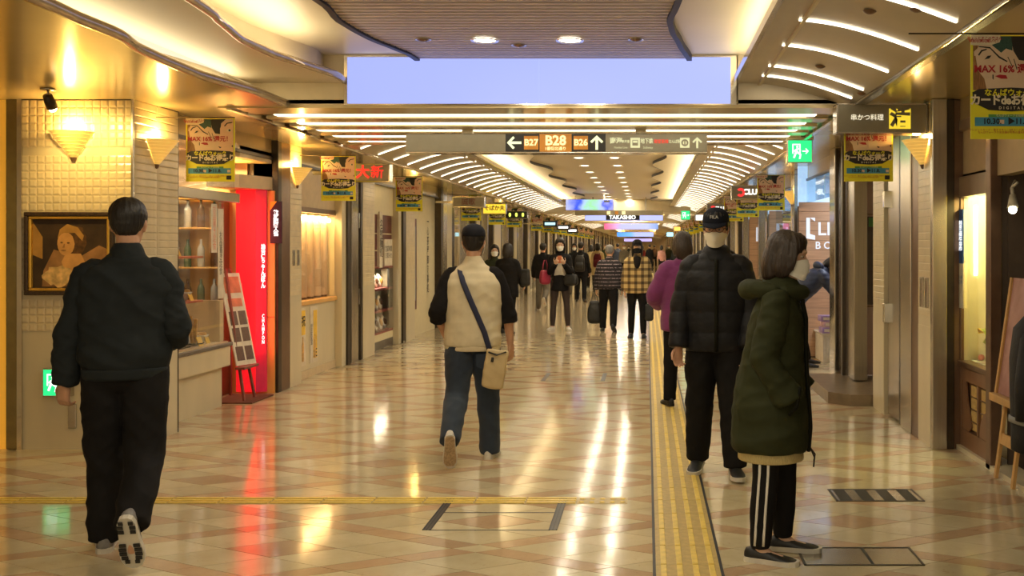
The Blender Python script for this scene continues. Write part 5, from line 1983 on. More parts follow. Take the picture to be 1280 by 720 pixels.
# black coat hung over the near side of the easel
M['coat_black'] = mat('coat_black', (0.010, 0.010, 0.011), 0.75, bump=.3, bscale=40)
M['band_grey'] = mat('band_grey', (.22, .22, .20), .6)
hc = empty('hanging_coat', (2.14, 6.10, .28))
tag(hc, 'black coat with pale grey band hung beside the easel', 'coat')
mb = MB()
mb.tube([(0.02, 0, 0), (0.03, 0, .12), (.05, .0, .34), (.03, 0, .55), (.06, 0, .72), (.11, 0, .82)], [(.03, .1), (.04, .11), (.07, .13), (.05, .12), (.06, .12), (.03, .06)], 18, side=(1, 0, 0))
mb.build('coat_body', M['coat_black'], hc, smooth=True)
mb = MB()
mb.tube([(-.0, -.10, .20), (.0, -.12, .4), (.06, -.06, .7)], [(.035, .035), (.045, .05), (.05, .06)], 12)
mb.build('sleeve', M['coat_black'], hc, smooth=True)
MB().tube([(.03, 0, .165), (.035, 0, .20)], [(.058, .125), (.06, .127)], 18, side=(1, 0, 0)).build('grey_band', M['band_grey'], hc, smooth=True)
hc.location = (2.20, 5.98, .28)

# ================================================================ RIGHT: step and pink service door
M['step_metal'] = mat('step_metal', (0.26, 0.20, 0.13), 0.35, .4)
M['pink_panel'] = mat('pink_panel', (0.52, 0.36, 0.30), .4, var=.03)
stp = MB().add([(1.62, 9.62, 0), (1.80, 9.42, 0), (2.95, 9.42, 0), (2.95, 11.0, 0), (1.62, 11.0, 0), (1.62, 9.62, .11), (1.80, 9.42, .11), (2.95, 9.42, .11), (2.95, 11.0, .11), (1.62, 11.0, .11)],
               [(4, 3, 2, 1, 0), (5, 6, 7, 8, 9), (0, 1, 6, 5), (1, 2, 7, 6), (2, 3, 8, 7), (3, 4, 9, 8), (4, 0, 5, 9)]).build('trim_1', M['step_metal'])
tag(stp, 'low bronze metal step at the pink service door', 'step', kind='structure')
stp.location.x = .12
d3 = empty('door_3')
tag(d3, 'pink service door with narrow dark glass beside steel column', 'door', kind='structure')
a_, b_ = at(1075, 475, 10.8), at(1112, 205, 10.8)
MB().box(a_.x, b_.x + .1, 10.8, 10.85, .12, 2.42).build('leaf', M['pink_panel'], d3)
MB().box(a_.x + .05, b_.x + .1, 10.785, 10.8, .88, 1.83).build('glass_strip', M['far_dark'], d3)
MB().box(a_.x, b_.x + .1, 10.79, 10.8, .855, .868).build('panel_joint', M['bronze'], d3)
MB().box(a_.x, b_.x + .1, 10.79, 10.8, 1.85, 1.86).build('panel_joint', M['bronze'], d3)
o = MB().box(a_.x + .09, a_.x + .2, 10.775, 10.785, 1.72, 1.82).build('door_notice', M['ban_green'], d3)

# ================================================================ RIGHT: glazed shop with wood partitions and white lettering
M['wood_board'] = mat('wood_board', (0.50, 0.32, 0.20), .45, var=.14, stretch=(.6, 1, 9), scale=5)
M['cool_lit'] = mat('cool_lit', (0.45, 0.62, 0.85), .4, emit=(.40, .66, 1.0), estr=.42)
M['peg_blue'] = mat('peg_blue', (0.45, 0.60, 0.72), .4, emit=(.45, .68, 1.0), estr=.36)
M['logo_white'] = emis('logo_white', (.72, .80, .95), .4)
M['shelf_white'] = mat('shelf_white', (.62, .58, .48), .4)
cb = empty('wall_shop_right')
tag(cb, 'wood boarded partitions of the glazed shop with white lettering', 'wall', kind='structure')
for i, y in enumerate((13.6, 16.9, 20.2)):
    part = MB().box(2.05, 4.3, y, y + .06, 0, 2.06).build('partition', M['far_dark'], cb)
    zz = 0.02
    while zz < 2.05:
        MB().bbox(2.06, 4.3, y - .014, y, zz, zz + .128, .003).build('board', M['wood_board'], part)
        zz += .131
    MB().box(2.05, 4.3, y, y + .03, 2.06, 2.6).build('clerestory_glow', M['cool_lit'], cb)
    s = .30
    bx = 2.16 + .02 * i
    MB().add([(bx, y - .02, 1.62), (bx + .12, y - .02, 1.60), (bx + .12, y - .02, 1.66), (bx + .05, y - .02, 1.68), (bx + .05, y - .02, 1.9), (bx, y - .02, 1.9),
              (bx + .12, y - .02, 1.9), (bx + .12, y - .02, 1.85)], [(0, 1, 2, 3), (0, 3, 4, 5), (5, 4, 7, 6)]).build('logo_mark', M['logo_white'], part)
    text('LIP', .25, M['logo_white'], part, (bx + .15, y - .018, 1.74), bold=.012, align='LEFT')
    text('BOX', .14, M['logo_white'], part, (bx + .12, y - .018, 1.52), bold=.01, align='LEFT', spacing=1.5)
MB().box(3.4, 3.5, 11.3, 20, 0, 2.6).build('back_wall', M['wood_board'], cb)
MB().box(2.2, 4.3, 11.3, 20, 2.5, 2.56).build('shop_ceiling', M['ceil_cream'], cb)
for y in (12.5, 15.5, 18.6):
    area('shop_lamp', (2.75, y, 2.47), (0, 0, 0), .5, 1.4, 20, (.85, .90, 1.0))
MB().box(XR + .05, XR + .056, 11.4, 14.1, 2.1, 2.42).build('pane', M['glass_blue'], cb)
MB().box(XR + .05, XR + .056, 14.8, 17.35, .1, 2.42).build('pane', M['glass_blue'], cb)
# peg wall display with goods
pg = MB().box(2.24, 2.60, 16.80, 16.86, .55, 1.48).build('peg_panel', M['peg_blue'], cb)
for k in range(6):
    MB().box(2.24, 2.60, 16.795, 16.80, .6 + .15 * k, .606 + .15 * k).build('groove', M['glass_blue'], pg)
for x, zz, mm, nm, lab in ((2.47, 1.22, 'dish', 'wrapped_package', 'white package on the blue peg wall'), (2.36, .86, 'dish_black', 'hair_clip', 'black hair accessory on the blue peg wall'),
                       (2.42, .66, 'price_yellow', 'gift_pouch', 'orange pouch on the blue peg wall'), (2.30, .72, 'dish', 'hair_ribbon', 'pale ribbon on the blue peg wall')):
    o = MB().bbox(-.045, .045, -.03, .0, -.07 if nm != 'wrapped_package' else -.12, .07 if nm != 'wrapped_package' else .1, .012).build(nm, M[mm], None, loc=(x, 16.79, zz))
    tag(o, lab, 'goods')
# low white counter with boxes
M['box_purple'] = mat('box_purple', (0.38, 0.26, 0.52), .5, var=.3, scale=14)
M['box_pink'] = mat('box_pink', (0.60, 0.40, 0.42), .5, var=.3, scale=14)
lc = empty('low_counter', (2.52, 13.26, 0))
tag(lc, 'low white counter with panelled front in the glazed shop', 'counter')
MB().bbox(-.24, .6, -.3, .3, .0, .36, .006).build('body', M['shelf_white'], lc)
for k in range(3):
    MB().bbox(-.2 + .26 * k, .03 + .26 * k, -.312, -.3, .05, .33, .004).build('door', M['shelf_white'], lc)
MB().bbox(-.26, .62, -.32, .32, .36, .385, .004).build('top', M['dish'], lc)
for x, y, zz, mm, lab in ((2.36, 13.05, .385, 'box_purple', 'purple printed box at the bottom of the counter stack'), (2.38, 13.06, .46, 'box_pink', 'pink printed box in the middle of the counter stack'),
                      (2.35, 13.07, .535, 'box_purple', 'purple printed box on top of the counter stack'), (2.62, 13.1, .385, 'box_pink', 'pink printed box alone on the low counter')):
    r = empty('gift_box', (x, y, zz))
    tag(r, lab, 'box', 'boxes on the low counter')
    MB().bbox(-.1, .1, -.12, .12, 0, .074, .004).build('box', M[mm], r)
    MB().box(-.07, .07, -.122, -.12, .02, .055).build('box_label', M['paper'], r)
# ================================================================ PEOPLE
def cloth(name, col, rough=.9, weave=500, bump=.15, var=.12, sheen=0, spec=.12, **kw):
    return mat(name, col, rough, var=var, scale=7, bump=bump, bscale=weave, sheen=sheen, spec=spec, **kw)


M['skin'] = mat('skin', (0.56, 0.31, 0.19), .5, var=.08, scale=14, spec=.35)
M['skin_pale'] = mat('skin_pale', (0.66, 0.42, 0.29), .5, var=.06, scale=14, spec=.35)
M['hair_black'] = mat('hair_black', (0.012, 0.009, 0.008), .45, var=.5, scale=18, stretch=(8, 8, .6), bump=.35, bscale=30)
M['hair_brown'] = mat('hair_brown', (0.030, 0.017, 0.010), .42, var=.5, scale=18, stretch=(8, 8, .6), bump=.4, bscale=30)
M['hair_grey'] = mat('hair_grey', (0.20, 0.19, 0.18), .5, var=.4, scale=18, stretch=(8, 8, .6), bump=.4, bscale=30)
M['eye_white'] = mat('eye_white', (.45, .42, .36), .3)
M['iris'] = mat('iris', (.012, .008, .006), .15)
M['mask_white'] = cloth('mask_white', (.90, .88, .80), .85, 300, .08, .04)
M['mask_beige'] = cloth('mask_beige', (.80, .73, .58), .85, 300, .08, .04)
M['mask_black'] = cloth('mask_black', (.02, .02, .02), .85, 300, .08)
M['jacket_slate'] = cloth('jacket_slate', (.020, .024, .026), .75)
M['trouser_black'] = cloth('trouser_black', (.012, .011, .011), .8)
M['vest_cream'] = cloth('vest_cream', (.62, .53, .36), .85, 300)
M['denim'] = mat('denim', (.020, .028, .045), .8, col2=(.038, .052, .078), scale=3.0, bump=.3, bscale=400, sheen=.1, spec=.25)
M['knit_black'] = cloth('knit_black', (.014, .012, .012), .9, 250, .3)
M['puffer'] = mat('puffer', (.012, .012, .014), .58, var=.2, bump=.35, bscale=35, spec=.25)
M['coat_green'] = cloth('coat_green', (.034, .038, .016), .7, 350)
M['coat_lining'] = cloth('coat_lining', (.012, .012, .008), .8)
M['knit_yellow'] = mat('knit_yellow', (.58, .47, .22), .9, var=.2, scale=60, stretch=(8, 8, 1), bump=.5, bscale=40)
M['purple_knit'] = cloth('purple_knit', (.20, .045, .15), .9, 120, .5, sheen=.2)
M['navy_jacket'] = mat('navy_jacket', (.022, .034, .075), .5, var=.25, bump=.3, bscale=30)
M['grey_trouser'] = cloth('grey_trouser', (.16, .14, .11), .85)
M['beige_coat'] = cloth('beige_coat', (.52, .40, .20), .85)
M['maroon_bag'] = cloth('maroon_bag', (.12, .015, .02), .6)
M['red_bag'] = mat('red_bag', (.32, .02, .05), .4, var=.1)
M['black_bag'] = mat('black_bag', (.010, .010, .010), .45)
M['tan_bag'] = mat('tan_bag', (.55, .42, .22), .6, var=.06)
M['grey_bag'] = mat('grey_bag', (.34, .28, .22), .5, var=.06)
M['tights'] = cloth('tights', (.055, .040, .036), .6)
M['white_shoe'] = mat('white_shoe', (.66, .62, .54), .5, var=.06)
M['grey_shoe'] = mat('grey_shoe', (.20, .19, .18), .6, var=.25, scale=25)
M['black_shoe'] = mat('black_shoe', (.012, .012, .012), .5)
M['sole_white'] = mat('sole_white', (.60, .56, .48), .6)
M['sole_tan'] = mat('sole_tan', (.38, .27, .16), .7, var=.3, scale=80)
M['brown_shoe'] = mat('brown_shoe', (.10, .05, .03), .5)
M['pink_top'] = cloth('pink_top', (.55, .30, .28), .85)
M['white_top'] = cloth('white_top', (.62, .58, .50), .85)
M['stripe_white'] = cloth('stripe_white', (.70, .68, .62), .8)
M['orange_case'] = mat('orange_case', (.62, .20, .10), .4)


def plaid(name, base, dark, light, sc=9.0):
    m, nt, b = _new(name)
    L = nt.links
    tc = _n(nt, 'ShaderNodeTexCoord')
    outs = []
    for ax, s2 in (('X', sc), ('Z', sc)):
        sp = _n(nt, 'ShaderNodeSeparateXYZ')
        L.new(tc.outputs['Object'], sp.inputs[0])
        mm = _n(nt, 'ShaderNodeMath', operation='MULTIPLY')
        L.new(sp.outputs[ax], mm.inputs[0])
        mm.inputs[1].default_value = s2
        fr = _n(nt, 'ShaderNodeMath', operation='FRACT')
        L.new(mm.outputs[0], fr.inputs[0])
        lt_ = _n(nt, 'ShaderNodeMath', operation='LESS_THAN')
        L.new(fr.outputs[0], lt_.inputs[0])
        lt_.inputs[1].default_value = .42
        outs.append(lt_)
    ad = _n(nt, 'ShaderNodeMath', operation='ADD')
    L.new(outs[0].outputs[0], ad.inputs[0])
    L.new(outs[1].outputs[0], ad.inputs[1])
    dv = _n(nt, 'ShaderNodeMath', operation='MULTIPLY')
    L.new(ad.outputs[0], dv.inputs[0])
    dv.inputs[1].default_value = .5
    cr = _n(nt, 'ShaderNodeValToRGB')
    e = cr.color_ramp.elements
    e[0].color, e[1].color = (*light, 1), (*dark, 1)
    e.new(.5).color = (*base, 1)
    L.new(dv.outputs[0], cr.inputs['Fac'])
    L.new(cr.outputs['Color'], b.inputs['Base Color'])
    b.inputs['Roughness'].default_value = .9
    return m


def banded(name, base, line, sc=16.0, thr=.22):
    """dark knit with broken pale horizontal bands"""
    m, nt, b = _new(name)
    L = nt.links
    tc = _n(nt, 'ShaderNodeTexCoord')
    sp = _n(nt, 'ShaderNodeSeparateXYZ')
    L.new(tc.outputs['Object'], sp.inputs[0])
    mm = _n(nt, 'ShaderNodeMath', operation='MULTIPLY')
    L.new(sp.outputs['Z'], mm.inputs[0])
    mm.inputs[1].default_value = sc
    fr = _n(nt, 'ShaderNodeMath', operation='FRACT')
    L.new(mm.outputs[0], fr.inputs[0])
    lt_ = _n(nt, 'ShaderNodeMath', operation='LESS_THAN')
    L.new(fr.outputs[0], lt_.inputs[0])
    lt_.inputs[1].default_value = thr
    nz = _n(nt, 'ShaderNodeTexNoise', i_Scale=45.0)
    L.new(tc.outputs['Object'], nz.inputs['Vector'])
    gt = _n(nt, 'ShaderNodeMath', operation='GREATER_THAN')
    L.new(nz.outputs['Fac'], gt.inputs[0])
    gt.inputs[1].default_value = .47
    mu = _n(nt, 'ShaderNodeMath', operation='MULTIPLY')
    L.new(lt_.outputs[0], mu.inputs[0])
    L.new(gt.outputs[0], mu.inputs[1])
    mx = _n(nt, 'ShaderNodeMixRGB')
    L.new(mu.outputs[0], mx.inputs['Fac'])
    mx.inputs['Color1'].default_value = (*base, 1)
    mx.inputs['Color2'].default_value = (*line, 1)
    L.new(mx.outputs['Color'], b.inputs['Base Color'])
    b.inputs['Roughness'].default_value = .9
    return m


M['plaid'] = plaid('plaid', (.20, .13, .05), (.06, .04, .02), (.52, .38, .16))
M['nordic'] = banded('nordic', (.018, .014, .018), (.30, .24, .26))


def rings(mb, rs, n=20):
    """loft closed rings (lists of points), fanned shut at both ends"""
    vs_, fs = [], []
    n = len(rs[0])
    for r in rs:
        vs_ += r
    for i in range(len(rs) - 1):
        for j in range(n):
            j2 = (j + 1) % n
            fs.append((i * n + j, i * n + j2, (i + 1) * n + j2, (i + 1) * n + j))
    fs.append(tuple(reversed(range(n))))
    fs.append(tuple(range((len(rs) - 1) * n, len(rs) * n)))
    mb.add(vs_, fs)


def limb(mb, pts, rad, side=(1, 0, 0), n=14, sub=3, ex=2.0, flat0=False, flat1=False):
    """smooth closed tapering limb through pts; rad entries r or (r_side, r_front); rounded ends"""
    P = [Vector(p) for p in pts]
    R = [(r, r) if not isinstance(r, (tuple, list)) else tuple(r) for r in rad]
    # Catmull-Rom resample
    Q, S = [], []
    k = len(P)
    for i in range(k - 1):
        p0, p1, p2, p3 = P[max(i - 1, 0)], P[i], P[i + 1], P[min(i + 2, k - 1)]
        for q in range(sub):
            t = q / sub
            a = .5 * ((2 * p1) + (p2 - p0) * t + (2 * p0 - 5 * p1 + 4 * p2 - p3) * t * t + (3 * p1 - p0 - 3 * p2 + p3) * t ** 3)
            Q.append(a)
            S.append(tuple(R[i][c] + (R[i + 1][c] - R[i][c]) * (t * t * (3 - 2 * t)) for c in (0, 1)))
    Q.append(P[-1])
    S.append(R[-1])
    # rounded ends
    d0, d1 = (Q[0] - Q[1]).normalized(), (Q[-1] - Q[-2]).normalized()
    r0, r1 = min(S[0]), min(S[-1])
    e0, e1 = (.06 if flat0 else 1.0), (.06 if flat1 else 1.0)
    Q = [Q[0] + d0 * r0 * .55 * e0, Q[0] + d0 * r0 * .35 * e0] + Q + [Q[-1] + d1 * r1 * .35 * e1, Q[-1] + d1 * r1 * .55 * e1]
    sc = lambda s, f: (s[0] * f, s[1] * f)
    S = [sc(S[0], .45), sc(S[0], .95 if flat0 else .82)] + S + [sc(S[-1], .95 if flat1 else .82), sc(S[-1], .45)]
    out = []
    sv = Vector(side)
    for i, p in enumerate(Q):
        t = Q[min(i + 1, len(Q) - 1)] - Q[max(i - 1, 0)]
        t.normalize()
        s = sv - t * sv.dot(t)
        if s.length < .05:
            s = Vector((0, 1, 0)) - t * t.y
        s.normalize()
        f = t.cross(s)
        ring = []
        for j in range(n):
            th = 2 * PI * j / n
            c, si = math.cos(th), math.sin(th)
            c = math.copysign(abs(c) ** (2 / ex), c)
            si = math.copysign(abs(si) ** (2 / ex), si)
            ring.append(p + s * (S[i][0] * c) + f * (S[i][1] * si))
        out.append(ring)
    rings(mb, out)


def remesh(mb, voxel, name, m, parent, smooth=4, wrinkle=None):
    me = mb.mesh(name, [])
    o = bpy.data.objects.new('tmp', me)
    bm = bmesh.new()
    bm.from_mesh(me)
    bmesh.ops.recalc_face_normals(bm, faces=bm.faces)
    bm.to_mesh(me)
    bm.free()
    md = o.modifiers.new('r', 'REMESH')
    md.mode = 'VOXEL'
    md.voxel_size = voxel
    md.use_smooth_shade = True
    if smooth:
        sm = o.modifiers.new('s', 'SMOOTH')
        sm.factor = .5
        sm.iterations = smooth
    out = evaluate(o)
    bpy.data.objects.remove(o)
    bpy.data.meshes.remove(me)
    out.name = name
    out.materials.clear()
    out.materials.append(m)
    if wrinkle:
        nrm = [v.normal.copy() for v in out.vertices]
        for v, nn_ in zip(out.vertices, nrm):
            v.co += nn_ * wrinkle(v.co)
    out.polygons.foreach_set('use_smooth', [True] * len(out.polygons))
    out.update()
    return inst(name, out, parent)


def folds(amp, seed=0, diag=.5, sc=1.0):
    """soft cloth folds: slanted ridges plus broad lumps"""
    off = Vector((seed * 3.1, seed * 1.7, seed * 5.3))

    def f(c):
        d = c.z + diag * c.x
        a = noise.noise(Vector((c.x * 5 * sc, c.y * 5 * sc, d * 13 * sc)) + off)
        b = noise.noise(Vector((c.x * 14 * sc, c.y * 14 * sc, d * 22 * sc)) + off * 2)
        g = noise.noise(Vector((c.x * 3, c.y * 3, c.z * 3)) + off * 3)
        h_ = noise.noise(Vector((c.x * 9 * sc, c.y * 9 * sc, (c.z - diag * c.x) * 20 * sc)) + off * 4)
        return amp * ((.42 - abs(a)) * 1.7 * (.75 + g) + .45 * b + (.3 - abs(h_)) * .8)
    return f


def quilt(amp, pitch, z0=0.0):
    fo = folds(amp * .35, 4)

    def f(c):
        q = abs(math.sin(PI * (c.z - z0) / pitch))
        return amp * (q ** .55 - .75) + fo(c)
    return f


HEAD = [(-.012, .040, .022, .022), (.004, .034, .041, .046), (.03, .022, .055, .068), (.06, .012, .064, .083), (.09, .004, .070, .092),
        (.12, .0, .074, .096), (.15, -.004, .0765, .098), (.178, -.007, .073, .093), (.203, -.010, .059, .077), (.218, -.012, .038, .05), (.225, -.012, .016, .022)]


def head_r(z):
    for a, b in zip(HEAD[:-1], HEAD[1:]):
        if a[0] <= z <= b[0]:
            t = (z - a[0]) / (b[0] - a[0])
            return tuple(a[i] + (b[i] - a[i]) * t for i in (1, 2, 3))
    return HEAD[0][1:] if z < HEAD[0][0] else HEAD[-1][1:]


class Fig:
    """a standing, walking or bending figure; local +Y is where it faces, +X its right"""

    def __init__(s, label, loc, rz, H, lod=0, lean=0, bend=None, legs=None, arms=None, yaw=0, pitch=0, roll=0, skin='skin', width=1.0, twist=0, group=None):
        s.k = k = H / 1.70
        s.lod = lod
        s.vox = (.0085, .013, .022)[lod]
        s.root = empty('person', loc, rz)
        s.loc, s.rz = Vector(loc), rz
        tag(s.root, label, 'person', group)
        s.width = width
        legs = legs or {}
        s.legs = {}
        low = 9
        raw = {}
        for sd in (-1, 1):
            sw, kn, ab, ft, out = (list(legs.get(sd, (0, 0, 2, 0, 6))) + [0, 0, 2, 0, 6])[:5] if sd in legs else (0, 2, 2, 0, 6)
            A = lambda ang, a: Vector((sd * math.sin(math.radians(a)), math.sin(math.radians(ang)), -math.cos(math.radians(ang)))).normalized()
            hip = Vector((sd * .088, 0, 0))
            knee = hip + A(sw, ab) * .425
            ank = knee + A(sw - kn, ab * .6) * .40
            p_, o_ = math.radians(ft), math.radians(out) * sd
            fd = Vector((math.sin(o_) * math.cos(p_), math.cos(o_) * math.cos(p_), math.sin(p_)))
            fs_ = Vector((math.cos(o_), -math.sin(o_), 0))
            fu = fs_.cross(fd)
            for q in (ank - fu * .075 - fd * .07, ank - fu * .075 + fd * .18):
                low = min(low, q.z)
            raw[sd] = (hip, knee, ank, fd, fs_, fu)
        up = Vector((0, 0, -low))
        for sd, (h, kn, a, fd, fs_, fu) in raw.items():
            s.legs[sd] = ((h + up) * k, (kn + up) * k, (a + up) * k, fd, fs_, fu)
        s.hip = up * k
        s.lean = math.radians(lean)
        s.bend = s.lean if bend is None else math.radians(bend)
        tw = math.radians(twist)
        s.shx = Vector((math.cos(tw), -math.sin(tw), 0))
        s.sp = s.spine
        s.arms = {}
        arms = arms or {}
        for sd in (-1, 1):
            sw, ab, el, inw = arms.get(sd, (0, 8, 12, 0))
            sh = s.spine(.452)[0] + s.shx * (sd * .152 * k * width)
            sw_, ab_ = math.radians(sw), math.radians(ab)
            d1 = Vector((sd * math.sin(ab_), math.sin(sw_) * math.cos(ab_), -math.cos(sw_) * math.cos(ab_)))
            e = sh + d1 * .285 * k
            a2, i2 = math.radians(sw + el), math.radians(inw)
            d2 = Vector((-sd * math.sin(i2) + sd * math.sin(ab_) * .3, math.sin(a2) * math.cos(i2), -math.cos(a2) * math.cos(i2))).normalized()
            w = e + d2 * .245 * k
            s.arms[sd] = (sh, e, w, d2)
        nk, upv = s.spine(.56)
        s.hb = nk + upv * .045 * k + Vector((0, .012 * k, 0))
        R = Euler((math.radians(-pitch), math.radians(roll), math.radians(yaw)), 'XYZ').to_matrix().to_4x4()
        tilt = Matrix.Rotation(-s.bend * .55, 4, 'X')
        s.Mh = Matrix.Translation(s.hb) @ R @ tilt @ Matrix.Scale(k ** .55, 4)
        s.skin = M[skin]

    def spine(s, t):
        """point and direction t metres (at 1.7 m stature) up the spine from the hips"""
        n = 8
        p = s.hip.copy()
        d = Vector((0, 0, 1))
        if t <= 0:
            return p + Vector((0, 0, t * s.k)), d
        for i in range(n):
            a = s.lean + (s.bend - s.lean) * (i / (n - 1))
            d = Vector((0, math.sin(a), math.cos(a)))
            p = p + d * (t / n * s.k)
        return p, d

    def world(s, v):
        return s.loc + Matrix.Rotation(s.rz, 3, 'Z') @ Vector(v)

    # ---- anatomy
    def hand(s, mb, sd, d=None, palm=None, curl=22, grip=False):
        k = s.k
        sh, e, w, d2 = s.arms[sd]
        d = (d or d2).normalized()
        n_ = Vector(palm) if palm else Vector((-sd, .15, 0))
        n_ = (n_ - d * n_.dot(d)).normalized()
        sp = d.cross(n_) * sd
        if sp.y < 0 and abs(d.z) > .5:
            sp = -sp
        limb(mb, [w - d * .02 * k, w + d * .03 * k, w + d * .085 * k], [(.026 * k, .021 * k), (.036 * k, .018 * k), (.040 * k, .014 * k)], side=sp, n=12)
        if s.lod >= 2:
            limb(mb, [w + d * .08 * k, w + d * .13 * k, w + (d * .17 + n_ * .02) * k], [(.038 * k, .014 * k), (.034 * k, .012 * k), (.022 * k, .01 * k)], side=sp, n=8)
            return
        for i, (off, L_) in enumerate(((.029, .072), (.010, .082), (-.010, .077), (-.028, .060))):
            p = w + d * .082 * k + sp * off * k
            dd = (d + sp * off * 2.0).normalized()
            pts = [p - dd * .015 * k, p]
            a = 0
            for q in range(3):
                a += curl * (1.0 if not grip else 2.6) * (1, 1.15, .8)[q] * (1 + .12 * i)
                r = math.radians(min(a, 200))
                dv = dd * math.cos(r) + n_ * math.sin(r)
                p = p + dv * L_ * k * (.45, .32, .23)[q]
                pts.append(p)
            limb(mb, pts, [.0088 * k, .0088 * k, .0082 * k, .0076 * k, .0064 * k], side=sp, n=8, sub=2)
        p = w + d * .028 * k + sp * .03 * k
        t1 = (d * .62 + sp * .62 + n_ * .38).normalized()
        t2 = (d * .85 + sp * .25 + n_ * .45).normalized()
        limb(mb, [p - t1 * .01 * k, p + t1 * .034 * k, p + t1 * .034 * k + t2 * .028 * k, p + t1 * .034 * k + t2 * .052 * k], [.013 * k, .0105 * k, .0095 * k, .0075 * k], side=n_, n=8, sub=2)

    def head(s, mb):
        Mh = s.Mh
        out = []
        n = 22
        for z, cy, rx, ry in HEAD:
            ring = []
            for j in range(n):
                th = 2 * PI * j / n
                x, y = rx * math.cos(th), ry * math.sin(th)
                if y > 0:
                    x *= 1 - .10 * (y / ry) ** 2 * (1 if z < .13 else .3)
                    if z < .1:
                        y *= .96
                ring.append(Mh @ Vector((x, cy + y, z)))
            out.append(ring)
        rings(mb, out)
        H_ = lambda pts, r, **kw: limb(mb, [Mh @ Vector(p) for p in pts], [x * s.k ** .55 if not isinstance(x, tuple) else tuple(y * s.k ** .55 for y in x) for x in r], **kw)
        H_([(0, .085, .125), (0, .097, .10), (0, .108, .076)], [.008, .010, (.015, .011)], n=10)      # nose
        H_([(-.018, .088, .045), (0, .094, .046), (.018, .088, .045)], [.006, .009, .006], n=8, side=(0, 0, 1))   # lips
        H_([(-.038, .086, .135), (-.018, .094, .136), (.0, .092, .132), (.018, .094, .136), (.038, .086, .135)], [.006, .008, .006, .008, .006], n=8, side=(0, 0, 1))  # brow
        for sd in (-1, 1):
            H_([(sd * .072, .0, .07), (sd * .079, -.008, .10), (sd * .077, -.012, .128)], [(.006, .012), (.008, .021), (.006, .014)], n=10)   # ear
        nk, upv = s.spine(.50)
        base = Mh @ Vector((0, -.015, .04))
        limb(mb, [nk, s.spine(.555)[0], base], [(.066 * s.k, .06 * s.k), (.054 * s.k, .056 * s.k), (.052 * s.k, .058 * s.k)], n=14)

    def body(s, hands=None, bare_feet=False):
        mb = MB()
        k, w = s.k, s.width
        ts = [(-.02, .150, .10), (.10, .130, .09), (.22, .135, .095), (.36, .155, .105), (.46, .15, .085), (.515, .085, .062), (.55, .056, .055)]
        limb(mb, [s.spine(t)[0] for t, a, b in ts], [(a * k * w, b * k) for t, a, b in ts], side=s.shx, n=18)
        for sd in (-1, 1):
            h, kn, an, fd, fs_, fu = s.legs[sd]
            limb(mb, [h + Vector((0, 0, .03 * k)), h.lerp(kn, .35), kn, kn.lerp(an, .35), an], [.078 * k, .072 * k, .050 * k, .052 * k, .034 * k])
            limb(mb, [an, an - fu * .04 * k + fd * .05 * k, an - fu * .055 * k + fd * .12 * k], [.034 * k, .03 * k, .026 * k])
            sh, e, wr_, d2 = s.arms[sd]
            limb(mb, [sh, sh.lerp(e, .5), e, e.lerp(wr_, .35), wr_], [.050 * k, .044 * k, .037 * k, .037 * k, .025 * k])
            hs_ = (hands or {}).get(sd, {})
            if hs_ is not None:
                s.hand(mb, sd, **hs_)
        s.head(mb)
        o = remesh(mb, (.0055, .009, .016)[s.lod], 'body', s.skin, s.root, 2)
        # eyes
        Mh = s.Mh
        if s.lod < 2:
            for sd in (-1, 1):
                c = Mh @ Vector((sd * .031, .082, .112))
                f = (Mh.to_3x3() @ Vector((0, 1, 0))).normalized()
                r = .0095 * k
                MB().ball(c, (r * 1.25, r, r * .75), 10, 6).build('eye', M['eye_white'], s.root, smooth=True)
                MB().ball(c + f * r * .72, r * .5, 8, 6).build('pupil', M['iris'], s.root, smooth=True)
        return o

    # ---- clothing
    def top(s, m, rows=None, sleeve=1.0, fat=1.0, name='jacket', cuff=.05, arm=1.0, wrinkle=.006, collar=True, w=None, sleeves=True, extra=None, smooth=4, slv_rows=None):
        mb = MB()
        slv = []
        k = s.k * fat
        rows = rows or [(-.075, .168, .122), (.02, .172, .125), (.14, .166, .12), (.28, .182, .128), (.40, .190, .122), (.462, .168, .1), (.508, .115, .082), (.548, .074, .072)]
        limb(mb, [s.spine(r[0])[0] + Vector((0, (r[3] if len(r) > 3 else 0) * s.k, 0)) for r in rows], [(r[1] * k * s.width, r[2] * k) for r in rows], side=s.shx, n=24, ex=2.25, flat0=True)
        if sleeves:
            for sd in (-1, 1):
                sh, e, wr_, d2 = s.arms[sd]
                a = k * arm
                inner = sh - s.shx * (sd * .055 * k) + Vector((0, 0, .022 * k))
                tot = sleeve
                pts = [inner, sh, sh.lerp(e, .55), e]
                rr_ = [.058 * a, .066 * a, .064 * a, .059 * a]
                if tot > .5:
                    f = (tot - .5) * 2
                    end = e.lerp(wr_, f)
                    pts += [e.lerp(end, .5), end]
                    rr_ += [.056 * a, cuff * a]
                else:
                    pts[-1] = sh.lerp(e, tot * 2)
                if s.lod == 0:
                    ms = MB()
                    limb(ms, pts, rr_, n=18, flat1=True)
                    slv.append(ms)
                else:
                    limb(mb, pts, rr_, n=16, flat1=True)
        if collar:
            limb(mb, [s.spine(.515)[0], s.spine(.56)[0], s.spine(.585)[0]], [(.085 * s.k, .08 * s.k), (.068 * s.k, .07 * s.k), (.066 * s.k, .07 * s.k)], n=16)
        if extra:
            extra(mb, s)
        wf = wrinkle if callable(wrinkle) else (folds(wrinkle, len(name) + s.loc.x, .5, .72) if wrinkle and s.lod < 2 else None)
        o = remesh(mb, s.vox, name, m, s.root, smooth, wf)
        for ms in slv:
            remesh(ms, s.vox, 'sleeve', m, s.root, smooth, wf if callable(wrinkle) else folds(wrinkle * 1.15, 7 + s.loc.x, -.6, .95))
        return o

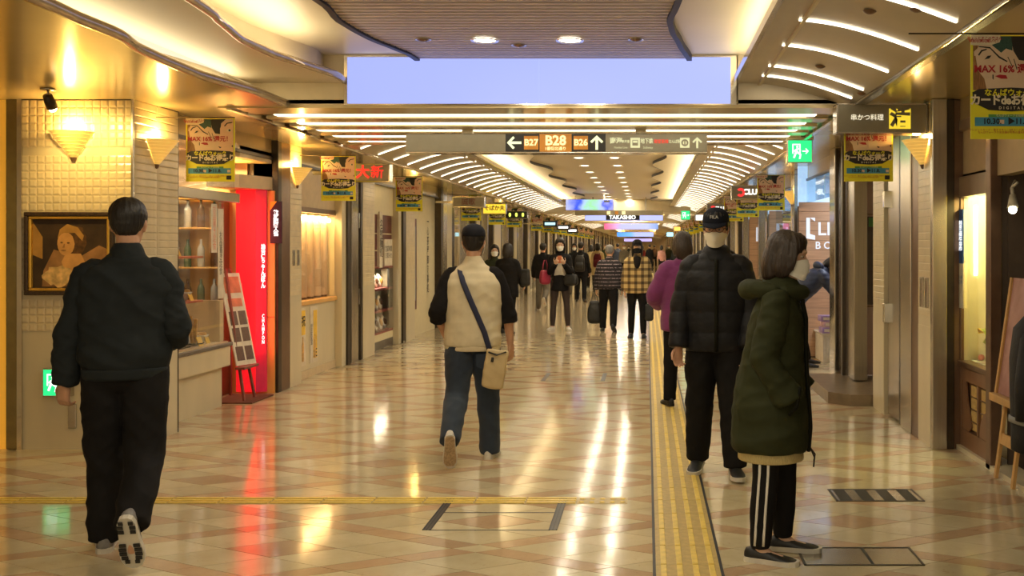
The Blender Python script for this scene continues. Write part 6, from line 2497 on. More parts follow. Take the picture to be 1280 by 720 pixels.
    def bottom(s, m, fat=1.0, name='trousers', rad=(.105, .096, .074, .068, .062), drop=.02, wrinkle=.007, waist=.13):
        mb = MB()
        k = s.k
        limb(mb, [s.spine(waist)[0], s.spine(.03)[0], s.spine(-.06)[0]], [(.145 * k * s.width, .105 * k), (.168 * k * s.width, .118 * k), (.15 * k * s.width, .11 * k)], side=(1, 0, 0), n=22)
        for sd in (-1, 1):
            h, kn, an, fd, fs_, fu = s.legs[sd]
            r = [x * k * fat for x in rad]
            end = an + (an - kn).normalized() * drop * k
            limb(mb, [h + Vector((0, 0, .02 * k)), h.lerp(kn, .4), kn, kn.lerp(an, .5), end], r, n=18, flat1=True)
        wf = wrinkle if callable(wrinkle) else (folds(wrinkle, 3 + s.loc.y, .9, .62) if wrinkle and s.lod < 2 else None)
        return remesh(mb, s.vox, name, m, s.root, 4, wf)

    def shoes(s, upper, sole, laces=None, L_=1.0, high=1.0):
        st = [(-.078, .010, .055), (-.07, .024, .075), (-.045, .033, .085), (-.01, .034, .088), (.03, .036, .078), (.07, .041, .060), (.11, .046, .048), (.15, .043, .040), (.178, .030, .030), (.19, .012, .02)]
        for sd in (-1, 1):
            h, kn, an, fd, fs_, fu = s.legs[sd]
            k = s.k * L_
            o = an - fu * .075 * s.k
            T = lambda x, y, z: o + fs_ * x * k + fd * y * k + fu * z * k
            mb = MB()
            rs = []
            for y, w, hh in st:
                hh *= high
                ring = [T(w * math.cos(PI * i / 10) * (1.0 if i % 10 else 1), y, .016 + (hh - .016) * math.sin(PI * i / 10) ** .7) for i in range(11)]
                ring += [T(-w * .7, y, .012), T(w * .7, y, .012)]
                rs.append(ring)
            rings(mb, rs)
            sh = mb.build('shoe', M[upper], s.root, smooth=True)
            mb = MB()
            out = [T(w * 1.07, y * 1.03, 0) for y, w, hh in st] + [T(-w * 1.07, y * 1.03, 0) for y, w, hh in reversed(st)]
            mb.prism(out, fu * .024 * k)
            mb.build('sole', M[sole], sh)
            if laces and s.lod < 2:
                mb = MB()
                for q in range(4):
                    y = .035 + .022 * q
                    mb.tube([T(-.022, y, .070 - q * .006), T(0, y + .004, .080 - q * .0065), T(.022, y, .070 - q * .006)], .003 * k, 6)
                mb.build('laces', M[laces], sh)

    def hair(s, m, kind='short'):
        Mh = s.Mh
        q = s.k ** .55
        mb = MB()

        def E(c, r):
            bmm = MB().ball((0, 0, 0), r, 16, 12)
            mb.add([Mh @ (Vector(v) + Vector(c)) for v in bmm.v], bmm.f)

        def T(pts, r, side=(1, 0, 0)):
            limb(mb, [Mh @ Vector(p) for p in pts], [tuple(x * q for x in y) if isinstance(y, tuple) else y * q for y in r], side=side)
        E((0, -.018, .150), (.087, .095, .090))
        if kind == 'short':
            E((0, -.034, .115), (.079, .072, .068))
            E((0, .035, .195), (.068, .058, .035))
            E((0, -.048, .088), (.062, .05, .05))
            for sd in (-1, 1):
                T([(sd * .070, .018, .16), (sd * .076, .012, .10)], [(.012, .03), (.008, .014)])
        if kind in ('bob', 'long', 'pony'):
            E((0, -.034, .10), (.080, .076, .08))
            E((0, .028, .182), (.076, .068, .05))
            T([(-.060, .050, .160), (0, .070, .166), (.060, .050, .160)], [(.040, .024), (.042, .024), (.040, .024)], side=(0, 0, 1))
            if s.lod == 0:
                for sd in (-1, 1):
                    T([(sd * .064, .042, .17), (sd * .078, .040, .11), (sd * .080, .028, .05), (sd * .076, .014, .01)], [(.020, .034), (.016, .032), (.014, .03), (.010, .02)])
            for sd in (-1, 1):
                e = .0 if kind == 'bob' else -.14
                T([(sd * .060, .014, .18), (sd * .078, .002, .11), (sd * .080, -.008, .04), (sd * .074, -.014, min(.01, e))], [(.022, .046), (.020, .042), (.020, .042), (.014, .030)])
            if kind == 'bob':
                T([(0, -.05, .15), (0, -.065, .07), (0, -.062, .0), (0, -.055, -.035)], [(.08, .06), (.088, .062), (.084, .052), (.062, .034)])
            elif kind == 'long':
                T([(0, -.05, .15), (0, -.066, .05), (0, -.07, -.08), (0, -.072, -.2)], [(.08, .06), (.088, .058), (.086, .045), (.06, .025)])
            else:
                T([(0, -.1, .13), (0, -.14, .08), (0, -.13, -.06)], [.035, .04, .018])
        f = folds(.004 if kind == 'short' else .006, 2)

        def st(c):
            v = Mh.inverted() @ c
            a = math.atan2(v.x, v.y)
            return .0055 * noise.noise(Vector((a * 9, v.z * 6, 1.7))) + .003 * noise.noise(Vector((a * 26, v.z * 9, 8.2)))
        return remesh(mb, (.0065, .010, .017)[s.lod], 'hair', m, s.root, 3, st if s.lod < 2 else None)

    def mask(s, m, z0=.0, z1=.092):
        Mh = s.Mh
        nu, nv = 14, 9
        front, back = [], []
        for j in range(nv + 1):
            v = j / nv
            z = z0 - .004 + (z1 - z0 + .004) * v
            cy, rx, ry = head_r(max(z, .028))
            for i in range(nu + 1):
                a = math.radians(-78 + 156 * i / nu)
                edge = abs(math.sin(a)) ** 3
                zz = z + (.045 - z) * edge * .45
                bul = .022 * math.exp(-(a / .45) ** 2) * math.sin(PI * (.12 + .8 * v))
                pl = .002 * math.sin(v * 6 * PI)
                rr_ = 1.06
                p = Vector(((rx * rr_ + .004) * math.sin(a), cy + (ry * rr_ + .004 + bul + pl) * math.cos(a), zz))
                front.append(Mh @ p)
                back.append(Mh @ (p * .985 + Vector((0, -.0015, 0))))
        mb = MB()
        w = nu + 1
        fs = []
        nF = len(front)
        for j in range(nv):
            for i in range(nu):
                a, b, c, d = j * w + i, j * w + i + 1, (j + 1) * w + i + 1, (j + 1) * w + i
                fs += [(a, b, c, d), (nF + d, nF + c, nF + b, nF + a)]
        mb.add(front + back, fs)
        o = mb.build('face_mask', m, s.root, smooth=True)
        for sd in (-1, 1):
            mb = MB()
            cy, rx, ry = head_r(.05)
            a = Mh @ Vector((sd * (rx + .006), cy + .02, .072))
            b = Mh @ Vector((sd * (rx + .006), cy + .02, .03))
            e = Mh @ Vector((sd * .081, -.016, .118))
            e2 = Mh @ Vector((sd * .080, -.026, .075))
            mb.tube([a, e], .0018, 6)
            mb.tube([b, e2], .0018, 6)
            mb.tube([e, e2], .0018, 6)
            mb.build('ear_loop', m, o)
        return o

    def cap(s, m, brim=True, word=None):
        Mh = s.Mh
        mb = MB()
        n = 22
        out = []
        for z, rx, ry in ((.150, .087, .108), (.158, .089, .110), (.19, .086, .105), (.215, .074, .09), (.235, .05, .062), (.246, .02, .025)):
            out.append([Mh @ Vector((rx * math.cos(2 * PI * j / n), -.008 + ry * math.sin(2 * PI * j / n), z)) for j in range(n)])
        rings(mb, out)
        o = mb.build('cap', m, s.root, smooth=True)
        if brim:
            mb = MB()
            top_, bot = [], []
            nn_ = 12
            inner = [(.082 * math.sin(a), -.008 + .104 * math.cos(a), .156) for a in [math.radians(-62 + 124 * i / nn_) for i in range(nn_ + 1)]]
            outer = [(.082 * math.sin(a) * 1.02, .045 + .125 * math.cos(a * .95), .150 - .018 * math.cos(a) + .004 * abs(math.sin(a))) for a in [math.radians(-62 + 124 * i / nn_) for i in range(nn_ + 1)]]
            for th in (0, -.004):
                for p in inner + outer:
                    top_.append(Mh @ Vector((p[0], p[1], p[2] + th)))
            w = nn_ + 1
            fs = []
            for i in range(nn_):
                fs.append((i, i + 1, w + i + 1, w + i))
                fs.append((2 * w + w + i, 2 * w + w + i + 1, 2 * w + i + 1, 2 * w + i))
                fs.append((w + i, w + i + 1, 3 * w + i + 1, 3 * w + i))
            mb.add(top_, fs)
            mb.build('brim', m, o, smooth=True)
        if word:
            t = text(word, .03, M['stripe_white'], o, (0, 0, 0), bold=.02)
            t.matrix_local = Mh @ Matrix.Translation((0, .105, .195)) @ Matrix.Rotation(PI, 4, 'Z') @ Matrix.Rotation(PI / 2 + .3, 4, 'X')
        return o

    def strap(s, pts, m, w=.012, t=.003, name='strap'):
        mb = MB()
        mb.tube([Vector(p) for p in pts], [(w, t)] * len(pts), 8, side=(1, 0, 0))
        return mb.build(name, M[m], s.root, smooth=True)


def ledge_bag(name, label, loc, rz, m, w, h, d, handle='loop', hl=.16, taper=.85, group=None, extra=None):
    """hand bag / tote / pouch: soft body, handle"""
    r = empty(name, loc, rz)
    tag(r, label, 'bag', group)
    mb = MB()
    limb(mb, [(0, 0, -h), (0, 0, -h * .9), (0, 0, -h * .5), (0, 0, -h * .08), (0, 0, 0)], [(w * .46, d * .45), (w / 2, d / 2), (w * .5, d * .48), (w * .5 * taper, d * .34), (w * .48 * taper, d * .16)], n=20, ex=4.0)
    remesh(mb, .009, 'bag_body', m, r, 3, folds(.004, 5))
    if handle == 'loop':
        for y in (-.012, .012):
            MB().tube([(-w * .25, y, -.01), (-w * .2, y, hl * .55), (-w * .08, y * .4, hl * .95), (w * .08, y * .4, hl * .95), (w * .2, y, hl * .55), (w * .25, y, -.01)], .006, 8).build('handle', m, r, smooth=True)
    return r


# ---------------------------------------------------------------- the man in the slate jacket, walking away
f = Fig('man with short black hair in dark slate jacket walking past framed picture', (-2.57, 4.93, 0), math.radians(17), 1.71, 0, lean=2, bend=6,
        legs={-1: (6, 3, 1.5, 0, 8), 1: (-10, 44, 1.0, -62, 6)}, arms={-1: (-4, 17, 10, -2), 1: (-8, 13, 84, 24)}, width=1.06)
f.body(hands={-1: dict(curl=30, palm=(.6, 1.0, 0))})
f.top(M['jacket_slate'], rows=[(-.005, .168, .124), (.02, .180, .134), (.06, .190, .142), (.16, .186, .14), (.28, .196, .142), (.40, .206, .132), (.468, .186, .108), (.512, .120, .084), (.548, .076, .074)],
      fat=1.03, arm=1.08, wrinkle=.013)
mb = MB()
limb(mb, [f.spine(-.045)[0], f.spine(.006)[0]], [(.180 * f.k * 1.06, .138 * f.k), (.186 * f.k * 1.06, .143 * f.k)], n=24, flat0=True, flat1=True, ex=2.25)
remesh(mb, .009, 'waistband', M['jacket_slate'], f.root, 2)
mb = MB()
limb(mb, [f.spine(.53)[0], f.spine(.585)[0] + Vector((0, -.008, 0))], [(.092 * f.k, .09 * f.k), (.074 * f.k, .076 * f.k)], n=20)
remesh(mb, .008, 'collar', M['jacket_slate'], f.root, 2, folds(.003, 6))
f.bottom(M['trouser_black'], 1.03, rad=(.104, .1, .086, .078, .068), wrinkle=.012)
f.shoes('grey_shoe', 'sole_white', 'stripe_white', 1.08)
f.hair(M['hair_black'], 'short')
# lifted sole: dark rubber tread over the pale midsole
h, kn, an, fd, fs_, fu = f.legs[1]
mb = MB()
for y, w in ((-.06, .05), (-.035, .062), (-.01, .06), (.07, .07), (.095, .078), (.12, .078), (.145, .07), (.168, .05)):
    for s_ in (-1, 1):
        c = an - fu * .0775 * f.k + fd * y * f.k + fs_ * s_ * w * .42 * f.k
        mb.prism([c - fs_ * w * .2 - fd * .009, c + fs_ * w * .2 - fd * .009, c + fs_ * w * .2 + fd * .009, c - fs_ * w * .2 + fd * .009], -fu * .005)
mb.build('tread', M['black_shoe'], f.root)

# ---------------------------------------------------------------- the man in the cream vest, walking away
f2 = Fig('man in cream vest, black cap and jeans walking away down the corridor', (-1.235, 7.08, 0), math.radians(5), 1.62, 0, lean=3, bend=8,
         legs={-1: (-13, 38, 3, -64, 5), 1: (5, 4, 3, 0, 10)}, arms={-1: (-20, 18, 62, 14), 1: (2, 19, 10, 2)}, width=1.08, pitch=-4)
f2.body(hands={1: dict(curl=20, palm=(-.8, .5, 0)), -1: dict(curl=30)})
f2.top(M['knit_black'], rows=[(.0, .15, .11), (.28, .172, .12), (.40, .186, .115), (.468, .17, .098), (.51, .11, .08)], sleeve=.62, cuff=.068, arm=1.05, name='sweater', wrinkle=.007, collar=False)
f2.top(M['vest_cream'], rows=[(-.05, .186, .142), (-.02, .188, .144), (.06, .186, .142), (.18, .186, .140), (.30, .194, .140), (.39, .196, .134), (.455, .178, .112), (.512, .122, .088), (.548, .08, .078)],
       fat=1.04, sleeves=False, name='vest', wrinkle=.006)
mb = MB()
limb(mb, [f2.spine(-.085)[0], f2.spine(-.05)[0]], [(.192 * f2.k * 1.08, .147 * f2.k), (.194 * f2.k * 1.08, .149 * f2.k)], n=24, flat0=True)
remesh(mb, .009, 'hem_rib', M['vest_cream'], f2.root, 2)
f2.bottom(M['denim'], 1.05, 'jeans', rad=(.106, .098, .078, .073, .068), drop=.035, wrinkle=.010)
for x in (-.085, .08):
    MB().prism([(x - .05, -.112, f2.hip.z - .10), (x + .05, -.112, f2.hip.z - .10), (x + .046, -.108, f2.hip.z - .19), (x, -.108, f2.hip.z - .21), (x - .046, -.108, f2.hip.z - .19)], (0, .03, 0)).build('back_pocket', M['denim'], f2.root)
f2.shoes('white_shoe', 'sole_white', 'stripe_white', 1.03)
h, kn, an, fd, fs_, fu = f2.legs[-1]
mb = MB()
out = []
for y, w in ((-.07, .02), (-.05, .031), (0, .033), (.06, .038), (.11, .044), (.15, .041), (.178, .024)):
    out.append((y, w))
c0_ = an - fu * .076 * f2.k
mb.prism([c0_ + fd * y * f2.k + fs_ * w * f2.k for y, w in out] + [c0_ + fd * y * f2.k - fs_ * w * f2.k for y, w in reversed(out)], -fu * .004)
mb.build('tread', M['sole_tan'], f2.root)
f2.hair(M['hair_black'], 'short')
f2.cap(cloth('cap_black', (.012, .012, .016), .7), True)
# mask loops seen at the ears
f2.mask(M['mask_white'])
# strap over the left shoulder to the pouch at the right hip
k2 = f2.k
sp_pts = []
for t_, x_, y_ in ((.535, -.085, -.03), (.50, -.075, -.098), (.42, -.052, -.146), (.30, -.008, -.163), (.16, .045, -.163), (.05, .085, -.160), (-.03, .105, -.158), (-.085, .118, -.156)):
    p_, d_ = f2.spine(t_)
    sp_pts.append(p_ + Vector((x_ * 1.08 * k2 * 1.08, y_ * k2 * 1.0, 0)))
f2.strap(sp_pts, 'navy', .019, .003)
pw_ = f2.world((.185, -.155, f2.hip.z - .07))
pouch = ledge_bag('shoulder_pouch', 'flat beige pouch on navy strap hanging at a hip over jeans', pw_, f2.rz, M['tan_bag'], .155, .26, .045, None, taper=1.0)
pouch.rotation_euler = (.06, .16, f2.rz)
MB().tube([(-.06, -.02, -.02), (.0, -.03, -.03), (.06, -.02, .0)], .006, 8).build('zip', M['black_bag'], pouch, smooth=True)
MB().bbox(-.035, -.015, -.03, -.022, -.085, -.05, .003).build('tab', M['dish_black'], pouch)

# ---------------------------------------------------------------- the man in the black puffer, facing the camera
f3 = Fig('man in black quilted puffer jacket, cap and mask facing along the tactile strip', (.455, 6.60, 0), PI + math.radians(-4), 1.70, 0, lean=1, bend=4,
         legs={-1: (6, 3, 3, 0, 8), 1: (-7, 6, 3, -8, 10)}, arms={-1: (4, 12, 16, 6), 1: (2, 15, 12, 2)}, width=1.06, yaw=-6, pitch=6)
f3.body(hands={1: dict(curl=24, palm=(-.6, .9, 0)), -1: dict(curl=24)})
f3.top(M['puffer'], rows=[(-.09, .186, .140), (.0, .194, .150), (.14, .196, .152), (.28, .206, .152), (.40, .208, .142), (.468, .186, .116), (.512, .128, .094), (.55, .090, .088)],
       fat=1.02, arm=1.2, cuff=.052, name='puffer_jacket', wrinkle=quilt(.010, .135), smooth=3, collar=False)
mb = MB()
for i in range(2):
    limb(mb, [f3.spine(.515)[0] + Vector((0, -.0, 0)), f3.spine(.562)[0]], [(.112 * f3.k, .105 * f3.k), (.092 * f3.k, .09 * f3.k)], n=20)
limb(mb, [f3.spine(.50)[0] + Vector((-.10, -.06, .02)), f3.spine(.53)[0] + Vector((0, -.12, .0)), f3.spine(.50)[0] + Vector((.10, -.06, .02))], [.05, .06, .05])
remesh(mb, .009, 'hood', M['puffer'], f3.root, 3, folds(.010, 9))
mb = MB()
zp = []
for t_, y_ in ((-.085, .150), (.02, .168), (.14, .170), (.28, .171), (.40, .162), (.468, .135), (.512, .115)):
    p_, d_ = f3.spine(t_)
    zp.append(p_ + Vector((0, y_ * f3.k * 1.0, 0)))
mb.tube(zp, [(.012, .006)] * len(zp), 8)
mb.build('zip', M['coat_lining'], f3.root, smooth=True)
f3.bottom(M['trouser_black'], 1.08, rad=(.106, .1, .084, .078, .07), wrinkle=.009)
f3.shoes('black_shoe', 'sole_white', None, 1.05)
f3.hair(M['hair_black'], 'short')
f3.cap(cloth('cap_navy', (.012, .014, .022), .8), True, 'FILA')
f3.mask(M['mask_beige'], .0, .10)
mb = MB()
for sd in (-1, 1):
    pts = [f3.Mh @ Vector((sd * .034 + .026 * math.cos(a), .106 - .006 * abs(math.cos(a)), .116 + .02 * math.sin(a))) for a in [2 * PI * i / 12 for i in range(13)]]
    mb.tube(pts, .002, 6, side=(0, 1, 0))
    mb.tube([f3.Mh @ Vector((sd * .06, .1, .118)), f3.Mh @ Vector((sd * .083, .0, .118))], .0022, 6)
mb.tube([f3.Mh @ Vector((-.008, .106, .12)), f3.Mh @ Vector((.008, .106, .12))], .002, 6)
mb.build('glasses', M['black_bag'], f3.root, smooth=True)

# ---------------------------------------------------------------- the woman in the green coat, side on
f4 = Fig('woman in long olive green hooded coat and striped leggings, hands in pockets', (.60, 4.86, 0), -PI / 2 - math.radians(14), 1.54, 0, lean=3, bend=8,
         legs={-1: (8, 9, 2, 0, 4), 1: (-2, 2, 2, 0, 8)}, arms={-1: (-6, 12, 42, 8), 1: (-10, 12, 42, 6)}, skin='skin_pale', yaw=-4, pitch=3)
f4.body(hands={-1: None, 1: None})
f4.top(M['coat_green'], rows=[(-.315, .205, .188, .0), (-.26, .222, .205, .0), (-.12, .216, .198, .0), (.0, .208, .186, .0), (.14, .192, .165, .0), (.28, .188, .150), (.39, .190, .136), (.455, .168, .11), (.508, .118, .088), (.548, .086, .086)],
       fat=1.02, arm=1.16, cuff=.064, sleeve=1.0, name='coat', wrinkle=.011)
mb = MB()                                    # hood lying on the back and collar round the neck
limb(mb, [f4.spine(.50)[0] + Vector((-.13, .00, .02)), f4.spine(.515)[0] + Vector((-.09, -.10, .02)), f4.spine(.515)[0] + Vector((0, -.155, .015)), f4.spine(.515)[0] + Vector((.09, -.10, .02)), f4.spine(.50)[0] + Vector((.13, .0, .02))],
     [.030, .042, .050, .042, .030], side=(0, 0, 1))
limb(mb, [f4.spine(.515)[0], f4.spine(.57)[0] + Vector((0, .004, 0))], [(.102, .108), (.080, .088)], n=20)
limb(mb, [f4.spine(.53)[0] + Vector((-.09, .03, .0)), f4.spine(.53)[0] + Vector((0, .105, -.01)), f4.spine(.53)[0] + Vector((.09, .03, 0))], [.03, .034, .03], side=(0, 0, 1))
remesh(mb, .008, 'hood', M['coat_green'], f4.root, 3, folds(.007, 12))
mb = MB()                                    # dark front opening
op = []
for t_, y_ in ((-.325, .196), (-.2, .206), (-.05, .197), (.10, .178), (.25, .160), (.38, .148), (.46, .124), (.52, .112)):
    p_, d_ = f4.spine(t_)
    op.append(p_ + Vector((.0, y_ * f4.k * 1.03, 0)))
mb.tube(op, [(.026, .010)] * len(op), 10)
mb.build('front_placket', M['coat_lining'], f4.root, smooth=True)
# pocket flap and drawcord on the camera side
sh, e, w_, d2 = f4.arms[1]
mb = MB()
mb.tube([w_ + Vector((.035, .05, .07)), w_ + Vector((.045, .035, -.02)), w_ + Vector((.04, .0, -.06))], [(.012, .008)] * 3, 8)
mb.build('pocket_edge', M['coat_lining'], f4.root, smooth=True)
hz = f4.spine(-.315)[0]
mb = MB()
mb.tube([hz + Vector((.03, .195, .01)), hz + Vector((.05, .215, -.03)), hz + Vector((.045, .21, -.075))], .004, 6)
mb.tube([hz + Vector((.03, .195, .01)), hz + Vector((.02, .215, -.02)), hz + Vector((.025, .21, -.05))], .004, 6)
mb.build('drawcord', M['coat_lining'], f4.root, smooth=True)
mb = MB()                                    # yellow knit hem below the coat
limb(mb, [f4.spine(-.26)[0], f4.spine(-.335)[0], f4.spine(-.372)[0]], [(.18 * f4.k, .168 * f4.k), (.188 * f4.k, .176 * f4.k), (.188 * f4.k, .178 * f4.k)], n=28, flat1=True)
remesh(mb, .009, 'knit_hem', M['knit_yellow'], f4.root, 2)
f4.bottom(M['trouser_black'], .95, 'leggings', rad=(.1, .094, .072, .071, .054), drop=.0, wrinkle=.003)
h, kn, an, fd, fs_, fu = f4.legs[1]
for dy in (-.020, .020):
    pts = []
    for t_ in (0, .2, .4, .6, .8, .95):
        base = kn.lerp(an, t_)
        r_ = (.072 if t_ < .5 else .071 - (.071 - .054) * (t_ - .5) * 2) * f4.k * .95
        pts.append(base + Vector((math.sqrt(max(r_ * r_ - dy * dy, 1e-6)) + .0015, dy, 0)))
    up_ = h.lerp(kn, .75)
    r_ = .079 * f4.k * .95
    pts = [up_ + Vector((r_ + .002, dy, 0))] + pts
    mb = MB()
    mb.tube(pts, [(.003, .0065)] * len(pts), 8, side=(1, 0, 0))
    mb.build('white_stripe', M['stripe_white'], f4.root, smooth=True)
f4.shoes('black_shoe', 'sole_white', None, 1.08, .85)
f4.hair(M['hair_brown'], 'bob')
f4.mask(M['mask_white'], -.004, .102)

# ---------------------------------------------------------------- woman with the phone
f5 = Fig('woman in black blazer and shorts standing with white mask, holding a phone', (-1.575, 18.1, 0), PI + .05, 1.64, 1, legs={-1: (2, 2, 5, 0, 12), 1: (0, 2, 5, 0, 25)},
         arms={-1: (20, 6, 118, 26), 1: (20, 6, 118, 26)}, skin='skin_pale', pitch=10)
f5.body(hands={-1: dict(palm=(.4, 0, 1), curl=28), 1: dict(palm=(-.4, 0, 1), curl=28)})
f5.top(M['white_top'], rows=[(.02, .135, .10), (.2, .135, .105), (.36, .15, .12), (.45, .13, .1)], sleeves=False, collar=False, name='blouse', wrinkle=.004)
f5.top(M['trouser_black'], rows=[(-.02, .165, .112, -.012), (.14, .152, .104, -.014), (.28, .170, .112, -.012), (.40, .182, .110), (.468, .17, .098), (.512, .112, .08), (.548, .07, .07)], name='blazer', wrinkle=.006)
mb = MB()
limb(mb, [f5.spine(.13)[0], f5.spine(.0)[0], f5.spine(-.16)[0]], [(.142 * f5.k, .108 * f5.k), (.172 * f5.k, .125 * f5.k), (.185 * f5.k, .13 * f5.k)], n=20, flat1=True)
remesh(mb, .012, 'skirt', M['trouser_black'], f5.root, 3, folds(.006, 3))
f5.bottom(M['tights'], 1.0, 'tights', rad=(.094, .084, .058, .060, .042), drop=0, wrinkle=0)
f5.shoes('white_shoe', 'sole_white')
f5.hair(M['hair_black'], 'long')
f5.mask(M['mask_white'])
hp = (f5.arms[-1][2] + f5.arms[1][2]) / 2
o = MB().bbox(-.037, .037, -.005, .005, -.075, .075, .004).build('mobile_phone', M['orange_case'], None, loc=f5.world(hp + Vector((0, .05, .075))))
o.rotation_euler = (-.5, 0, f5.rz)
tag(o, 'phone in reddish case held up by woman in black blazer', 'phone')
b = ledge_bag('handbag', 'crimson handbag on the arm of the woman with phone', f5.world((.27, .04, f5.hip.z + .21)), f5.rz + .5, M['red_bag'], .2, .22, .12, 'loop', .2)
b2 = ledge_bag('handbag', 'black bag carried low on the arm of the woman with phone', f5.world((-.2, .14, f5.hip.z + .14)), f5.rz - .3, M['black_bag'], .26, .17, .12, 'loop', .16)

# ---------------------------------------------------------------- lady in plaid shirt with cap
f6 = Fig('woman in tan plaid shirt, black cap and mask walking with tote bag', (-.165, 16.6, 0), PI, 1.57, 1, legs={-1: (3, 2, 2, 0, 6), 1: (-3, 4, 2, -4, 8)},
         arms={-1: (0, 9, 8, 0), 1: (0, 11, 8, 0)}, skin='skin_pale')
f6.body()
f6.top(M['plaid'], rows=[(-.10, .195, .145), (.02, .196, .148), (.2, .195, .145), (.38, .205, .14), (.465, .185, .11), (.512, .115, .085), (.548, .075, .075)], fat=1.03, arm=1.25, cuff=.06, name='plaid_shirt', wrinkle=.009)
f6.bottom(M['trouser_black'], .95, rad=(.105, .095, .066, .064, .052), wrinkle=.004)
f6.shoes('black_shoe', 'black_shoe')
f6.hair(M['hair_black'], 'long')
f6.cap(M['knit_black'], True)
f6.mask(M['mask_black'])
mb = MB()
limb(mb, [f6.spine(.50)[0] + Vector((0, .07, .02)), f6.spine(.42)[0] + Vector((0, .12, 0)), f6.spine(.34)[0] + Vector((0, .13, 0))], [(.07, .05), (.06, .03), (.03, .02)])
remesh(mb, .012, 'scarf', M['knit_black'], f6.root, 3)
hw6 = f6.arms[-1][2] + f6.arms[-1][3] * .09
ledge_bag('tote_bag', 'small black tote bag held by woman in plaid shirt', f6.world(hw6 + Vector((0, .0, -.13))), f6.rz, M['black_bag'], .15, .25, .1, 'loop', .13, 1.0)

# ---------------------------------------------------------------- elderly lady in patterned cardigan
f7 = Fig('grey haired person in dark banded cardigan walking away with big black bag', (-.69, 17.9, 0), math.radians(-4), 1.52, 1, lean=8, bend=20, legs={-1: (4, 4, 3, 0, 8), 1: (-10, 22, 3, -24, 8)},
         arms={-1: (2, 16, 8, 0), 1: (-4, 14, 16, 0)}, width=1.08)
f7.body()
f7.top(M['nordic'], rows=[(-.06, .185, .14), (.06, .188, .145), (.2, .188, .145), (.38, .2, .14), (.465, .182, .11), (.512, .115, .085), (.548, .075, .075)], fat=1.03, arm=1.18, name='cardigan', wrinkle=.007)
f7.bottom(M['trouser_black'], 1.05, wrinkle=.008)
f7.shoes('black_shoe', 'black_shoe')
f7.hair(M['hair_grey'], 'short')
hw7 = f7.arms[-1][2] + f7.arms[-1][3] * .09
ledge_bag('shopping_bag', 'large black shopping bag carried by grey haired person', f7.world(hw7 + Vector((-.03, 0, -.13))), f7.rz, M['black_bag'], .26, .36, .16, 'loop', .13, .7)

# ---------------------------------------------------------------- woman in black coat, seen from behind
f8 = Fig('woman with dark hair in long black coat walking away by left shops', (-2.43, 17.4, 0), math.radians(-6), 1.52, 1, legs={-1: (6, 4, 2, 0, 6), 1: (-8, 16, 2, -16, 6)}, arms={-1: (0, 12, 14, 0), 1: (8, 18, 40, 0)}, skin='skin_pale')
f8.body()
f8.top(M['trouser_black'], rows=[(-.20, .205, .16), (-.06, .2, .155), (.1, .19, .145), (.28, .19, .14), (.40, .198, .13), (.465, .178, .105), (.512, .12, .09), (.55, .085, .085)], fat=1.05, arm=1.2, name='coat', wrinkle=.009)
f8.bottom(M['trouser_black'], .95, rad=(.1, .09, .066, .062, .05), wrinkle=.003)
f8.shoes('black_shoe', 'black_shoe')
f8.hair(M['hair_black'], 'bob')
ledge_bag('shoulder_bag', 'black shoulder bag at the side of woman in black coat', f8.world((.31, .02, f8.hip.z + .30)), f8.rz, M['black_bag'], .17, .26, .12, None)
# masked woman half hidden behind her
f9 = Fig('masked woman in olive top coming past woman in black coat', (-2.84, 18.6, 0), PI + .2, 1.5, 1, legs={-1: (5, 4, 2, 0, 6), 1: (-6, 8, 2, -8, 6)}, skin='skin_pale')
f9.body()
f9.top(M['coat_green'], fat=1.02, name='jacket')
f9.bottom(M['trouser_black'], .9)
f9.shoes('black_shoe', 'sole_white')
f9.hair(M['hair_black'], 'bob')
f9.mask(M['mask_white'])

# ---------------------------------------------------------------- man with grey trousers
f10 = Fig('man in black sweater and grey trousers walking away, heel raised', (-2.49, 23.9, 0), math.radians(-4), 1.56, 1, legs={-1: (4, 4, 3, 0, 8), 1: (-16, 48, 3, -60, 8)}, arms={-1: (0, 14, 30, 0), 1: (0, 14, 30, 0)}, width=1.08)
f10.body()
f10.top(M['trouser_black'], fat=1.1, arm=1.25, name='sweater')
f10.bottom(M['grey_trouser'], 1.08)
f10.shoes('brown_shoe', 'sole_white')
f10.hair(M['hair_black'], 'short')

# ---------------------------------------------------------------- man with backpack
f11 = Fig('man in black suit with dark backpack walking away beyond phone woman', (-1.82, 27.4, 0), math.radians(-3), 1.60, 1, legs={-1: (6, 4, 3, 0, 8), 1: (-8, 12, 3, -12, 8)}, arms={-1: (-4, 12, 12, 0), 1: (4, 12, 12, 0)}, width=1.06)
f11.body()
f11.top(M['trouser_black'], rows=[(-.16, .185, .14), (0, .18, .135), (.14, .17, .125), (.28, .186, .13), (.40, .198, .124), (.468, .178, .104), (.512, .118, .082), (.548, .074, .072)], name='coat')
f11.bottom(M['trouser_black'], 1.0)
f11.shoes('black_shoe', 'black_shoe')
f11.hair(M['hair_black'], 'short')


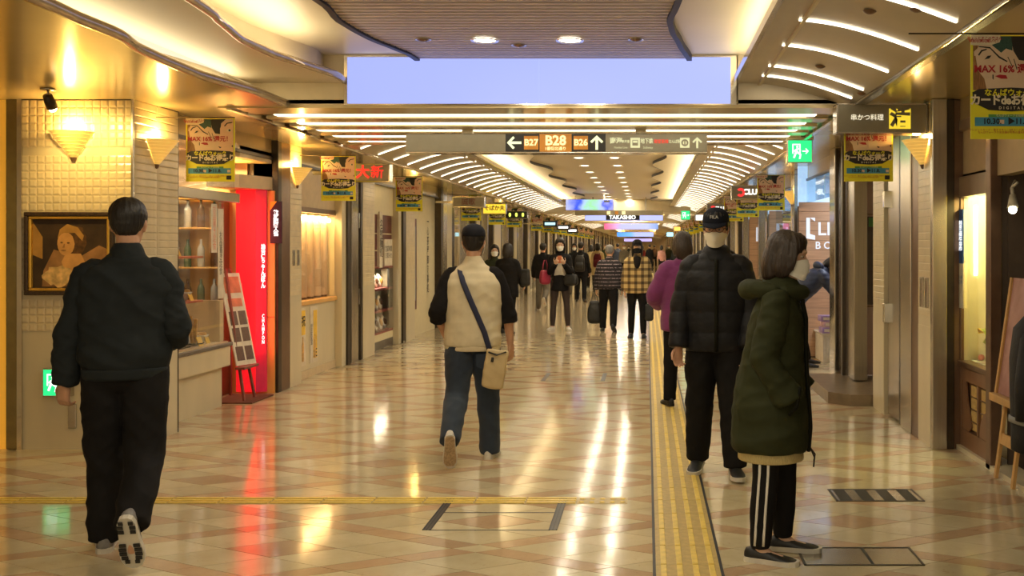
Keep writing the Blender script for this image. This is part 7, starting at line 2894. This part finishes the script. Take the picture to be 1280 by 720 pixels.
def backpack(fig, label, m, w=.28, h=.4, d=.14):
    r = empty('backpack', fig.world(fig.spine(.22)[0] + Vector((0, -.235 * fig.k, 0))), fig.rz)
    tag(r, label, 'bag')
    mb = MB()
    limb(mb, [(0, 0, -h / 2), (0, 0, -h * .2), (0, 0, h * .25), (0, 0, h / 2)], [(w * .48, d * .45), (w / 2, d / 2), (w * .47, d * .45), (w * .34, d * .3)], n=20, ex=3.2)
    remesh(mb, .013, 'pack_body', m, r, 3)
    mb = MB()
    limb(mb, [(0, -d * .5, -h * .32), (0, -d * .55, -h * .1), (0, -d * .45, .02)], [(w * .36, .03), (w * .38, .035), (w * .34, .02)], n=14, ex=3)
    remesh(mb, .013, 'front_pocket', m, r, 3)
    for s_ in (-1, 1):
        MB().tube([(s_ * w * .3, d * .4, -h * .3), (s_ * w * .36, d * 1.2, h * .1), (s_ * w * .34, d * 1.3, h * .52), (s_ * w * .26, d * .55, h * .58), (s_ * w * .22, d * .3, h * .42)], .014, 8).build('shoulder_strap', m, r, smooth=True)


backpack(f11, 'dark backpack on man in black suit', M['black_bag'])

# ---------------------------------------------------------------- beige coat with maroon rucksack
f12 = Fig('person in beige coat carrying a maroon rucksack further along the corridor', (-1.66, 33.5, 0), 0, 1.60, 2, legs={-1: (6, 4, 3, 0, 8), 1: (-8, 12, 3, -12, 8)})
f12.body()
f12.top(M['beige_coat'], rows=[(-.3, .22, .18), (-.1, .205, .16), (.14, .19, .145), (.28, .19, .14), (.40, .2, .13), (.468, .18, .11), (.512, .12, .085), (.548, .08, .08)], fat=1.05, name='coat')
f12.bottom(M['trouser_black'], .9)
f12.shoes('black_shoe', 'black_shoe')
f12.hair(M['hair_black'], 'bob')
backpack(f12, 'maroon rucksack on the beige coat', M['maroon_bag'])

# ---------------------------------------------------------------- purple knit, half hidden by the puffer man
f13 = Fig('dark haired person in purple knit coat behind puffer jacket man', (.335, 9.4, 0), math.radians(10), 1.60, 1, legs={-1: (6, 4, 3, 0, 8), 1: (-8, 12, 3, -12, 8)}, arms={-1: (4, 26, 64, 26), 1: (4, 14, 40, 20)}, width=1.05)
f13.body()
f13.top(M['purple_knit'], rows=[(-.14, .2, .16), (.0, .2, .16), (.14, .196, .15), (.28, .196, .145), (.40, .2, .13), (.468, .18, .108), (.512, .12, .085), (.548, .08, .08)], fat=1.05, arm=1.35, name='knit_coat', wrinkle=.008)
f13.bottom(M['trouser_black'], 1.0)
f13.shoes('black_shoe', 'black_shoe')
f13.hair(M['hair_brown'], 'bob')

# ---------------------------------------------------------------- woman bending over the shop counter
f14 = Fig('woman in navy quilted jacket bending forward at the glazed shop counter', (1.84, 12.6, 0), -PI / 2 + math.radians(4), 1.64, 1, lean=36, bend=62, legs={-1: (16, 4, 3, 0, 6), 1: (9, 3, 3, 0, 10)},
          arms={-1: (60, 6, 40, 10), 1: (42, 8, 62, 10)}, skin='skin_pale', pitch=30)
f14.body()
f14.top(M['navy_jacket'], rows=[(-.04, .175, .135), (.06, .18, .14), (.16, .178, .135), (.28, .19, .138), (.40, .2, .13), (.468, .18, .108), (.512, .12, .09), (.548, .085, .085)], fat=1.06, arm=1.25, name='jacket', wrinkle=quilt(.006, .06))
mb = MB()
limb(mb, [f14.spine(.47)[0] + Vector((-.1, .0, .1)), f14.spine(.45)[0] + Vector((0, -.02, .13)), f14.spine(.47)[0] + Vector((.1, 0, .1))], [.04, .055, .04], side=(0, 0, 1))
remesh(mb, .013, 'hood', M['navy_jacket'], f14.root, 3)
f14.bottom(M['trouser_black'], 1.0)
f14.shoes('black_shoe', 'black_shoe')
f14.hair(M['hair_black'], 'bob')
hw = f14.arms[1][1].lerp(f14.arms[1][2], .3)
ledge_bag('handbag', 'small taupe handbag on the arm of woman bending at counter', f14.world(hw + Vector((.05, .02, -.10))), f14.rz, M['grey_bag'], .16, .13, .08, 'loop', .12)

# ---------------------------------------------------------------- people far along the corridor
far = [
    ('person in pink top walking far along beside the right shops', 827, 344, 'pink_top', 'trouser_black', 'bob', 0, 1.55),
    ('far person in black coat left of the one in pink', 812, 341, 'trouser_black', 'trouser_black', 'short', 0, 1.62),
    ('far person in dark jacket next to the right shop row', 846, 352, 'jacket_slate', 'trouser_black', 'short', 0, 1.66),
    ('far person in grey jacket among the crowd', 780, 350, 'grey_trouser', 'trouser_black', 'short', PI, 1.6),
    ('far masked person peering past the man with backpack', 718, 368, 'jacket_slate', 'grey_trouser', 'bob', PI, 1.58),
    ('far person in tan coat near the rucksack wearer', 739, 360, 'beige_coat', 'trouser_black', 'bob', 0, 1.55),
    ('far person in navy jacket in the crowd middle', 772, 347, 'navy_jacket', 'denim', 'short', 0, 1.64),
    ('far person in dark green coat in the crowd', 757, 345, 'coat_green', 'trouser_black', 'short', PI, 1.6),
    ('far person in white top in the crowd', 791, 339, 'white_top', 'denim', 'bob', PI, 1.56),
    ('far person in maroon top in the crowd', 803, 337, 'maroon_bag', 'trouser_black', 'bob', 0, 1.56),
    ('far person in black hoodie walking by the left shops', 766, 340, 'knit_black', 'grey_trouser', 'short', 0, 1.63),
    ('far person in olive jacket by the right shops', 836, 339, 'coat_green', 'denim', 'short', PI, 1.6),
    ('far person in cream jacket near the corridor end', 796, 334, 'vest_cream', 'trouser_black', 'short', 0, 1.6),
    ('far person in charcoal coat near the corridor end', 786, 333, 'jacket_slate', 'trouser_black', 'bob', PI, 1.58),
    ('far person in brown coat near the corridor end', 818, 334, 'brown_shoe', 'trouser_black', 'short', 0, 1.6),
]
for i, (lab, px, py, tm_, bm_, hk, rz, H) in enumerate(far):
    p = flr(px, py)
    sw = 8 if i % 2 else -8
    q = Fig(lab, (p.x, p.y, 0), rz, H, 2, legs={-1: (sw, 4 if sw > 0 else 16, 3, 0 if sw > 0 else -16, 8), 1: (-sw, 16 if sw > 0 else 4, 3, -16 if sw > 0 else 0, 8)}, arms={-1: (-sw, 10, 14, 0), 1: (sw, 10, 14, 0)}, group='people far along the corridor')
    q.body()
    q.top(M[tm_], name='jacket')
    q.bottom(M[bm_])
    q.shoes('black_shoe', 'black_shoe')
    q.hair(M['hair_black'], hk)
    if rz:
        q.mask(M['mask_white'])

bpy.data.scenes.remove(TMP)
